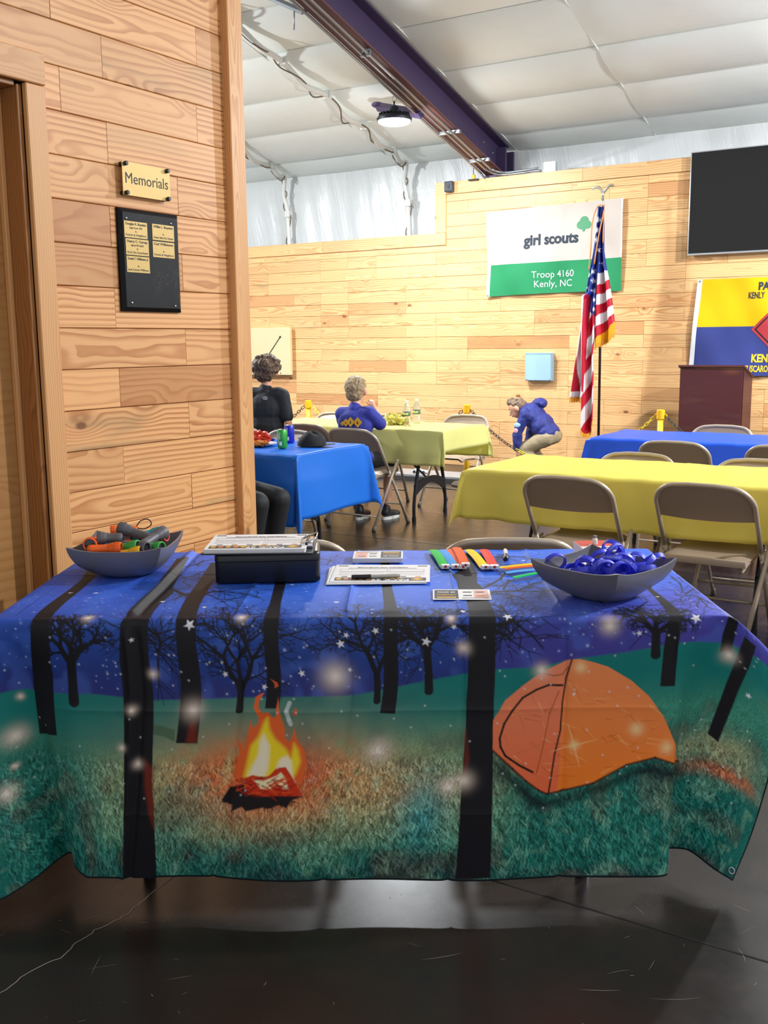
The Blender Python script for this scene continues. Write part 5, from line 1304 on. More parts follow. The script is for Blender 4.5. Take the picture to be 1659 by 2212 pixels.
pq = empty('memorial_plaque'); pq.matrix_world = WALL_L @ TR(2.712, 1.70, 0)
m = MB(); w, h = .146, .174
prof = [(0, 0.0), (0, .010), (-.013, .020)]
ring = []
for inset, z in ((0, 0), (0, .009), (.014, .019)):
    ring.append([(-w+inset, -h+inset, z), (w-inset, -h+inset, z), (w-inset, h-inset, z), (-w+inset, h-inset, z)])
for a, b in zip(ring[:-1], ring[1:]):
    for k in range(4): m.add([a[k], a[(k+1) % 4], b[(k+1) % 4], b[k]], [(0, 1, 2, 3)])
m.add(ring[-1], [(0, 1, 2, 3)]); m.add(ring[0][::-1], [(0, 1, 2, 3)])
m.build('board', marble(), pq)
PL = [(-.0735, .1035, ('Douglas R. Boyette', 'Eagle Scout 1964', 'by', 'Friends & Neighbors')), (.060, .1045, ('Willie L. Boyette', '', 'by', 'Ronnie, Edith & Eric Boyette')),
      (-.0700, .0450, ('Henry C. Carney', 'Eagle Scout 1948 - Kenly NC', 'by', 'Don & Chris Carney Boyette')), (.059, .0450, ('Cad Wilkinson', '', 'by', 'Friends & Neighbors')),
      (-.0695, -.0135, ('Ernest Y. Wilkinson, Jr', '', 'by', 'Janet & Jamey Wilkinson'))]
for x, y, tx in PL:
    p = MB().box(-.0545, .0545, -.0275, .0275, .0191, .0200).build('name_plate', BRASS, pq); p.location = (x, y, 0)
    for body, yy, sz, ft in zip(tx, (.0185, .0055, -.006, -.0185), (.0115, .009, .008, .0095), (.097, .060, None, .098)):
        if body: letters(body, sz, BLACK_INK, p, TR(0, yy, .0202), .00015 if yy < .01 else .00035, fit=ft, depth=.0001)
for x, y in ((-.116, .140), (.101, .140), (-.108, -.145), (.107, -.151)):
    s = MB().ball((0, 0, 0), (.0045, .0045, .003), 10).build('screw', CHROME, pq, True); s.location = (x, y, .0195)
tag(pq, 'black marble-look memorial plaque with five gold name plates', 'plaque')

# ------------------------------------------------------------------ things on the far wall
WALL_F = Matrix(((1, 0, 0, 0), (0, 0, -1, FAR_Y), (0, 1, 0, 0), (0, 0, 0, 1)))       # local x -> +X, y -> up, z -> out of the wall (-Y)
# television
tv = empty('television'); tv.matrix_world = WALL_F @ TR(-2.06, 2.712, 0)
MB().bbox(-.865, .865, -.488, .488, .035, .075, .004, 2).build('case', simple('silver_bezel', '#b9bcc2', .35, .5), tv, 40)
def tv_glass():
    t = NT('dark_screen'); t.set(color=lin('#0c0a0a'), rough=.13, spec=.5); return t.m
MB().box(-.855, .855, -.470, .478, .0752, .0765).build('screen', tv_glass(), tv)
MB().box(-.25, .25, -.2, .2, 0, .035).build('wall_bracket', BLACK_PL, tv)
tag(tv, 'large flat television with silver edge on the board wall', 'television')
# girl scouts flag
def flag_wave(x, y, amp=1.0):
    return amp*(.034 + .011*math.sin(9*x + 5*y) + .009*math.sin(5*x - 10*y + 1.0) + .006*math.sin(19*x + 9*y))
CREAM = thin_sheet('cream_flag_cloth', '#cbbfb5', .1, .7, .03, .1, 5.0, .15); GREEN = thin_sheet('green_flag_cloth', '#2f8a5a', .08, .7, .05, .1, 5.0, .15); WHITE_C = simple('white_canvas', '#d5d9dc', .7, var=.05); NAVY_INK = simple('navy_print', '#1d2c3c', .7); LEAF = simple('trefoil_green', '#4e8f68', .7)
def wavy_patch(x0, x1, ys, n, wave, lift=0.0):
    """sheet between x0 and x1 with lower/upper edge functions ys(u) -> (lo, hi)"""
    m = MB(); G = []
    for i in range(n+1):
        u = i/n; x = x0 + (x1-x0)*u; lo, hi = ys(u); G.append([(x, lo + (hi-lo)*k/24, wave(x, lo + (hi-lo)*k/24) + lift) for k in range(25)])
    m.grid([list(r) for r in G]); return m
gf = empty('girl_scouts_flag'); gf.matrix_world = WALL_F @ TR(-4.37, 2.36, 0)
wv = lambda x, y: flag_wave(x, y)
wavy_patch(-.725, .765, lambda u: (-.125 + .012*u, .445 + .028*u), 60, wv).build('cream_field', CREAM, gf, True)
wavy_patch(-.725, .765, lambda u: (-.462 + .012*u + .010*math.sin(PI*u), -.125 + .012*u), 60, wv).build('green_field', GREEN, gf, True)
wavy_patch(-.765, -.725, lambda u: (-.464, .445), 4, wv, .001).build('header', WHITE_C, gf, True)
wavy_patch(.752, .768, lambda u: (-.113, .473), 2, wv, .001).build('hem', WHITE_C, gf, True)
wp = lambda L: (lambda v: Vector((v.x, v.y, wv(v.x, v.y) + L + v.z)))
letters('girl scouts', .155, NAVY_INK, gf, TR(-.013, .112, 0), .0055, fit=.63, warp=wp(.003))
letters('Troop 4160', .10, WHITE_C, gf, TR(.014, -.252, 0), .0, fit=.48, warp=wp(.003))
letters('Kenly, NC', .10, WHITE_C, gf, TR(.017, -.350, 0), .0, fit=.432, warp=wp(.003))
tf = []
for k in range(72):
    a = 2*PI*k/72
    best = 0
    for ca, rr, dd in ((PI*.5, .045, .034), (PI*1.08, .042, .036), (-PI*.08, .042, .036)):
        cx, cy = dd*math.cos(ca), dd*math.sin(ca)+.008; b = math.cos(a)*cx + math.sin(a)*cy; d2 = b*b - (cx*cx+cy*cy) + rr*rr
        if d2 > 0: best = max(best, b + math.sqrt(d2))
    st_ = .07*max(0, math.cos(a+PI/2))**6
    tf.append((max(best, .025, st_)*math.cos(a), max(best, .025, st_)*math.sin(a)))
tm = MB().prism(tf, 0, .001); ob = tm.build('trefoil', LEAF, gf)
for v in ob.data.vertices: v.co = wp(.003)(v.co + Vector((.352, .237, 0)))
for y in (.43, -.448):
    g_ = MB().lathe([(.005, 0), (.010, 0), (.010, .003), (.005, .003)], 14).build('grommet', GALV, gf, True); g_.location = (-.746, y, wv(-.746, y)+.002)
tag(gf, 'cream and green girl scouts flag pinned to the board wall', 'flag')
# blue and gold pack flag
pf = empty('pack_flag'); pf.matrix_world = WALL_F @ TR(-2.06, 1.52, 0)
GOLD = thin_sheet('gold_flag_cloth', '#e3b412', .08, .6, .05, .1, 5.0, .15); NAVY = thin_sheet('navy_flag_cloth', '#39427e', .06, .6, .05, .1, 5.0, .15); GOLD_INK = simple('gold_print', '#e0b828', .6); RED_INK = simple('red_print_flag', '#b3303a', .6)
wv2 = lambda x, y: flag_wave(x, y+.3, .9)
wp2 = lambda L: (lambda v: Vector((v.x, v.y, wv2(v.x, v.y) + L + v.z)))
lean = lambda y: -.762 + .072*(y-.47)
def leaning(x0f, x1, y0, y1, name, mat, n=40):
    m = MB(); G = []
    for i in range(n+1):
        r = []
        for k in range(21):
            y = y0 + (y1-y0)*k/20; xa = x0f(y); x = xa + (x1(y)-xa)*i/n; r.append((x, y, wv2(x, y)))
        G.append(r)
    m.grid(G); return m.build(name, mat, pf, True)
leaning(lambda y: lean(y)+.045, lambda y: .76, .01, .47, 'gold_field', GOLD); leaning(lambda y: lean(y)+.045, lambda y: .76, -.465, .01, 'navy_field', NAVY); leaning(lean, lambda y: lean(y)+.045, -.465, .47, 'header', WHITE_C, 4)
letters('PACK 29', .10, NAVY_INK, pf, TR(-.02, .385, 0), .004, fit=.32, warp=wp2(.003))
letters('KENLY', .085, NAVY_INK, pf, TR(-.195, .30, 0), .0012, fit=.150, warp=wp2(.003))
letters('KENLY', .105, GOLD_INK, pf, TR(-.098, -.300, 0), .004, fit=.25, warp=wp2(.003))
letters('TUSCARORA', .085, GOLD_INK, pf, TR(-.14, -.40, 0), .0025, fit=.29, warp=wp2(.003))
for r_, mt, lf in ((.265, RED_INK, .003), (.235, BLACK_INK, .0045), (.215, RED_INK, .006)):
    n_ = 14; G = []
    for i in range(n_+1):
        G.append([tuple(wp2(lf)(Vector((.03 + r_*((i+j)/n_ - 1), -.02 + r_*(j-i)/n_, 0)))) for j in range(n_+1)])
    MB().grid(G).build('diamond', mt, pf, True)
for y in (.455, -.45):
    g_ = MB().lathe([(.005, 0), (.010, 0), (.010, .003), (.005, .003)], 14).build('grommet', GALV, pf, True); g_.location = (lean(y)+.022, y, wv2(-.74, y)+.002)
tag(pf, 'gold and navy scout flag with red diamond on the board wall', 'flag')
# pale blue metal panel
bp = empty('metal_panel_box'); bp.matrix_world = WALL_F @ TR(-4.49, 1.133, 0); PBLUE = simple('pale_blue_metal', '#9dbfd6', .45, .1, var=.03)
MB().bbox(-.155, .155, -.150, .150, .0, .07, .003, 2).build('case', PBLUE, bp); MB().bbox(-.148, .148, -.143, .136, .0705, .076, .002, 1).build('door', PBLUE, bp)
MB().box(-.156, .156, .139, .151, .07, .079).build('rain_lip', PBLUE, bp)
for x in (-.135, .135): MB().box(x-.004, x+.004, -.147, -.132, .076, .082).build('hinge', GALV, bp)
tag(bp, 'pale blue metal panel box low on the board wall', 'panel box')
# plywood board cabinet at the left
PLY = simple('pale_plywood', '#d6c79c', .5, var=.05, scale=4)
pc = empty('plywood_wall_box'); pc.matrix_world = WALL_F @ TR(-8.40, 1.312, 0)
MB().bbox(-.57, .53, -.295, .295, .0, .05, .003, 1).build('back_board', simple('plywood_edge', '#c9b27c', .55, var=.06), pc)
MB().bbox(-.57, .575, -.295, .295, .05, .10, .004, 1).build('front_panel', PLY, pc)
MB().tube([(.43, .18, .103), (.10, -.20, .103)], .006, 6).build('cord', BLACK_PL, pc, True); MB().tube([(-.40, .02, .103), (.10, -.20, .103)], .006, 6).build('cord', BLACK_PL, pc, True)
MB().ball((.43, .18, .104), .013, 8).build('knob', BLACK_PL, pc, True)
for x in (.35, .42): MB().ball((x, -.272, .10), .008, 8).build('screw', BLACK_PL, pc, True)
tag(pc, 'pale plywood box with a V of cord on the board wall', 'wall box')

# ------------------------------------------------------------------ american flag on its pole
fp = empty('flag_pole', (-3.655, 9.97, 0))
MB().tube([(0, 0, .03), (-.02, 0, 2.72)], .0135, 12).build('pole', simple('dark_wood_pole', '#1d1512', .35), fp, True)
MB().lathe([(0, 0), (.17, 0), (.175, .012), (.15, .03), (.05, .05), (.03, .09), (.022, .14)], 28).build('base', simple('gold_base', '#b08a3a', .3, .7), fp, 40)
SILV = simple('tarnished_silver', '#c9c6b4', .25, .8)
MB().lathe([(.0135, 2.70), (.016, 2.72), (.016, 2.76), (.010, 2.765), (.017, 2.785), (.010, 2.80), (0.0, 2.80)], 16).build('ferrule', SILV, fp, 40).location = (-.02, 0, 0)
e = MB(); e.ball((-.02, 0, 2.825), (.016, .014, .030), 12); e.ball((-.018, -.012, 2.858), (.010, .012, .011), 10)
e.tube(cat_rom([(-.02, 0, 2.83), (-.05, 0, 2.885), (-.085, 0, 2.90), (-.135, 0, 2.885)], 5), [.010, .011, .013, .013, .014, .014, .015, .015, .015, .014, .014, .012, .012, .010, .008, .004], 8)
e.tube(cat_rom([(-.02, 0, 2.83), (.012, 0, 2.87), (.05, .0, 2.905), (.095, 0, 2.905)], 5), [.010, .011, .013, .013, .014, .014, .015, .015, .015, .014, .014, .012, .012, .010, .008, .004], 8)
e.tube([(-.02, .0, 2.82), (-.02, .02, 2.795)], [.012, .006], 8)
e.build('eagle', SILV, fp, True)
tag(fp, 'dark flag pole with a silver eagle on top', 'flag pole')
def hang_flag():
    """the furled flag: left fold with the long tail, right fold, each a sheet with pleats; stripes and stars follow the cloth"""
    root = empty('american_flag', (0, 0, 0))
    RED, WHT, BLU, FRI = lin('#c01c34'), lin('#e2dde0'), lin('#2a3a8c'), lin('#e8a820')
    def interp(pl, z):
        zs = np.array([p[1] for p in pl]); xs = np.array([p[0] for p in pl]); o_ = np.argsort(zs); return np.interp(z, zs[o_], xs[o_])
    def inside(pts, x, y):
        p = np.array(pts); r = np.zeros(x.shape, bool)
        for i in range(len(p)):
            (x0, y0), (x1, y1) = p[i], p[(i+1) % len(p)]
            if y0 != y1: r ^= ((y0 > y) != (y1 > y)) & (x < (x1-x0)*(y-y0)/(y1-y0) + x0)
        return r
    def paint(X, Z, which):
        col = np.zeros(X.shape + (3,)); col[:] = WHT
        if which == 'right':
            b = RIGHT_BANDS; xs = (np.interp(0, [0], [0]))
            xa, xb = ony_x
            for k in range(len(b)):
                line = b[k][0] + (b[k][1]-b[k][0])*(X-xa)/(xb-xa); col[Z < line] = WHT if k % 2 == 0 else RED
            line = b[-1][0] + (b[-1][1]-b[-1][0])*(X-xa)/(xb-xa); col[Z < line] = FRI
        else:
            col[:] = RED
            for k, (p, q) in enumerate(TAIL_LINES):
                line = p[1] + (q[1]-p[1])*(X-p[0])/(q[0]-p[0]); col[Z < line] = WHT if k % 2 == 0 else RED
            col[X < interp([(LEFT_RED[0][0], 3.0), LEFT_RED[0], LEFT_RED[9], LEFT_RED[8], LEFT_RED[7]], Z)] = WHT
            col[inside(LEFT_RED, X, Z)] = RED; col[inside(LEFT_RED2, X, Z)] = RED; col[inside(SMALL_WHITE, X, Z)] = WHT
        for p in CANTON: col[inside(p, X, Z)] = BLU
        col[Z > CANTON[0][1][1]-.0] = BLU
        top = Z > 1.95
        for sx, sz in FLAG_STARS:
            col[inside([(sx+x, sz+y) for x, y in star_poly(5, .031, .0125, PI/2+.2)], X, Z) & (col[..., 2] > col[..., 0]*1.5)] = lin('#eeeef2')
        return col
    ony_x = (FLAG_MID[2][0], FLAG_RIGHT[4][0])
    def sheet(name, L, Rr, zt, zb, which, pleats, yoff, zbot=None, n=70, mrow=170):
        Z0 = np.linspace(0, 1, mrow); U = np.linspace(0, 1, n); X = np.zeros((mrow, n)); Y = np.zeros((mrow, n)); Z = np.zeros((mrow, n))
        for i, v in enumerate(Z0):
            zz = zt + (zb-zt)*v
            for_bot = np.zeros(n) if zbot is None else zbot(U)*v
            zrow = zz + for_bot; xl = interp(L, zz); xr = interp(Rr, zz)
            X[i] = xl + (xr-xl)*U; Z[i] = zrow
            amp = .012 + .05*v
            Y[i] = yoff - amp*np.sin(PI*U*pleats + .7) - .015*v*np.sin(3.1*U*pleats + 4*v)
        m = MB(); m.grid([[(X[i, j], Y[i, j], Z[i, j]) for j in range(n)] for i in range(mrow)]); ob = m.build(name, FLAG_M, root, True)
        ca = ob.data.color_attributes.new('paint', 'FLOAT_COLOR', 'POINT'); c4 = np.ones((mrow*n, 4), np.float32); c4[:, :3] = paint(X, Z, which).reshape(-1, 3); ca.data.foreach_set('color', c4.reshape(-1))
        so = ob.modifiers.new('thickness', 'SOLIDIFY'); so.thickness = .002
        return ob, X, Y, Z
    FLAG_M = attr_sheet('flag_nylon', 'paint', .42, .15, .05)
    zt = FLAG_LEFT[0][1]
    FR = simple('gold_fringe', '#e09a1c', .7, var=.2, scale=200)
    def fringe(name, pts, drop):
        m = MB(); P = [Vector(p) for p in pts]; n = max(6, int(sum((b-a).length for a, b in zip(P[:-1], P[1:]))/.004))
        L = [0]
        for a, b in zip(P[:-1], P[1:]): L.append(L[-1] + (b-a).length)
        for k in range(n):
            s = L[-1]*(k+.5)/n; i = max(j for j in range(len(P)-1) if L[j] <= s); p = P[i].lerp(P[i+1], (s-L[i])/max(1e-6, L[i+1]-L[i]))
            m.tube([p, p + Vector((.002*math.sin(k), .002*math.cos(k*3), -drop*(.9+.1*math.sin(k*7))))], .0022, 4)
        f_ = m.build(name, FR, root); f_['kind'] = 'stuff'; return f_
    # back-left fold (short), tail fold, right fold
    o1, X, Y, Z = sheet('left_fold', FLAG_LEFT, FLAG_TAIL_L[:1] + [(FLAG_TAIL_L[0][0]+.02, 3.0)] + FLAG_TAIL_L if False else [(FLAG_MID[0][0], 3.0), (FLAG_MID[0][0]-.005, FLAG_MID[0][1]), (FLAG_MID[2][0], FLAG_MID[2][1]), (FLAG_TAIL_L[1][0]+.035, FLAG_TAIL_L[1][1])], zt, .835, 'left', 3.2, 9.935)
    fringe('fringe', [(X[-1, j], Y[-1, j]-.002, Z[-1, j]) for j in range(0, 70, 3)], .055)
    tl = [(FLAG_MID[0][0]-.01, 3.0), (FLAG_LEFT[4][0]+.03, FLAG_LEFT[4][1]), (FLAG_LEFT[6][0]+.045, FLAG_LEFT[6][1]), FLAG_TAIL_L[0], FLAG_TAIL_L[1], FLAG_TAIL_L[3], (FLAG_TAIL_L[3][0], .2)]
    trr = [(FLAG_MID[0][0]+.01, 3.0)] + FLAG_MID[1:5] + FLAG_TAIL_R + [(FLAG_TAIL_R[-1][0], .2)]
    o2, X, Y, Z = sheet('tail_fold', tl, trr, zt, FLAG_TAIL_L[3][1], 'left', 2.2, 9.885, lambda U: -.07*np.sin(PI*np.clip(U*1.2, 0, 1)) + .075*U**3)
    fringe('fringe', [(X[-1, j], Y[-1, j]-.002, Z[-1, j]) for j in range(0, 70, 3)], .045)
    o3, X, Y, Z = sheet('right_fold', [(FLAG_MID[0][0], 3.0)] + FLAG_MID, [(FLAG_RIGHT[0][0], 3.0)] + FLAG_RIGHT, zt, (FLAG_MID[-1][1]+FLAG_RIGHT[-1][1])/2 - .06, 'right', 2.6, 9.90, lambda U: .125*(U-.5))
    fringe('fringe', [(X[-1, j], Y[-1, j]-.003, Z[-1, j]+.03) for j in range(0, 70, 3)], .055)
    CRD = simple('gold_cord', '#c87f3c', .5)
    MB().tube(cat_rom([(-3.645, 9.93, 2.715), (-3.69, 9.87, 2.70), (-3.735, 9.86, 2.55), (-3.745, 9.86, 2.30), (-3.76, 9.86, 2.10)], 6), .006, 6).build('cord', CRD, root, True)
    MB().tube(cat_rom([(-3.645, 9.93, 2.715), (-3.63, 9.86, 2.60), (-3.665, 9.845, 2.40), (-3.70, 9.845, 2.15)], 6), .006, 6).build('cord', CRD, root, True)
    MB().tube(cat_rom([(-3.645, 9.93, 2.715), (-3.625, 9.87, 2.60), (-3.62, 9.86, 2.35)], 6), .006, 6).build('cord', CRD, root, True)
    tag(root, 'American flag with gold fringe hanging furled on its pole', 'flag'); return root
hang_flag()
# lectern
MAHOG = pine('mahogany_laminate', '#4c2326', '#3c181c', knots=0.0, ring=60.0)
lc = empty('lectern', (-2.50, 9.96, 0))
MB().bbox(-.285, .285, -.20, -.182, .04, 1.14, .002, 1).build('front_panel', MAHOG, lc)
for s in (-1, 1):
    MB().prism([(-.18, .04), (.17, .04), (.17, 1.03), (-.18, 1.13)], s*.285-.009, s*.285+.009, Matrix(((0, 0, 1, 0), (1, 0, 0, 0), (0, 1, 0, 0), (0, 0, 0, 1)))).build('side_panel', MAHOG, lc)
tp = MB().bbox(-.305, .305, -.22, .215, -.011, .011, .003, 1).build('top', MAHOG, lc); tp.matrix_local = TR(0, 0, 1.105) @ RX(-.27)
MB().bbox(-.295, .295, -.21, .19, 0, .05, .004, 1).build('base', MAHOG, lc); MB().box(-.275, .275, -.17, .16, .58, .60).build('shelf', MAHOG, lc)
tag(lc, 'dark mahogany lectern standing by the wall behind the blue table', 'lectern')

# ------------------------------------------------------------------ chain barrier and track
YPL = simple('yellow_plastic', '#f0b412', .4); YCH = simple('yellow_chain_plastic', '#ecd02a', .4); BCH = simple('black_chain_plastic', '#3d3a34', .45)
POSTS = [(-8.62, 8.95), (-6.57, 8.95), (-4.64, 8.95), (-2.715, 8.95), (-.8, 8.95)]
plabel = ['yellow barrier post behind the boy in black', 'yellow barrier post behind the far yellow table', 'yellow barrier post behind the dark blue table', 'yellow barrier post past the right edge of the lectern']
for k, (x, y) in enumerate(POSTS[1:]):
    t = empty('barrier_post', (x, y, 0))
    MB().lathe([(.0, .0), (.15, 0), (.155, .012), (.13, .035), (.04, .05), (.03, .06)], 24).build('base', BCH, t, 40)
    MB().lathe([(.026, .05), (.026, .735)], 20).build('tube', YPL, t, True)
    MB().lathe([(.030, .715), (.036, .72), (.036, .795), (.030, .80), (0, .802)], 20).build('cap', YPL, t, 40)
    for s in (-1, 1): MB().tube([(s*.034, 0, .765), (s*.055, 0, .75), (s*.05, 0, .735)], .006, 6).build('hook', YPL, t, True)
    tag(t, plabel[k], 'post', 'yellow posts of the chain barrier')
def link_mesh(mat):
    m = MB(); pts = []
    for i in range(20):
        a = 2*PI*i/20; pts.append(((.011 if math.cos(a) >= 0 else -.011) + .0125*math.cos(a), .0125*math.sin(a), 0))
    m.tube(pts, .0038, 6, True); return m.mesh('link', True, [mat])
LY, LBk = link_mesh(YCH), link_mesh(BCH)
def chain(a, b, sag, label, pattern):
    a, b = Vector(a), Vector(b); t = empty('plastic_chain', a); n = 400
    cur = [a.lerp(b, i/n) + Vector((0, 0, -4*sag*(i/n)*(1-i/n))) for i in range(n+1)]
    L = [0]
    for p, q in zip(cur[:-1], cur[1:]): L.append(L[-1] + (q-p).length)
    k = 0; s = .018; step = .036
    while s < L[-1]:
        i = max(0, min(n-1, int(np.searchsorted(L, s))-1)); p = cur[i]; d = (cur[i+1]-cur[i]).normalized()
        me = LY if pattern(s/L[-1]) else LBk
        o = bpy.data.objects.new('link', me); COL.objects.link(o); o.parent = t
        q = Vector((1, 0, 0)).rotation_difference(d); o.matrix_local = TR(*(p-a)) @ q.to_matrix().to_4x4() @ RX(PI/2*(k % 2) + .5)
        s += step; k += 1
    tag(t, label, 'chain', 'chains of the barrier'); return t
chain((-8.57, 8.95, .74), (-6.62, 8.95, .74), .42, 'dark plastic chain running left from the post behind the boy in black', lambda u: u > .99)
chain((-6.52, 8.95, .74), (-4.69, 8.95, .74), .45, 'yellow plastic chain hanging behind the far yellow table', lambda u: u < .45)
chain((-4.59, 8.95, .74), (-2.765, 8.95, .74), .46, 'black and yellow plastic chain sagging in front of the bending boy', lambda u: .30 < u < .52 or u > .78)
chain((-2.665, 8.95, .74), (-.85, 8.95, .74), .45, 'dark plastic chain running right in front of the lectern', lambda u: u > .6)
tk = empty('racing_track', (-5.6, 9.22, 0)); SILVT = simple('brushed_aluminium', '#a5a8ac', .4, .5, var=.05)
MB().box(-1.9, 1.75, -.20, .20, .0, .035).build('base_frame', simple('dark_track_frame', '#3a3836', .5), tk)
for k in range(4): MB().bbox(-1.9, 1.75, -.195+.1*k, -.105+.1*k, .036, .062, .003, 1).build('lane', SILVT, tk)
tag(tk, 'long silver racing track lying on the floor by the far wall', 'track')
tc_ = empty('toy_car', (-5.28, 9.13, .062))
MB().prism([(-.085, .012), (.085, .012), (.088, .026), (.04, .034), (-.01, .046), (-.06, .044), (-.085, .03)], -.02, .02, RX(PI/2)).build('body', simple('white_paint', '#e4e8e6', .35), tc_)
for x in (-.055, .055):
    for y in (-.026, .026): MB().lathe([(0, -.004), (.015, -.004), (.015, .004), (0, .004)], 18, TR(x, y, .015) @ RX(PI/2)).build('wheel', BLACK_PL, tc_, 40)
tag(tc_, 'small white wooden race car with black wheels on the track', 'toy car')
# ------------------------------------------------------------------ roof steel, conduits, cables
def slope_box(x0, x1, y0, y1, dz0, dz1, off=0.0):
    """box running down the roof slope; dz0, dz1 below the line of the beam's bottom"""
    bz = lambda y: 3.24 + ROOF_M*(10.375-y) + off
    vs = [(x, y, bz(y)+dz) for y in (y0, y1) for x, dz in ((x0, dz0), (x1, dz0), (x1, dz1), (x0, dz1))]
    return vs, [(3, 2, 1, 0), (4, 5, 6, 7), (0, 1, 5, 4), (1, 2, 6, 5), (2, 3, 7, 6), (3, 0, 4, 7)]
bm_ = empty('roof_beam', (0, 0, 0))
Y0, Y1 = 10.62, 3.45
MB().add(*slope_box(-5.215, -5.0, Y0, Y1, 0, .014)).build('bottom_flange', STEEL_RED, bm_)
MB().add(*slope_box(-5.112, -5.102, Y0, Y1, .014, .326)).build('web', STEEL_DARK, bm_)
MB().add(*slope_box(-5.215, -5.0, Y0, Y1, .326, .340)).build('top_flange', STEEL_DARK, bm_)
MB().box(-5.23, -4.985, 10.50, 10.53, 2.95, 3.49).box(-5.23, -4.985, 10.70, 10.73, 2.95, 3.47).box(-5.112, -5.102, 10.53, 10.70, 2.95, 3.47).build('end_plate', STEEL_DARK, bm_)
for (y, dz) in ((10.2, .22), (10.42, .20), (10.2, .10)):
    b_ = MB().ball((-5.098, y, 3.24 + ROOF_M*(10.375-y) + dz), (.006, .014, .014), 10).build('bolt', GALV, bm_, True)
tag(bm_, 'dark purple steel beam sloping under the white ceiling', 'beam')
bzf = lambda y, d=0.0: 3.24 + ROOF_M*(10.375-y) + d
# flange brace behind the lamp
fb = empty('beam_brace', (-5.15, 9.0, 3.58))
MB().tube([(0, -.04, 0.0), (-.62, .16, .18)], .045, 4).build('arm', STEEL_DARK, fb); MB().ball((-.63, .16, .20), (.06, .06, .03), 10).build('plate', STEEL_DARK, fb)
tag(fb, 'dark steel brace between the roof beam and ceiling behind the lamp', 'brace')
def conduit(pts, label, r=.0115):
    t = MB().tube(cat_rom(pts, 4), r, 8).build('conduit', GALV, None, True); tag(t, label, 'conduit', 'metal conduits along the roof beam'); return t
conduit([(-5.035, 3.6, bzf(3.6)-.045), (-5.035, 7.5, bzf(7.5)-.045), (-5.035, 10.0, bzf(10.0)-.045), (-5.03, 10.25, bzf(10.25)-.045), (-4.93, 10.36, 3.20), (-4.70, 10.38, 3.205), (-4.55, 10.40, 3.215)], 'upper metal conduit following the beam to the junction box')
conduit([(-5.095, 3.6, bzf(3.6)-.045), (-5.095, 7.5, bzf(7.5)-.045), (-5.095, 10.0, bzf(10.0)-.045), (-5.09, 10.22, bzf(10.22)-.045), (-5.0, 10.36, 3.185), (-4.75, 10.38, 3.18), (-4.62, 10.40, 3.19), (-4.52, 10.40, 3.185)], 'lower metal conduit following the beam to the junction box')
conduit([(-5.205, 3.6, bzf(3.6)-.03), (-5.205, 7.5, bzf(7.5)-.03), (-5.205, 10.1, bzf(10.1)-.03), (-5.19, 10.33, bzf(10.33)-.05), (-5.15, 10.42, 3.13)], 'metal conduit along the left edge of the beam')
conduit([(-5.235, 3.6, bzf(3.6)-.015), (-5.235, 7.5, bzf(7.5)-.015), (-5.235, 9.6, bzf(9.6)-.015)], 'second thin conduit along the left edge of the beam', .007)
for y in (9.42, 10.08):
    o = MB(); o.box(-5.20, -4.97, y-.02, y+.02, bzf(y)-.034, bzf(y)-.002); o = o.build('strut_channel', GALV); tag(o, 'metal strut under the beam near ' + ('the wall' if y > 10 else 'the middle of its visible length'), 'strut', 'strut channels under the beam')
for y in (7.85,):
    for x in (-5.035, -5.095):
        o = MB().box(x-.018, x+.018, y-.012, y+.012, bzf(y)-.06, bzf(y)-.002).build('conduit_clamp', GALV); tag(o, 'metal clamp on the ' + ('upper' if x > -5.05 else 'lower') + ' conduit under the beam', 'clamp', 'conduit clamps')
jb = empty('junction_box', (-4.425, 10.43, 3.17)); MB().bbox(-.062, .062, -.03, .03, 0, .095, .003, 1).build('case', simple('shiny_steel_box', '#c6d3dc', .18, .9, var=.3, scale=70), jb)
MB().bbox(-.064, .064, -.034, -.030, -.001, .097, .001, 1).build('cover', simple('shiny_steel_box', '#c6d3dc', .18, .9), jb); tag(jb, 'shiny square junction box on top of the board wall', 'junction box')
sp_ = empty('wall_camera', (-5.595, FAR_Y-.04, 3.05)); MB().bbox(-.05, .05, -.045, .02, 0, .115, .012, 3).build('case', simple('dark_grey_case', '#3d434d', .45), sp_, 40); MB().lathe([(0, 0), (.022, 0), (.022, .008), (0, .008)], 18, TR(0, -.045, .06) @ RX(PI/2)).build('lens', BLACK_PL, sp_, 40)
tag(sp_, 'small dark grey box at the step of the board wall', 'camera')
tg = empty('pull_tag', (-5.30, 10.36, 3.15)); MB().bbox(-.02, .02, -.01, .01, .015, .06, .004, 2).build('body', YPL, tg); MB().tube([(0, 0, .06), (0, 0, .15)], .004, 6).build('stem', BLACK_PL, tg, True); MB().bbox(-.06, .06, -.02, .02, .0, .015, .003, 1).build('foot', BLACK_PL, tg)
tag(tg, 'small yellow tag on the cap of the board wall below the beam', 'tag')
hg = empty('strut_hanger', (-5.45, 7.2, 4.1)); MB().tube([(-.30, 0, .23), (.20, 0, -.02)], .022, 4).build('channel', GALV, hg); MB().tube([(.11, 0, .08), (.105, 0, -.14)], .006, 8).build('threaded_rod', GALV, hg, True)
MB().tube([(-.30, .05, .25), (.20, .05, .0)], .010, 6).build('conduit_end', GALV, hg, True); MB().tube([(-.10, .0, .12), (-.10, .0, .38)], .006, 8).build('threaded_rod', GALV, hg, True)
tag(hg, 'metal strut with a hanging rod at the top of the picture', 'hanger')
WRAP = simple('white_wrap', '#dcdbd4', .45, var=.04); WIRE = simple('brown_wire', '#6d5c4a', .5)
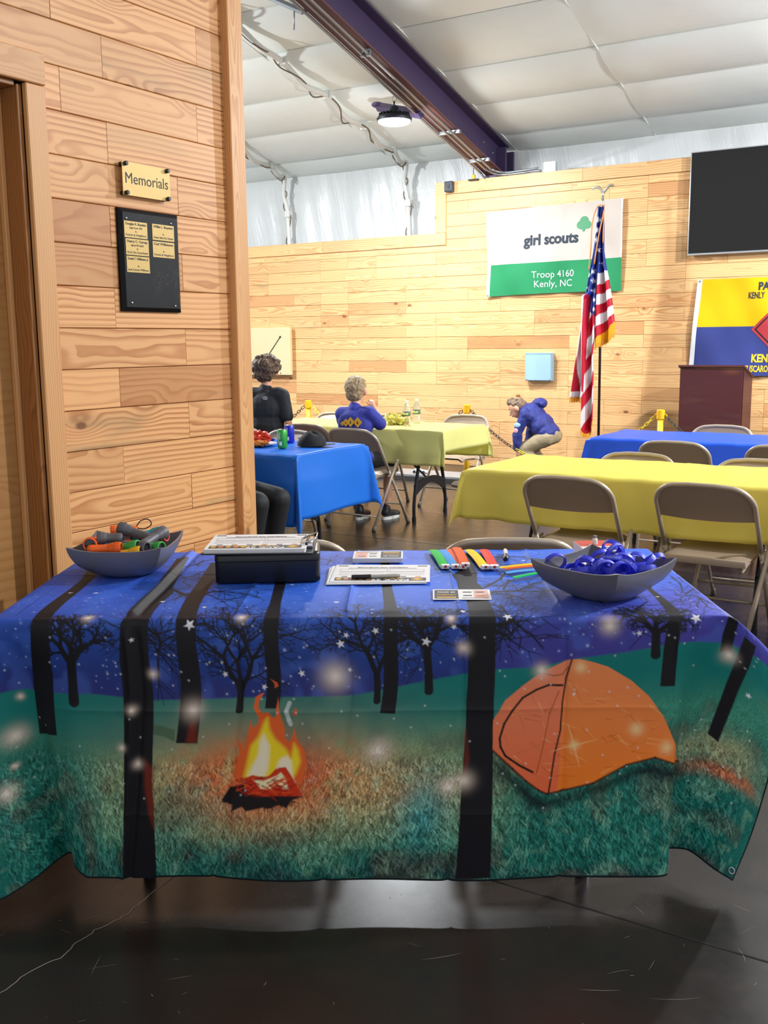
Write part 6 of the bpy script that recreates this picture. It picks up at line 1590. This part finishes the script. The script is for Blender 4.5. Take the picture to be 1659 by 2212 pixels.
def wrapped_cable(x, drop_to, label, seed):
    R = random.Random(seed); t = empty('wrapped_cable', (x, EAVE_Y, roof_z(EAVE_Y)))
    pts = []; ys = [3.6, 4.4, 5.1, 5.8, 6.5, 7.2, 7.65, 7.93, 8.3, 8.67, 9.0, 9.36, 9.7, 10.02, 10.3, 10.48]
    for i, y in enumerate(ys): pts.append((x + R.uniform(-.02, .02) - x, y - EAVE_Y, roof_z(y) - .06 - .05*(i % 2) - roof_z(EAVE_Y)))
    dn = [(.0, -.20, -.02), (-.05, -.16, -.22), (-.02, -.14, -.38), (-.01, -.13, -.62), (.0, -.13, drop_to - roof_z(EAVE_Y))]
    MB().tube(cat_rom(pts + dn, 5), .028, 8).build('sleeve', WRAP, t, True)
    w = [(p[0] + .05*math.sin(i*1.9), p[1], p[2] - .02 - .03*math.cos(i*2.3)) for i, p in enumerate(cat_rom(pts + dn, 2))]
    MB().tube(cat_rom(w, 4), .0075, 6).build('wire', WIRE, t, True)
    for i in range(6, len(pts), 2): MB().bbox(pts[i][0]-.05, pts[i][0]+.05, pts[i][1]-.02, pts[i][1]+.02, pts[i][2]-.03, pts[i][2]+.045, .006, 1).build('clip', WRAP, t)
    MB().bbox(-.04, .03, -.17, -.09, -.50, -.42, .005, 1).build('clip', WRAP, t)
    tag(t, label, 'cable', 'white wrapped cables on the ceiling'); return t
wrapped_cable(-6.30, 2.55, 'white wrapped cable running down the ceiling left of the lamp', 3)
wrapped_cable(-8.07, 2.55, 'white wrapped cable close to the partition, coming down the vinyl wall', 6)
# ------------------------------------------------------------------ high-bay lamps
LAMP_GLOW = NT('lamp_lens'); LAMP_GLOW.set(color=(1, 1, 1), ecol=lin('#f2fbff'), estr=14.0); LAMP_GLOW = LAMP_GLOW.m
LAMP_BODY = simple('lamp_housing', '#23242c', 0.45, 0.3)
def high_bay(loc, label, hook_z, power=LAMP_POWER, uplight=UPLIGHT_FILL*0.35):  # hook_z: height of the hook above the lens
    t = empty('high_bay_lamp', loc); t.scale = (1.08, 1.08, 1.0)
    MB().lathe([(0.0, 0.135), (0.035, 0.13), (0.045, 0.10), (0.075, 0.085), (0.085, 0.055), (0.14, 0.045), (0.155, 0.022), (0.152, 0.0), (0.138, 0.0)], 40).build('housing', LAMP_BODY, t, 40)
    f = MB()
    for k in range(24):
        f.box(0.05, 0.135, -0.002, 0.002, 0.05, 0.072, RZ(2*PI*k/24))
    f.build('cooling_fin', LAMP_BODY, t)
    MB().lathe([(0.0, -0.034), (0.06, -0.033), (0.115, -0.026), (0.138, -0.012), (0.142, 0.0)], 40).build('lens', LAMP_GLOW, t, True)
    MB().tube([(0, 0, 0.12), (0, 0, hook_z-0.06)], 0.008, 8).build('stem', LAMP_BODY, t, True)
    MB().tube([(0.022*math.cos(a), 0, hook_z-0.04+0.022*math.sin(a)) for a in [2*PI*i/16 for i in range(16)]], 0.0035, 6, True).build('hook', GALV, t, True)
    ld = bpy.data.lights.new('lamp_light', 'AREA'); ld.shape = 'DISK'; ld.size = 0.27; ld.energy = power; ld.color = lin('#f6fbff')
    lo = bpy.data.objects.new('lamp_light', ld); COL.objects.link(lo); lo.parent = t; lo.location = (0, 0, -0.045)
    pd = bpy.data.lights.new('uplight_fill', 'POINT'); pd.shadow_soft_size = 0.06; pd.energy = power*uplight; pd.color = lin('#f6fbff')     # added fill below the lens, there to brighten the ceiling
    po = bpy.data.objects.new('uplight_fill', pd); COL.objects.link(po); po.parent = t; po.location = (0, 0, -0.10)
    tag(t, label, 'lamp')
    return t
high_bay((-5.25, 8.62, 3.47), 'round lit high-bay lamp hanging below the dark roof beam', 0.24, LAMP_POWER*0.72)
for (x, y, z), where in zip(LAMPS_OFF, ('above the lectern side of the hall', 'above the right side of the hall', 'above the hidden left end of the hall')):
    high_bay((x, y, z), 'round high-bay lamp ' + where + ', out of the picture', roof_z(y)-z-.05, LAMP_POWER*1.15, UPLIGHT_FILL*2.2)
# ------------------------------------------------------------------ people
def skin_mat(name, col):
    t = NT(name); tc = t.n('ShaderNodeTexCoord').outputs['Object']; n = t.noise(tc, 30.0, 3.0)
    c = lin(col); t.set(color=t.mix(n, tuple(x*.93 for x in c), c), rough=.5, sss=.08); return t.m
def hair_mat(name, dark, light, scale=90.0):
    t = NT(name); tc = t.n('ShaderNodeTexCoord').outputs['Object']; x, y, z = t.sep(tc)
    n = t.noise(t.comb(t.math('MULTIPLY', x, 1.0), t.math('MULTIPLY', y, 1.0), t.math('MULTIPLY', z, .35)), scale, 4.0, .65, .6)
    t.set(color=t.mix(t.smooth(n, .3, .7), lin(dark), lin(light)), rough=.55); t.bump(n, .7, .006); return t.m
BENCH = bpy.data.scenes.new('workbench')          # surfaces are grown apart from the hall, then brought in
def solid(name, shapes, voxel, mat, parent, smooth=5, lump=0.0, lscale=30.0):
    """one continuous surface grown round overlapping limbs.  shapes: ('c', p0, r0, p1, r1) tapered limb, ('e', centre, (rx, ry, rz)) ellipsoid"""
    g = MB()
    for s in shapes:
        if s[0] == 'e':
            g.ball((0, 0, 0), 1.0, 20, TR(*s[1]) @ (Euler(s[3]).to_matrix().to_4x4() if len(s) > 3 else Matrix.Identity(4)) @ Matrix.Diagonal((*s[2], 1)))
        else:
            _, a, r0, b, r1 = s; g.ball(tuple(a), r0, 14); g.ball(tuple(b), r1, 14)
            if (Vector(b)-Vector(a)).length > 1e-5: g.tube([a, b], [r0, r1], 14)
    me = g.mesh(name)
    ob = bpy.data.objects.new(name, me); BENCH.collection.objects.link(ob)
    rm = ob.modifiers.new('grow', 'REMESH'); rm.mode = 'VOXEL'; rm.voxel_size = voxel; rm.use_smooth_shade = True
    sm = ob.modifiers.new('soften', 'SMOOTH'); sm.iterations = smooth; sm.factor = .5
    with bpy.context.temp_override(scene=BENCH, view_layer=BENCH.view_layers[0]):
        dg = bpy.context.evaluated_depsgraph_get(); m2 = bpy.data.meshes.new_from_object(ob.evaluated_get(dg))
    m2.name = name
    bpy.data.objects.remove(ob); bpy.data.meshes.remove(me)
    if lump:
        from mathutils import noise as mn
        nv = [v.normal.copy() for v in m2.vertices]
        for v, n in zip(m2.vertices, nv): v.co += n*lump*(mn.noise(v.co*lscale) + .5*mn.noise(v.co*lscale*2.3))
    m2.polygons.foreach_set('use_smooth', [True]*len(m2.polygons)); m2.materials.clear(); m2.materials.append(mat)
    o = bpy.data.objects.new(name, m2); COL.objects.link(o); o.parent = parent; return o
def hand(wrist, toward, up, curl=.5, size=1.0):
    """palm and five fingers as limbs; toward = pointing direction, up = back of the hand"""
    w, d, u = Vector(wrist), Vector(toward).normalized(), Vector(up).normalized(); s = d.cross(u).normalized(); u = s.cross(d).normalized(); k = .85*size
    out = [('c', w, .019*k, w + d*.035*k, .021*k)]
    for i, (off, ln) in enumerate(((-.021, .050), (-.007, .058), (.007, .056), (.021, .044))):
        b = w + d*.050*k + s*off*k; out.append(('c', w + d*.03*k + s*off*.8*k, .012*k, b, .0095*k))
        d1 = (d*math.cos(curl*.6) - u*math.sin(curl*.6)); m_ = b + d1*ln*.55*k; d2 = (d*math.cos(curl*1.7) - u*math.sin(curl*1.7)); e_ = m_ + d2*ln*.5*k
        out += [('c', b, .0088*k, m_, .0080*k), ('c', m_, .0080*k, e_, .0068*k)]
    t0 = w + d*.012*k - s*.018*k; t1 = t0 + (d*.6 - s*.8 - u*.2).normalized()*.032*k; t2 = t1 + (d*.9 - s*.25 - u*.35).normalized()*.026*k
    return out + [('c', t0, .011*k, t1, .0095*k), ('c', t1, .0095*k, t2, .0078*k)]
def head_shapes(c, fwd, r=.092, up=Vector((0, 0, 1))):
    """skull, jaw, nose, ears round the head centre c looking along fwd"""
    c, f = Vector(c), Vector(fwd).normalized(); s = f.cross(Vector(up)).normalized(); u = s.cross(f).normalized()
    yaw = math.atan2(-f.x, f.y); pitch = math.asin(max(-1, min(1, f.z)))
    rot = (pitch, 0, yaw)
    P = lambda a, b, h: tuple(c + s*a*r + f*b*r + u*h*r)
    return [('e', P(0, -.08, .15), (r*.86, r*1.02, r*1.02), rot), ('e', P(0, .22, -.40), (r*.66, r*.72, r*.78), rot), ('e', P(0, .42, -.85), (r*.36, r*.34, r*.30), rot),
            ('c', P(0, .95, -.02), r*.10, P(0, 1.10, -.32), r*.15), ('e', P(0, .92, -.66), (r*.26, r*.12, r*.08), rot),
            ('e', P(.90, -.05, -.12), (r*.16, r*.24, r*.36), rot), ('e', P(-.90, -.05, -.12), (r*.16, r*.24, r*.36), rot)]
def face_parts(root, c, fwd, r, eye='#3a2a20', brow=None):
    c, f = Vector(c), Vector(fwd).normalized(); s = f.cross(Vector((0, 0, 1))).normalized(); u = s.cross(f).normalized()
    W = simple('eye_white', '#e8e4de', .3); I_ = simple('iris_'+eye[1:], eye, .3); Lp = simple('lip', '#b8695c', .5)
    for a in (-1, 1):
        p = c + s*a*.34*r + f*.80*r + u*.02*r
        MB().ball(tuple(p), (r*.13, r*.13, r*.10), 10).build('eye', W, root, True); MB().ball(tuple(p + f*r*.10), r*.055, 8).build('iris', I_, root, True)
        if brow: MB().tube([tuple(p + u*.22*r + s*a*(-.14)*r + f*.05*r), tuple(p + u*.26*r + f*.06*r), tuple(p + u*.20*r + s*a*.16*r)], r*.035, 6).build('eyebrow', brow, root, True)
    m = c + f*1.0*r + u*(-.64)*r; MB().tube([tuple(m - s*.22*r - f*.05*r), tuple(m + f*.02*r), tuple(m + s*.22*r - f*.05*r)], r*.05, 6).build('mouth', Lp, root, True)
SKIN = skin_mat('skin_light', '#dfa587'); SKIN2 = skin_mat('skin_warm', '#d99b7a')
BLACK_T = simple('black_tshirt', '#1b1c21', .75, var=.12, scale=9, bump=.15); BLACK_SH = simple('black_shorts', '#202126', .7, var=.1, scale=12); BLUE_T = simple('royal_tshirt', '#2d3596', .75, var=.1, scale=9, bump=.15)
NAVY_J = simple('navy_jacket', '#26307c', .65, var=.2, scale=9, bump=.3); KHAKI = simple('khaki_trousers', '#a39274', .8, var=.08, scale=12, bump=.2); SHOE = simple('dark_shoe', '#1d1d20', .5); SOLE = simple('white_sole', '#c9c9c4', .6)

def shoe(root, p, fwd, name='shoe', L=.22):
    p, f = Vector(p), Vector(fwd).normalized(); rz = math.atan2(-f.x, f.y)
    o = empty(name, p, rz, root)
    solid('upper', [('c', (0, -L*.25, .055), .036, (0, L*.30, .035), .032), ('e', (0, L*.38, .032), (.040, .055, .028)), ('c', (0, -L*.22, .06), .038, (0, -L*.18, .095), .034)], .007, SHOE, o, 3)
    MB().prism([(.042*math.cos(a), L*.08 + L*.52*math.sin(a)) for a in [2*PI*k/20 for k in range(20)]], 0.0, .022).build('sole', SOLE, o)
    return o

# --- boy in black, standing with his back to us
def boy_black():
    x0, y0 = -5.06, 6.33
    r = empty('person', (x0, y0, 0), 0.30)                         # faces +Y turned a little to the left
    fw = Vector((-.45, .86, -.12)); hc = (-.004, .045, 1.195)
    sh, hip = 1.015, .66
    elL, elR = (-.205, .05, .80), (.190, -.015, .80); wrL, wrR = (-.165, .20, .96), (.182, .055, .635)
    body = head_shapes(hc, fw, .090) + [('c', (0, .0, 1.03), .046, (0, .03, 1.13), .043), ('c', (-.11, 0, sh), .048, (.11, 0, sh), .048), ('e', (0, .01, .90), (.135, .085, .13)), ('e', (0, .01, .76), (.118, .080, .12)), ('e', (0, 0, hip), (.125, .088, .10)),
            ('c', (-.145, 0, sh-.012), .042, elL, .031), ('c', elL, .031, wrL, .022), ('c', (.145, 0, sh-.012), .042, elR, .031), ('c', elR, .031, wrR, .022)]
    for s in (-1, 1):
        body += [('c', (s*.065, 0, hip-.02), .070, (s*.075, .01, .36), .046), ('c', (s*.075, .01, .36), .044, (s*.078, -.01, .20), .044), ('c', (s*.078, -.01, .20), .044, (s*.08, -.02, .07), .028)]
        shoe(r, (s*.08, .01, 0), (s*.15, 1, 0))
    body += hand(wrL, (.25, .35, .9), (-1, .2, 0), .9) + hand(wrR, (-.05, .15, -1), (.9, .2, 0), .5)
    solid('body', body, .0075, SKIN2, r, 3)
    face_parts(r, hc, fw, .090)
    shirt = [('c', (-.118, 0, sh), .060, (.118, 0, sh), .060), ('c', (0, .0, 1.03), .057, (0, .012, 1.062), .052), ('e', (0, .005, .91), (.155, .108, .15)), ('e', (0, .005, .78), (.146, .104, .15)), ('e', (0, .005, .69), (.148, .108, .085)),
             ('c', (-.142, 0, sh-.008), .056, (-.188, .03, .845), .052), ('c', (.142, 0, sh-.008), .056, (.180, -.01, .845), .052)]
    solid('shirt', shirt, .008, BLACK_T, r, 4, .004, 11)
    pants = [('e', (0, 0, .64), (.142, .102, .085))] + [('c', (s*.066, 0, .63), .082, (s*.08, .01, .33), .070) for s in (-1, 1)]
    solid('shorts', pants, .009, BLACK_SH, r, 4, .003, 14)
    hair = [('e', (hc[0], hc[1]-.016, hc[2]+.040), (.108, .112, .088)), ('e', (hc[0], hc[1]-.045, hc[2]-.012), (.092, .078, .072))]
    rr = random.Random(5)
    for k in range(46):
        a = rr.uniform(0, 2*PI); e_ = rr.uniform(-.35, 1.4); p = (hc[0] + .098*math.cos(e_)*math.cos(a), hc[1]-.018 + .102*math.cos(e_)*math.sin(a), hc[2]+.036 + .082*math.sin(e_))
        if math.sin(a) > .45 and e_ < .35: continue
        hair.append(('e', p, (rr.uniform(.018, .030),)*3))
    solid('hair', hair, .006, hair_mat('dark_curly_hair', '#1e130d', '#7a5a42', 70), r, 2, .010, 38)
    # round logo on the back of the shirt
    lg = MB()
    for s in (-1, 1): lg.tube([(.022 + s*.0075 + .010*math.cos(a), -.082 - .004*math.sin(a), .992 + .010*math.sin(a)) for a in [2*PI*k/14 for k in range(14)]], .0022, 5, True)
    lg = lg.build('logo', simple('white_logo', '#c9c9cc', .6), r); lg.location = (.012, -.016, .0)
    sl = MB().prism([(0, 0), (.07, .012), (.05, .05)], 0, .012).build('pizza_slice', simple('pizza', '#d89a50', .7, var=.3, scale=60)); sl.matrix_world = TR(x0, y0, 0) @ RZ(.3) @ TR(-.175, .21, 1.03) @ RX(.4); tag(sl, 'slice of food in the hand of the boy in black', 'food')
    tag(r, 'boy with dark curly hair in a black t-shirt seen from behind', 'person')
boy_black()

# --- boy in blue, sitting with his back to us, right fist raised to his face
def boy_blue():
    x0, y0 = -4.36, 6.60
    r = empty('person', (x0, y0, 0), 0.06); fw = Vector((-.06, 1, -.05)); hc = (-.055, .065, 1.045); sh = .875
    shL, shR = (-.165, .02, sh-.015), (.085, .02, sh-.005)
    elL, elR = (-.21, .14, .775), (.150, .11, .775); wrL, wrR = (-.10, .29, .80), (.055, .13, .915)
    body = head_shapes(hc, fw, .088) + [('c', (-.045, .01, .89), .042, (-.05, .045, .98), .040), ('c', shL, .046, shR, .046), ('e', (-.04, .01, .77), (.125, .080, .12)), ('e', (-.03, -.005, .62), (.115, .080, .12)), ('e', (-.02, -.01, .505), (.125, .10, .075)),
            ('c', shL, .041, elL, .029), ('c', elL, .030, wrL, .021), ('c', shR, .041, elR, .030), ('c', elR, .030, wrR, .021)]
    for s in (-1, 1):
        kn = (-.02 + s*.09 + (.04 if s > 0 else 0), .36, .475); an = (-.02 + s*.10, .20 if s < 0 else .30, .085)
        body += [('c', (-.02 + s*.065, .0, .495), .066, kn, .047), ('c', kn, .045, (an[0], an[1]+.02, .30), .042), ('c', (an[0], an[1]+.02, .30), .042, an, .027)]
        shoe(r, (an[0], an[1]+.03, 0.0), (s*.1, 1, 0))
    body += hand(wrL, (.5, .8, .1), (0, 0, 1), .8) + hand(wrR, (-.35, .15, 1), (.8, -.4, .1), 1.3)
    solid('body', body, .0075, SKIN, r, 3); face_parts(r, hc, fw, .088)
    shirt = [('c', shL, .058, shR, .058), ('c', (-.045, .012, .895), .054, (-.047, .02, .918), .048), ('e', (-.04, .012, .78), (.152, .104, .13)), ('e', (-.03, 0, .64), (.142, .102, .15)), ('e', (-.02, -.005, .53), (.145, .112, .075)),
             ('c', shL, .054, (-.205, .10, .80), .052), ('c', shR, .054, (.135, .085, .79), .054)]
    solid('shirt', shirt, .008, BLUE_T, r, 4, .004, 11)
    pants = [('e', (-.02, .0, .51), (.142, .112, .070))] + [('c', (-.02 + s*.066, .02, .505), .078, (-.02 + s*.09 + (.04 if s > 0 else 0), .33, .482), .066) for s in (-1, 1)]
    solid('shorts', pants, .009, BLACK_SH, r, 4, .003, 14)
    hair = [('e', (hc[0], hc[1]-.022, hc[2]+.026), (.084, .094, .082)), ('e', (hc[0], hc[1]-.042, hc[2]-.025), (.070, .066, .066))]
    rr = random.Random(8)
    for k in range(26):
        a = rr.uniform(0, 2*PI); e_ = rr.uniform(.5, 1.5); p = (hc[0] + .078*math.cos(e_)*math.cos(a), hc[1]-.018 + .085*math.cos(e_)*math.sin(a), hc[2]+.030 + .074*math.sin(e_)); hair.append(('e', p, (.014, .022, .012)))
    solid('hair', hair, .006, hair_mat('blond_hair', '#5c4a36', '#c2a67c', 110), r, 2, .005, 45)
    # row of yellow diamonds across the back of the shirt
    YD = simple('yellow_print', '#e0a92c', .6)
    for k, (dx, dz, sz) in enumerate(((-.092, .796, .018), (-.060, .804, .030), (-.018, .810, .038), (.042, .808, .040))):
        yb = -.101 + .10*(dx+.04)**2*8; m = MB(); m.prism([(-sz, 0), (0, -sz*1.0), (sz, 0), (0, sz*1.0)], 0, .002, RX(PI/2)); d = m.build('diamond_print', YD, r); d.location = (dx, yb, dz)
        i_ = MB().prism([(-sz*.18, -sz*.3), (sz*.18, -sz*.3), (0, sz*.35)], .002, .003, RX(PI/2)).build('mark', BLACK_PL, d)
    tag(r, 'blond boy in a blue t-shirt sitting at the far yellow table', 'person')
boy_blue()

# --- boy in navy jacket bending down by the wall
def boy_bending():
    x0, y0 = -4.25, 9.86
    r = empty('person', (x0, y0, 0), 0.0); fw = Vector((-.80, -.28, -.52)); hc = (-.262, -.02, .722)
    hip = (.10, .02, .44); chest = (-.085, .0, .640)
    shN, shF = (-.115, -.135, .665), (-.10, .135, .69); elN, elF = (-.195, -.15, .46), (-.17, .15, .48); wrN, wrF = (-.205, -.11, .27), (-.20, .10, .29)
    body = head_shapes(hc, fw, .090) + [('c', (-.14, 0, .675), .045, (-.215, -.01, .70), .042), ('c', shN, .046, shF, .046), ('e', chest, (.12, .13, .10), (0, .7, 0)), ('e', (.02, .01, .54), (.12, .12, .095), (0, .8, 0)), ('e', hip, (.11, .125, .10)),
            ('c', shN, .042, elN, .030), ('c', elN, .030, wrN, .022), ('c', shF, .042, elF, .030), ('c', elF, .030, wrF, .022)]
    for s in (-1, 1):
        kn = (-.16, s*.085, .30); an = (.04, s*.085, .085)
        body += [('c', (hip[0], s*.065, .43), .068, kn, .048), ('c', kn, .046, (-.05, s*.085, .19), .042), ('c', (-.05, s*.085, .19), .040, an, .028)]
        shoe(r, (.0, s*.085, 0), (-1, 0, 0))
    body += hand(wrN, (-.1, .05, -1), (-.5, -1, 0), .7) + hand(wrF, (-.1, -.05, -1), (-.5, 1, 0), .7)
    solid('body', body, .0075, SKIN, r, 3); face_parts(r, hc, fw, .090, brow=simple('brown_brow', '#5a4432', .7))
    jacket = [('c', shN, .062, shF, .062), ('e', chest, (.150, .160, .125), (0, .7, 0)), ('e', (.0, .005, .56), (.155, .155, .125), (0, .8, 0)), ('e', (.085, .01, .475), (.130, .152, .105), (0, .6, 0)),
              ('c', shN, .060, elN, .050), ('c', elN, .050, (-.205, -.125, .315), .044), ('c', shF, .060, elF, .050), ('c', elF, .050, (-.20, .115, .325), .044),
              ('c', (-.15, -.06, .70), .045, (-.15, .06, .70), .045), ('e', (-.045, .03, .775), (.075, .085, .045), (0, -.35, 0)), ('e', (.02, .03, .765), (.035, .07, .045))]
    solid('jacket', jacket, .008, NAVY_J, r, 4, .010, 13)
    pants = [('e', hip, (.125, .142, .098))] + [('c', (hip[0], s*.066, .425), .084, (-.155, s*.085, .30), .066) for s in (-1, 1)] + [('c', (-.155, s*.085, .30), .062, (.02, s*.085, .13), .052) for s in (-1, 1)]
    solid('trousers', pants, .009, KHAKI, r, 4, .005, 14)
    u = Vector((-.5, -.15, .85)).normalized()
    hair = [('e', (hc[0]-.002, hc[1]+.006, hc[2]+.040), (.094, .090, .064), (0, .0, 0)), ('e', (hc[0]+.040, hc[1]+.012, hc[2]+.022), (.068, .086, .066)), ('e', (hc[0]-.056, hc[1]-.010, hc[2]+.052), (.050, .070, .040))]
    rr = random.Random(4)
    for k in range(18): hair.append(('e', (hc[0] + rr.uniform(-.085, .03), hc[1] + rr.uniform(-.06, .06), hc[2] + rr.uniform(.072, .098)), (.018, .014, .016)))
    solid('hair', hair, .006, hair_mat('brown_hair', '#3c2e24', '#a08468', 110), r, 2, .005, 45)
    p1 = MB().ball((-.175, -.196, .555), (.038, .006, .026), 12).build('sleeve_patch', simple('pale_blue_patch', '#9cc4e4', .6, var=.2, scale=80), r, True); p2 = MB().ball((-.190, -.197, .495), (.026, .006, .026), 12).build('sleeve_patch', simple('pink_patch', '#dc9aa4', .6, var=.2, scale=80), r, True)
    tag(r, 'boy in a navy hooded jacket bending down by the far wall', 'person')
boy_bending()

# --- person in black trousers, sitting sideways at the light blue table, mostly hidden by the partition
def sitter():
    x0, y0 = -4.12, 4.60
    r = empty('person', (x0, y0, 0), -PI/2)                         # faces +X
    fw = Vector((0, 1, -.1)); hc = (0, .03, 1.27)
    LEG = simple('black_leggings', '#131318', .7, var=.1, scale=9, bump=.1)
    body = head_shapes(hc, fw, .100) + [('c', (0, 0, 1.06), .050, (0, .02, 1.18), .047), ('c', (-.15, 0, 1.03), .055, (.15, 0, 1.03), .055), ('e', (0, 0, .88), (.16, .11, .16)), ('e', (0, 0, .70), (.15, .11, .15)), ('e', (0, 0, .53), (.18, .14, .11))]
    for s in (-1, 1):
        kn = (s*.10, .44, .50); an = (s*.10, .40, .09)
        body += [('c', (s*.095, .0, .53), .095, kn, .062), ('c', kn, .060, (s*.10, .40, .32), .056), ('c', (s*.10, .40, .32), .056, an, .036), ('c', (s*.19, 0, 1.01), .048, (s*.23, .02, .78), .036), ('c', (s*.23, .02, .78), .036, (s*.12, .16, .66), .026)] + hand((s*.12, .16, .66), (-s*.3, 1, -.2), (0, 0, 1), .5)
        shoe(r, (s*.10, .43, 0), (0, 1, 0))
    solid('body', body, .009, SKIN, r, 3); face_parts(r, hc, fw, .10)
    solid('top', [('c', (-.155, 0, 1.03), .068, (.155, 0, 1.03), .068), ('e', (0, 0, .88), (.18, .13, .17)), ('e', (0, 0, .70), (.172, .13, .17)), ('e', (0, 0, .58), (.19, .15, .09))] + [('c', (s*.19, 0, 1.01), .06, (s*.225, .07, .87), .055) for s in (-1, 1)], .010, BLACK_T, r, 4)
    solid('leggings', [('e', (0, 0, .535), (.192, .15, .115))] + [q for s in (-1, 1) for q in (('c', (s*.095, .02, .535), .105, (s*.10, .44, .505), .072), ('c', (s*.10, .44, .505), .071, (s*.10, .40, .32), .064), ('c', (s*.10, .40, .32), .064, (s*.10, .40, .11), .044))], .009, LEG, r, 4)
    solid('hair', [('e', (0, .0, 1.30), (.105, .11, .10)), ('e', (0, -.06, 1.22), (.09, .07, .13))], .009, hair_mat('brown_hair_long', '#2c2018', '#5c4636', 80), r, 2, .006, 30)
    tag(r, 'person in black leggings sitting at the light blue table, mostly behind the partition', 'person')
sitter()
bpy.data.scenes.remove(BENCH)
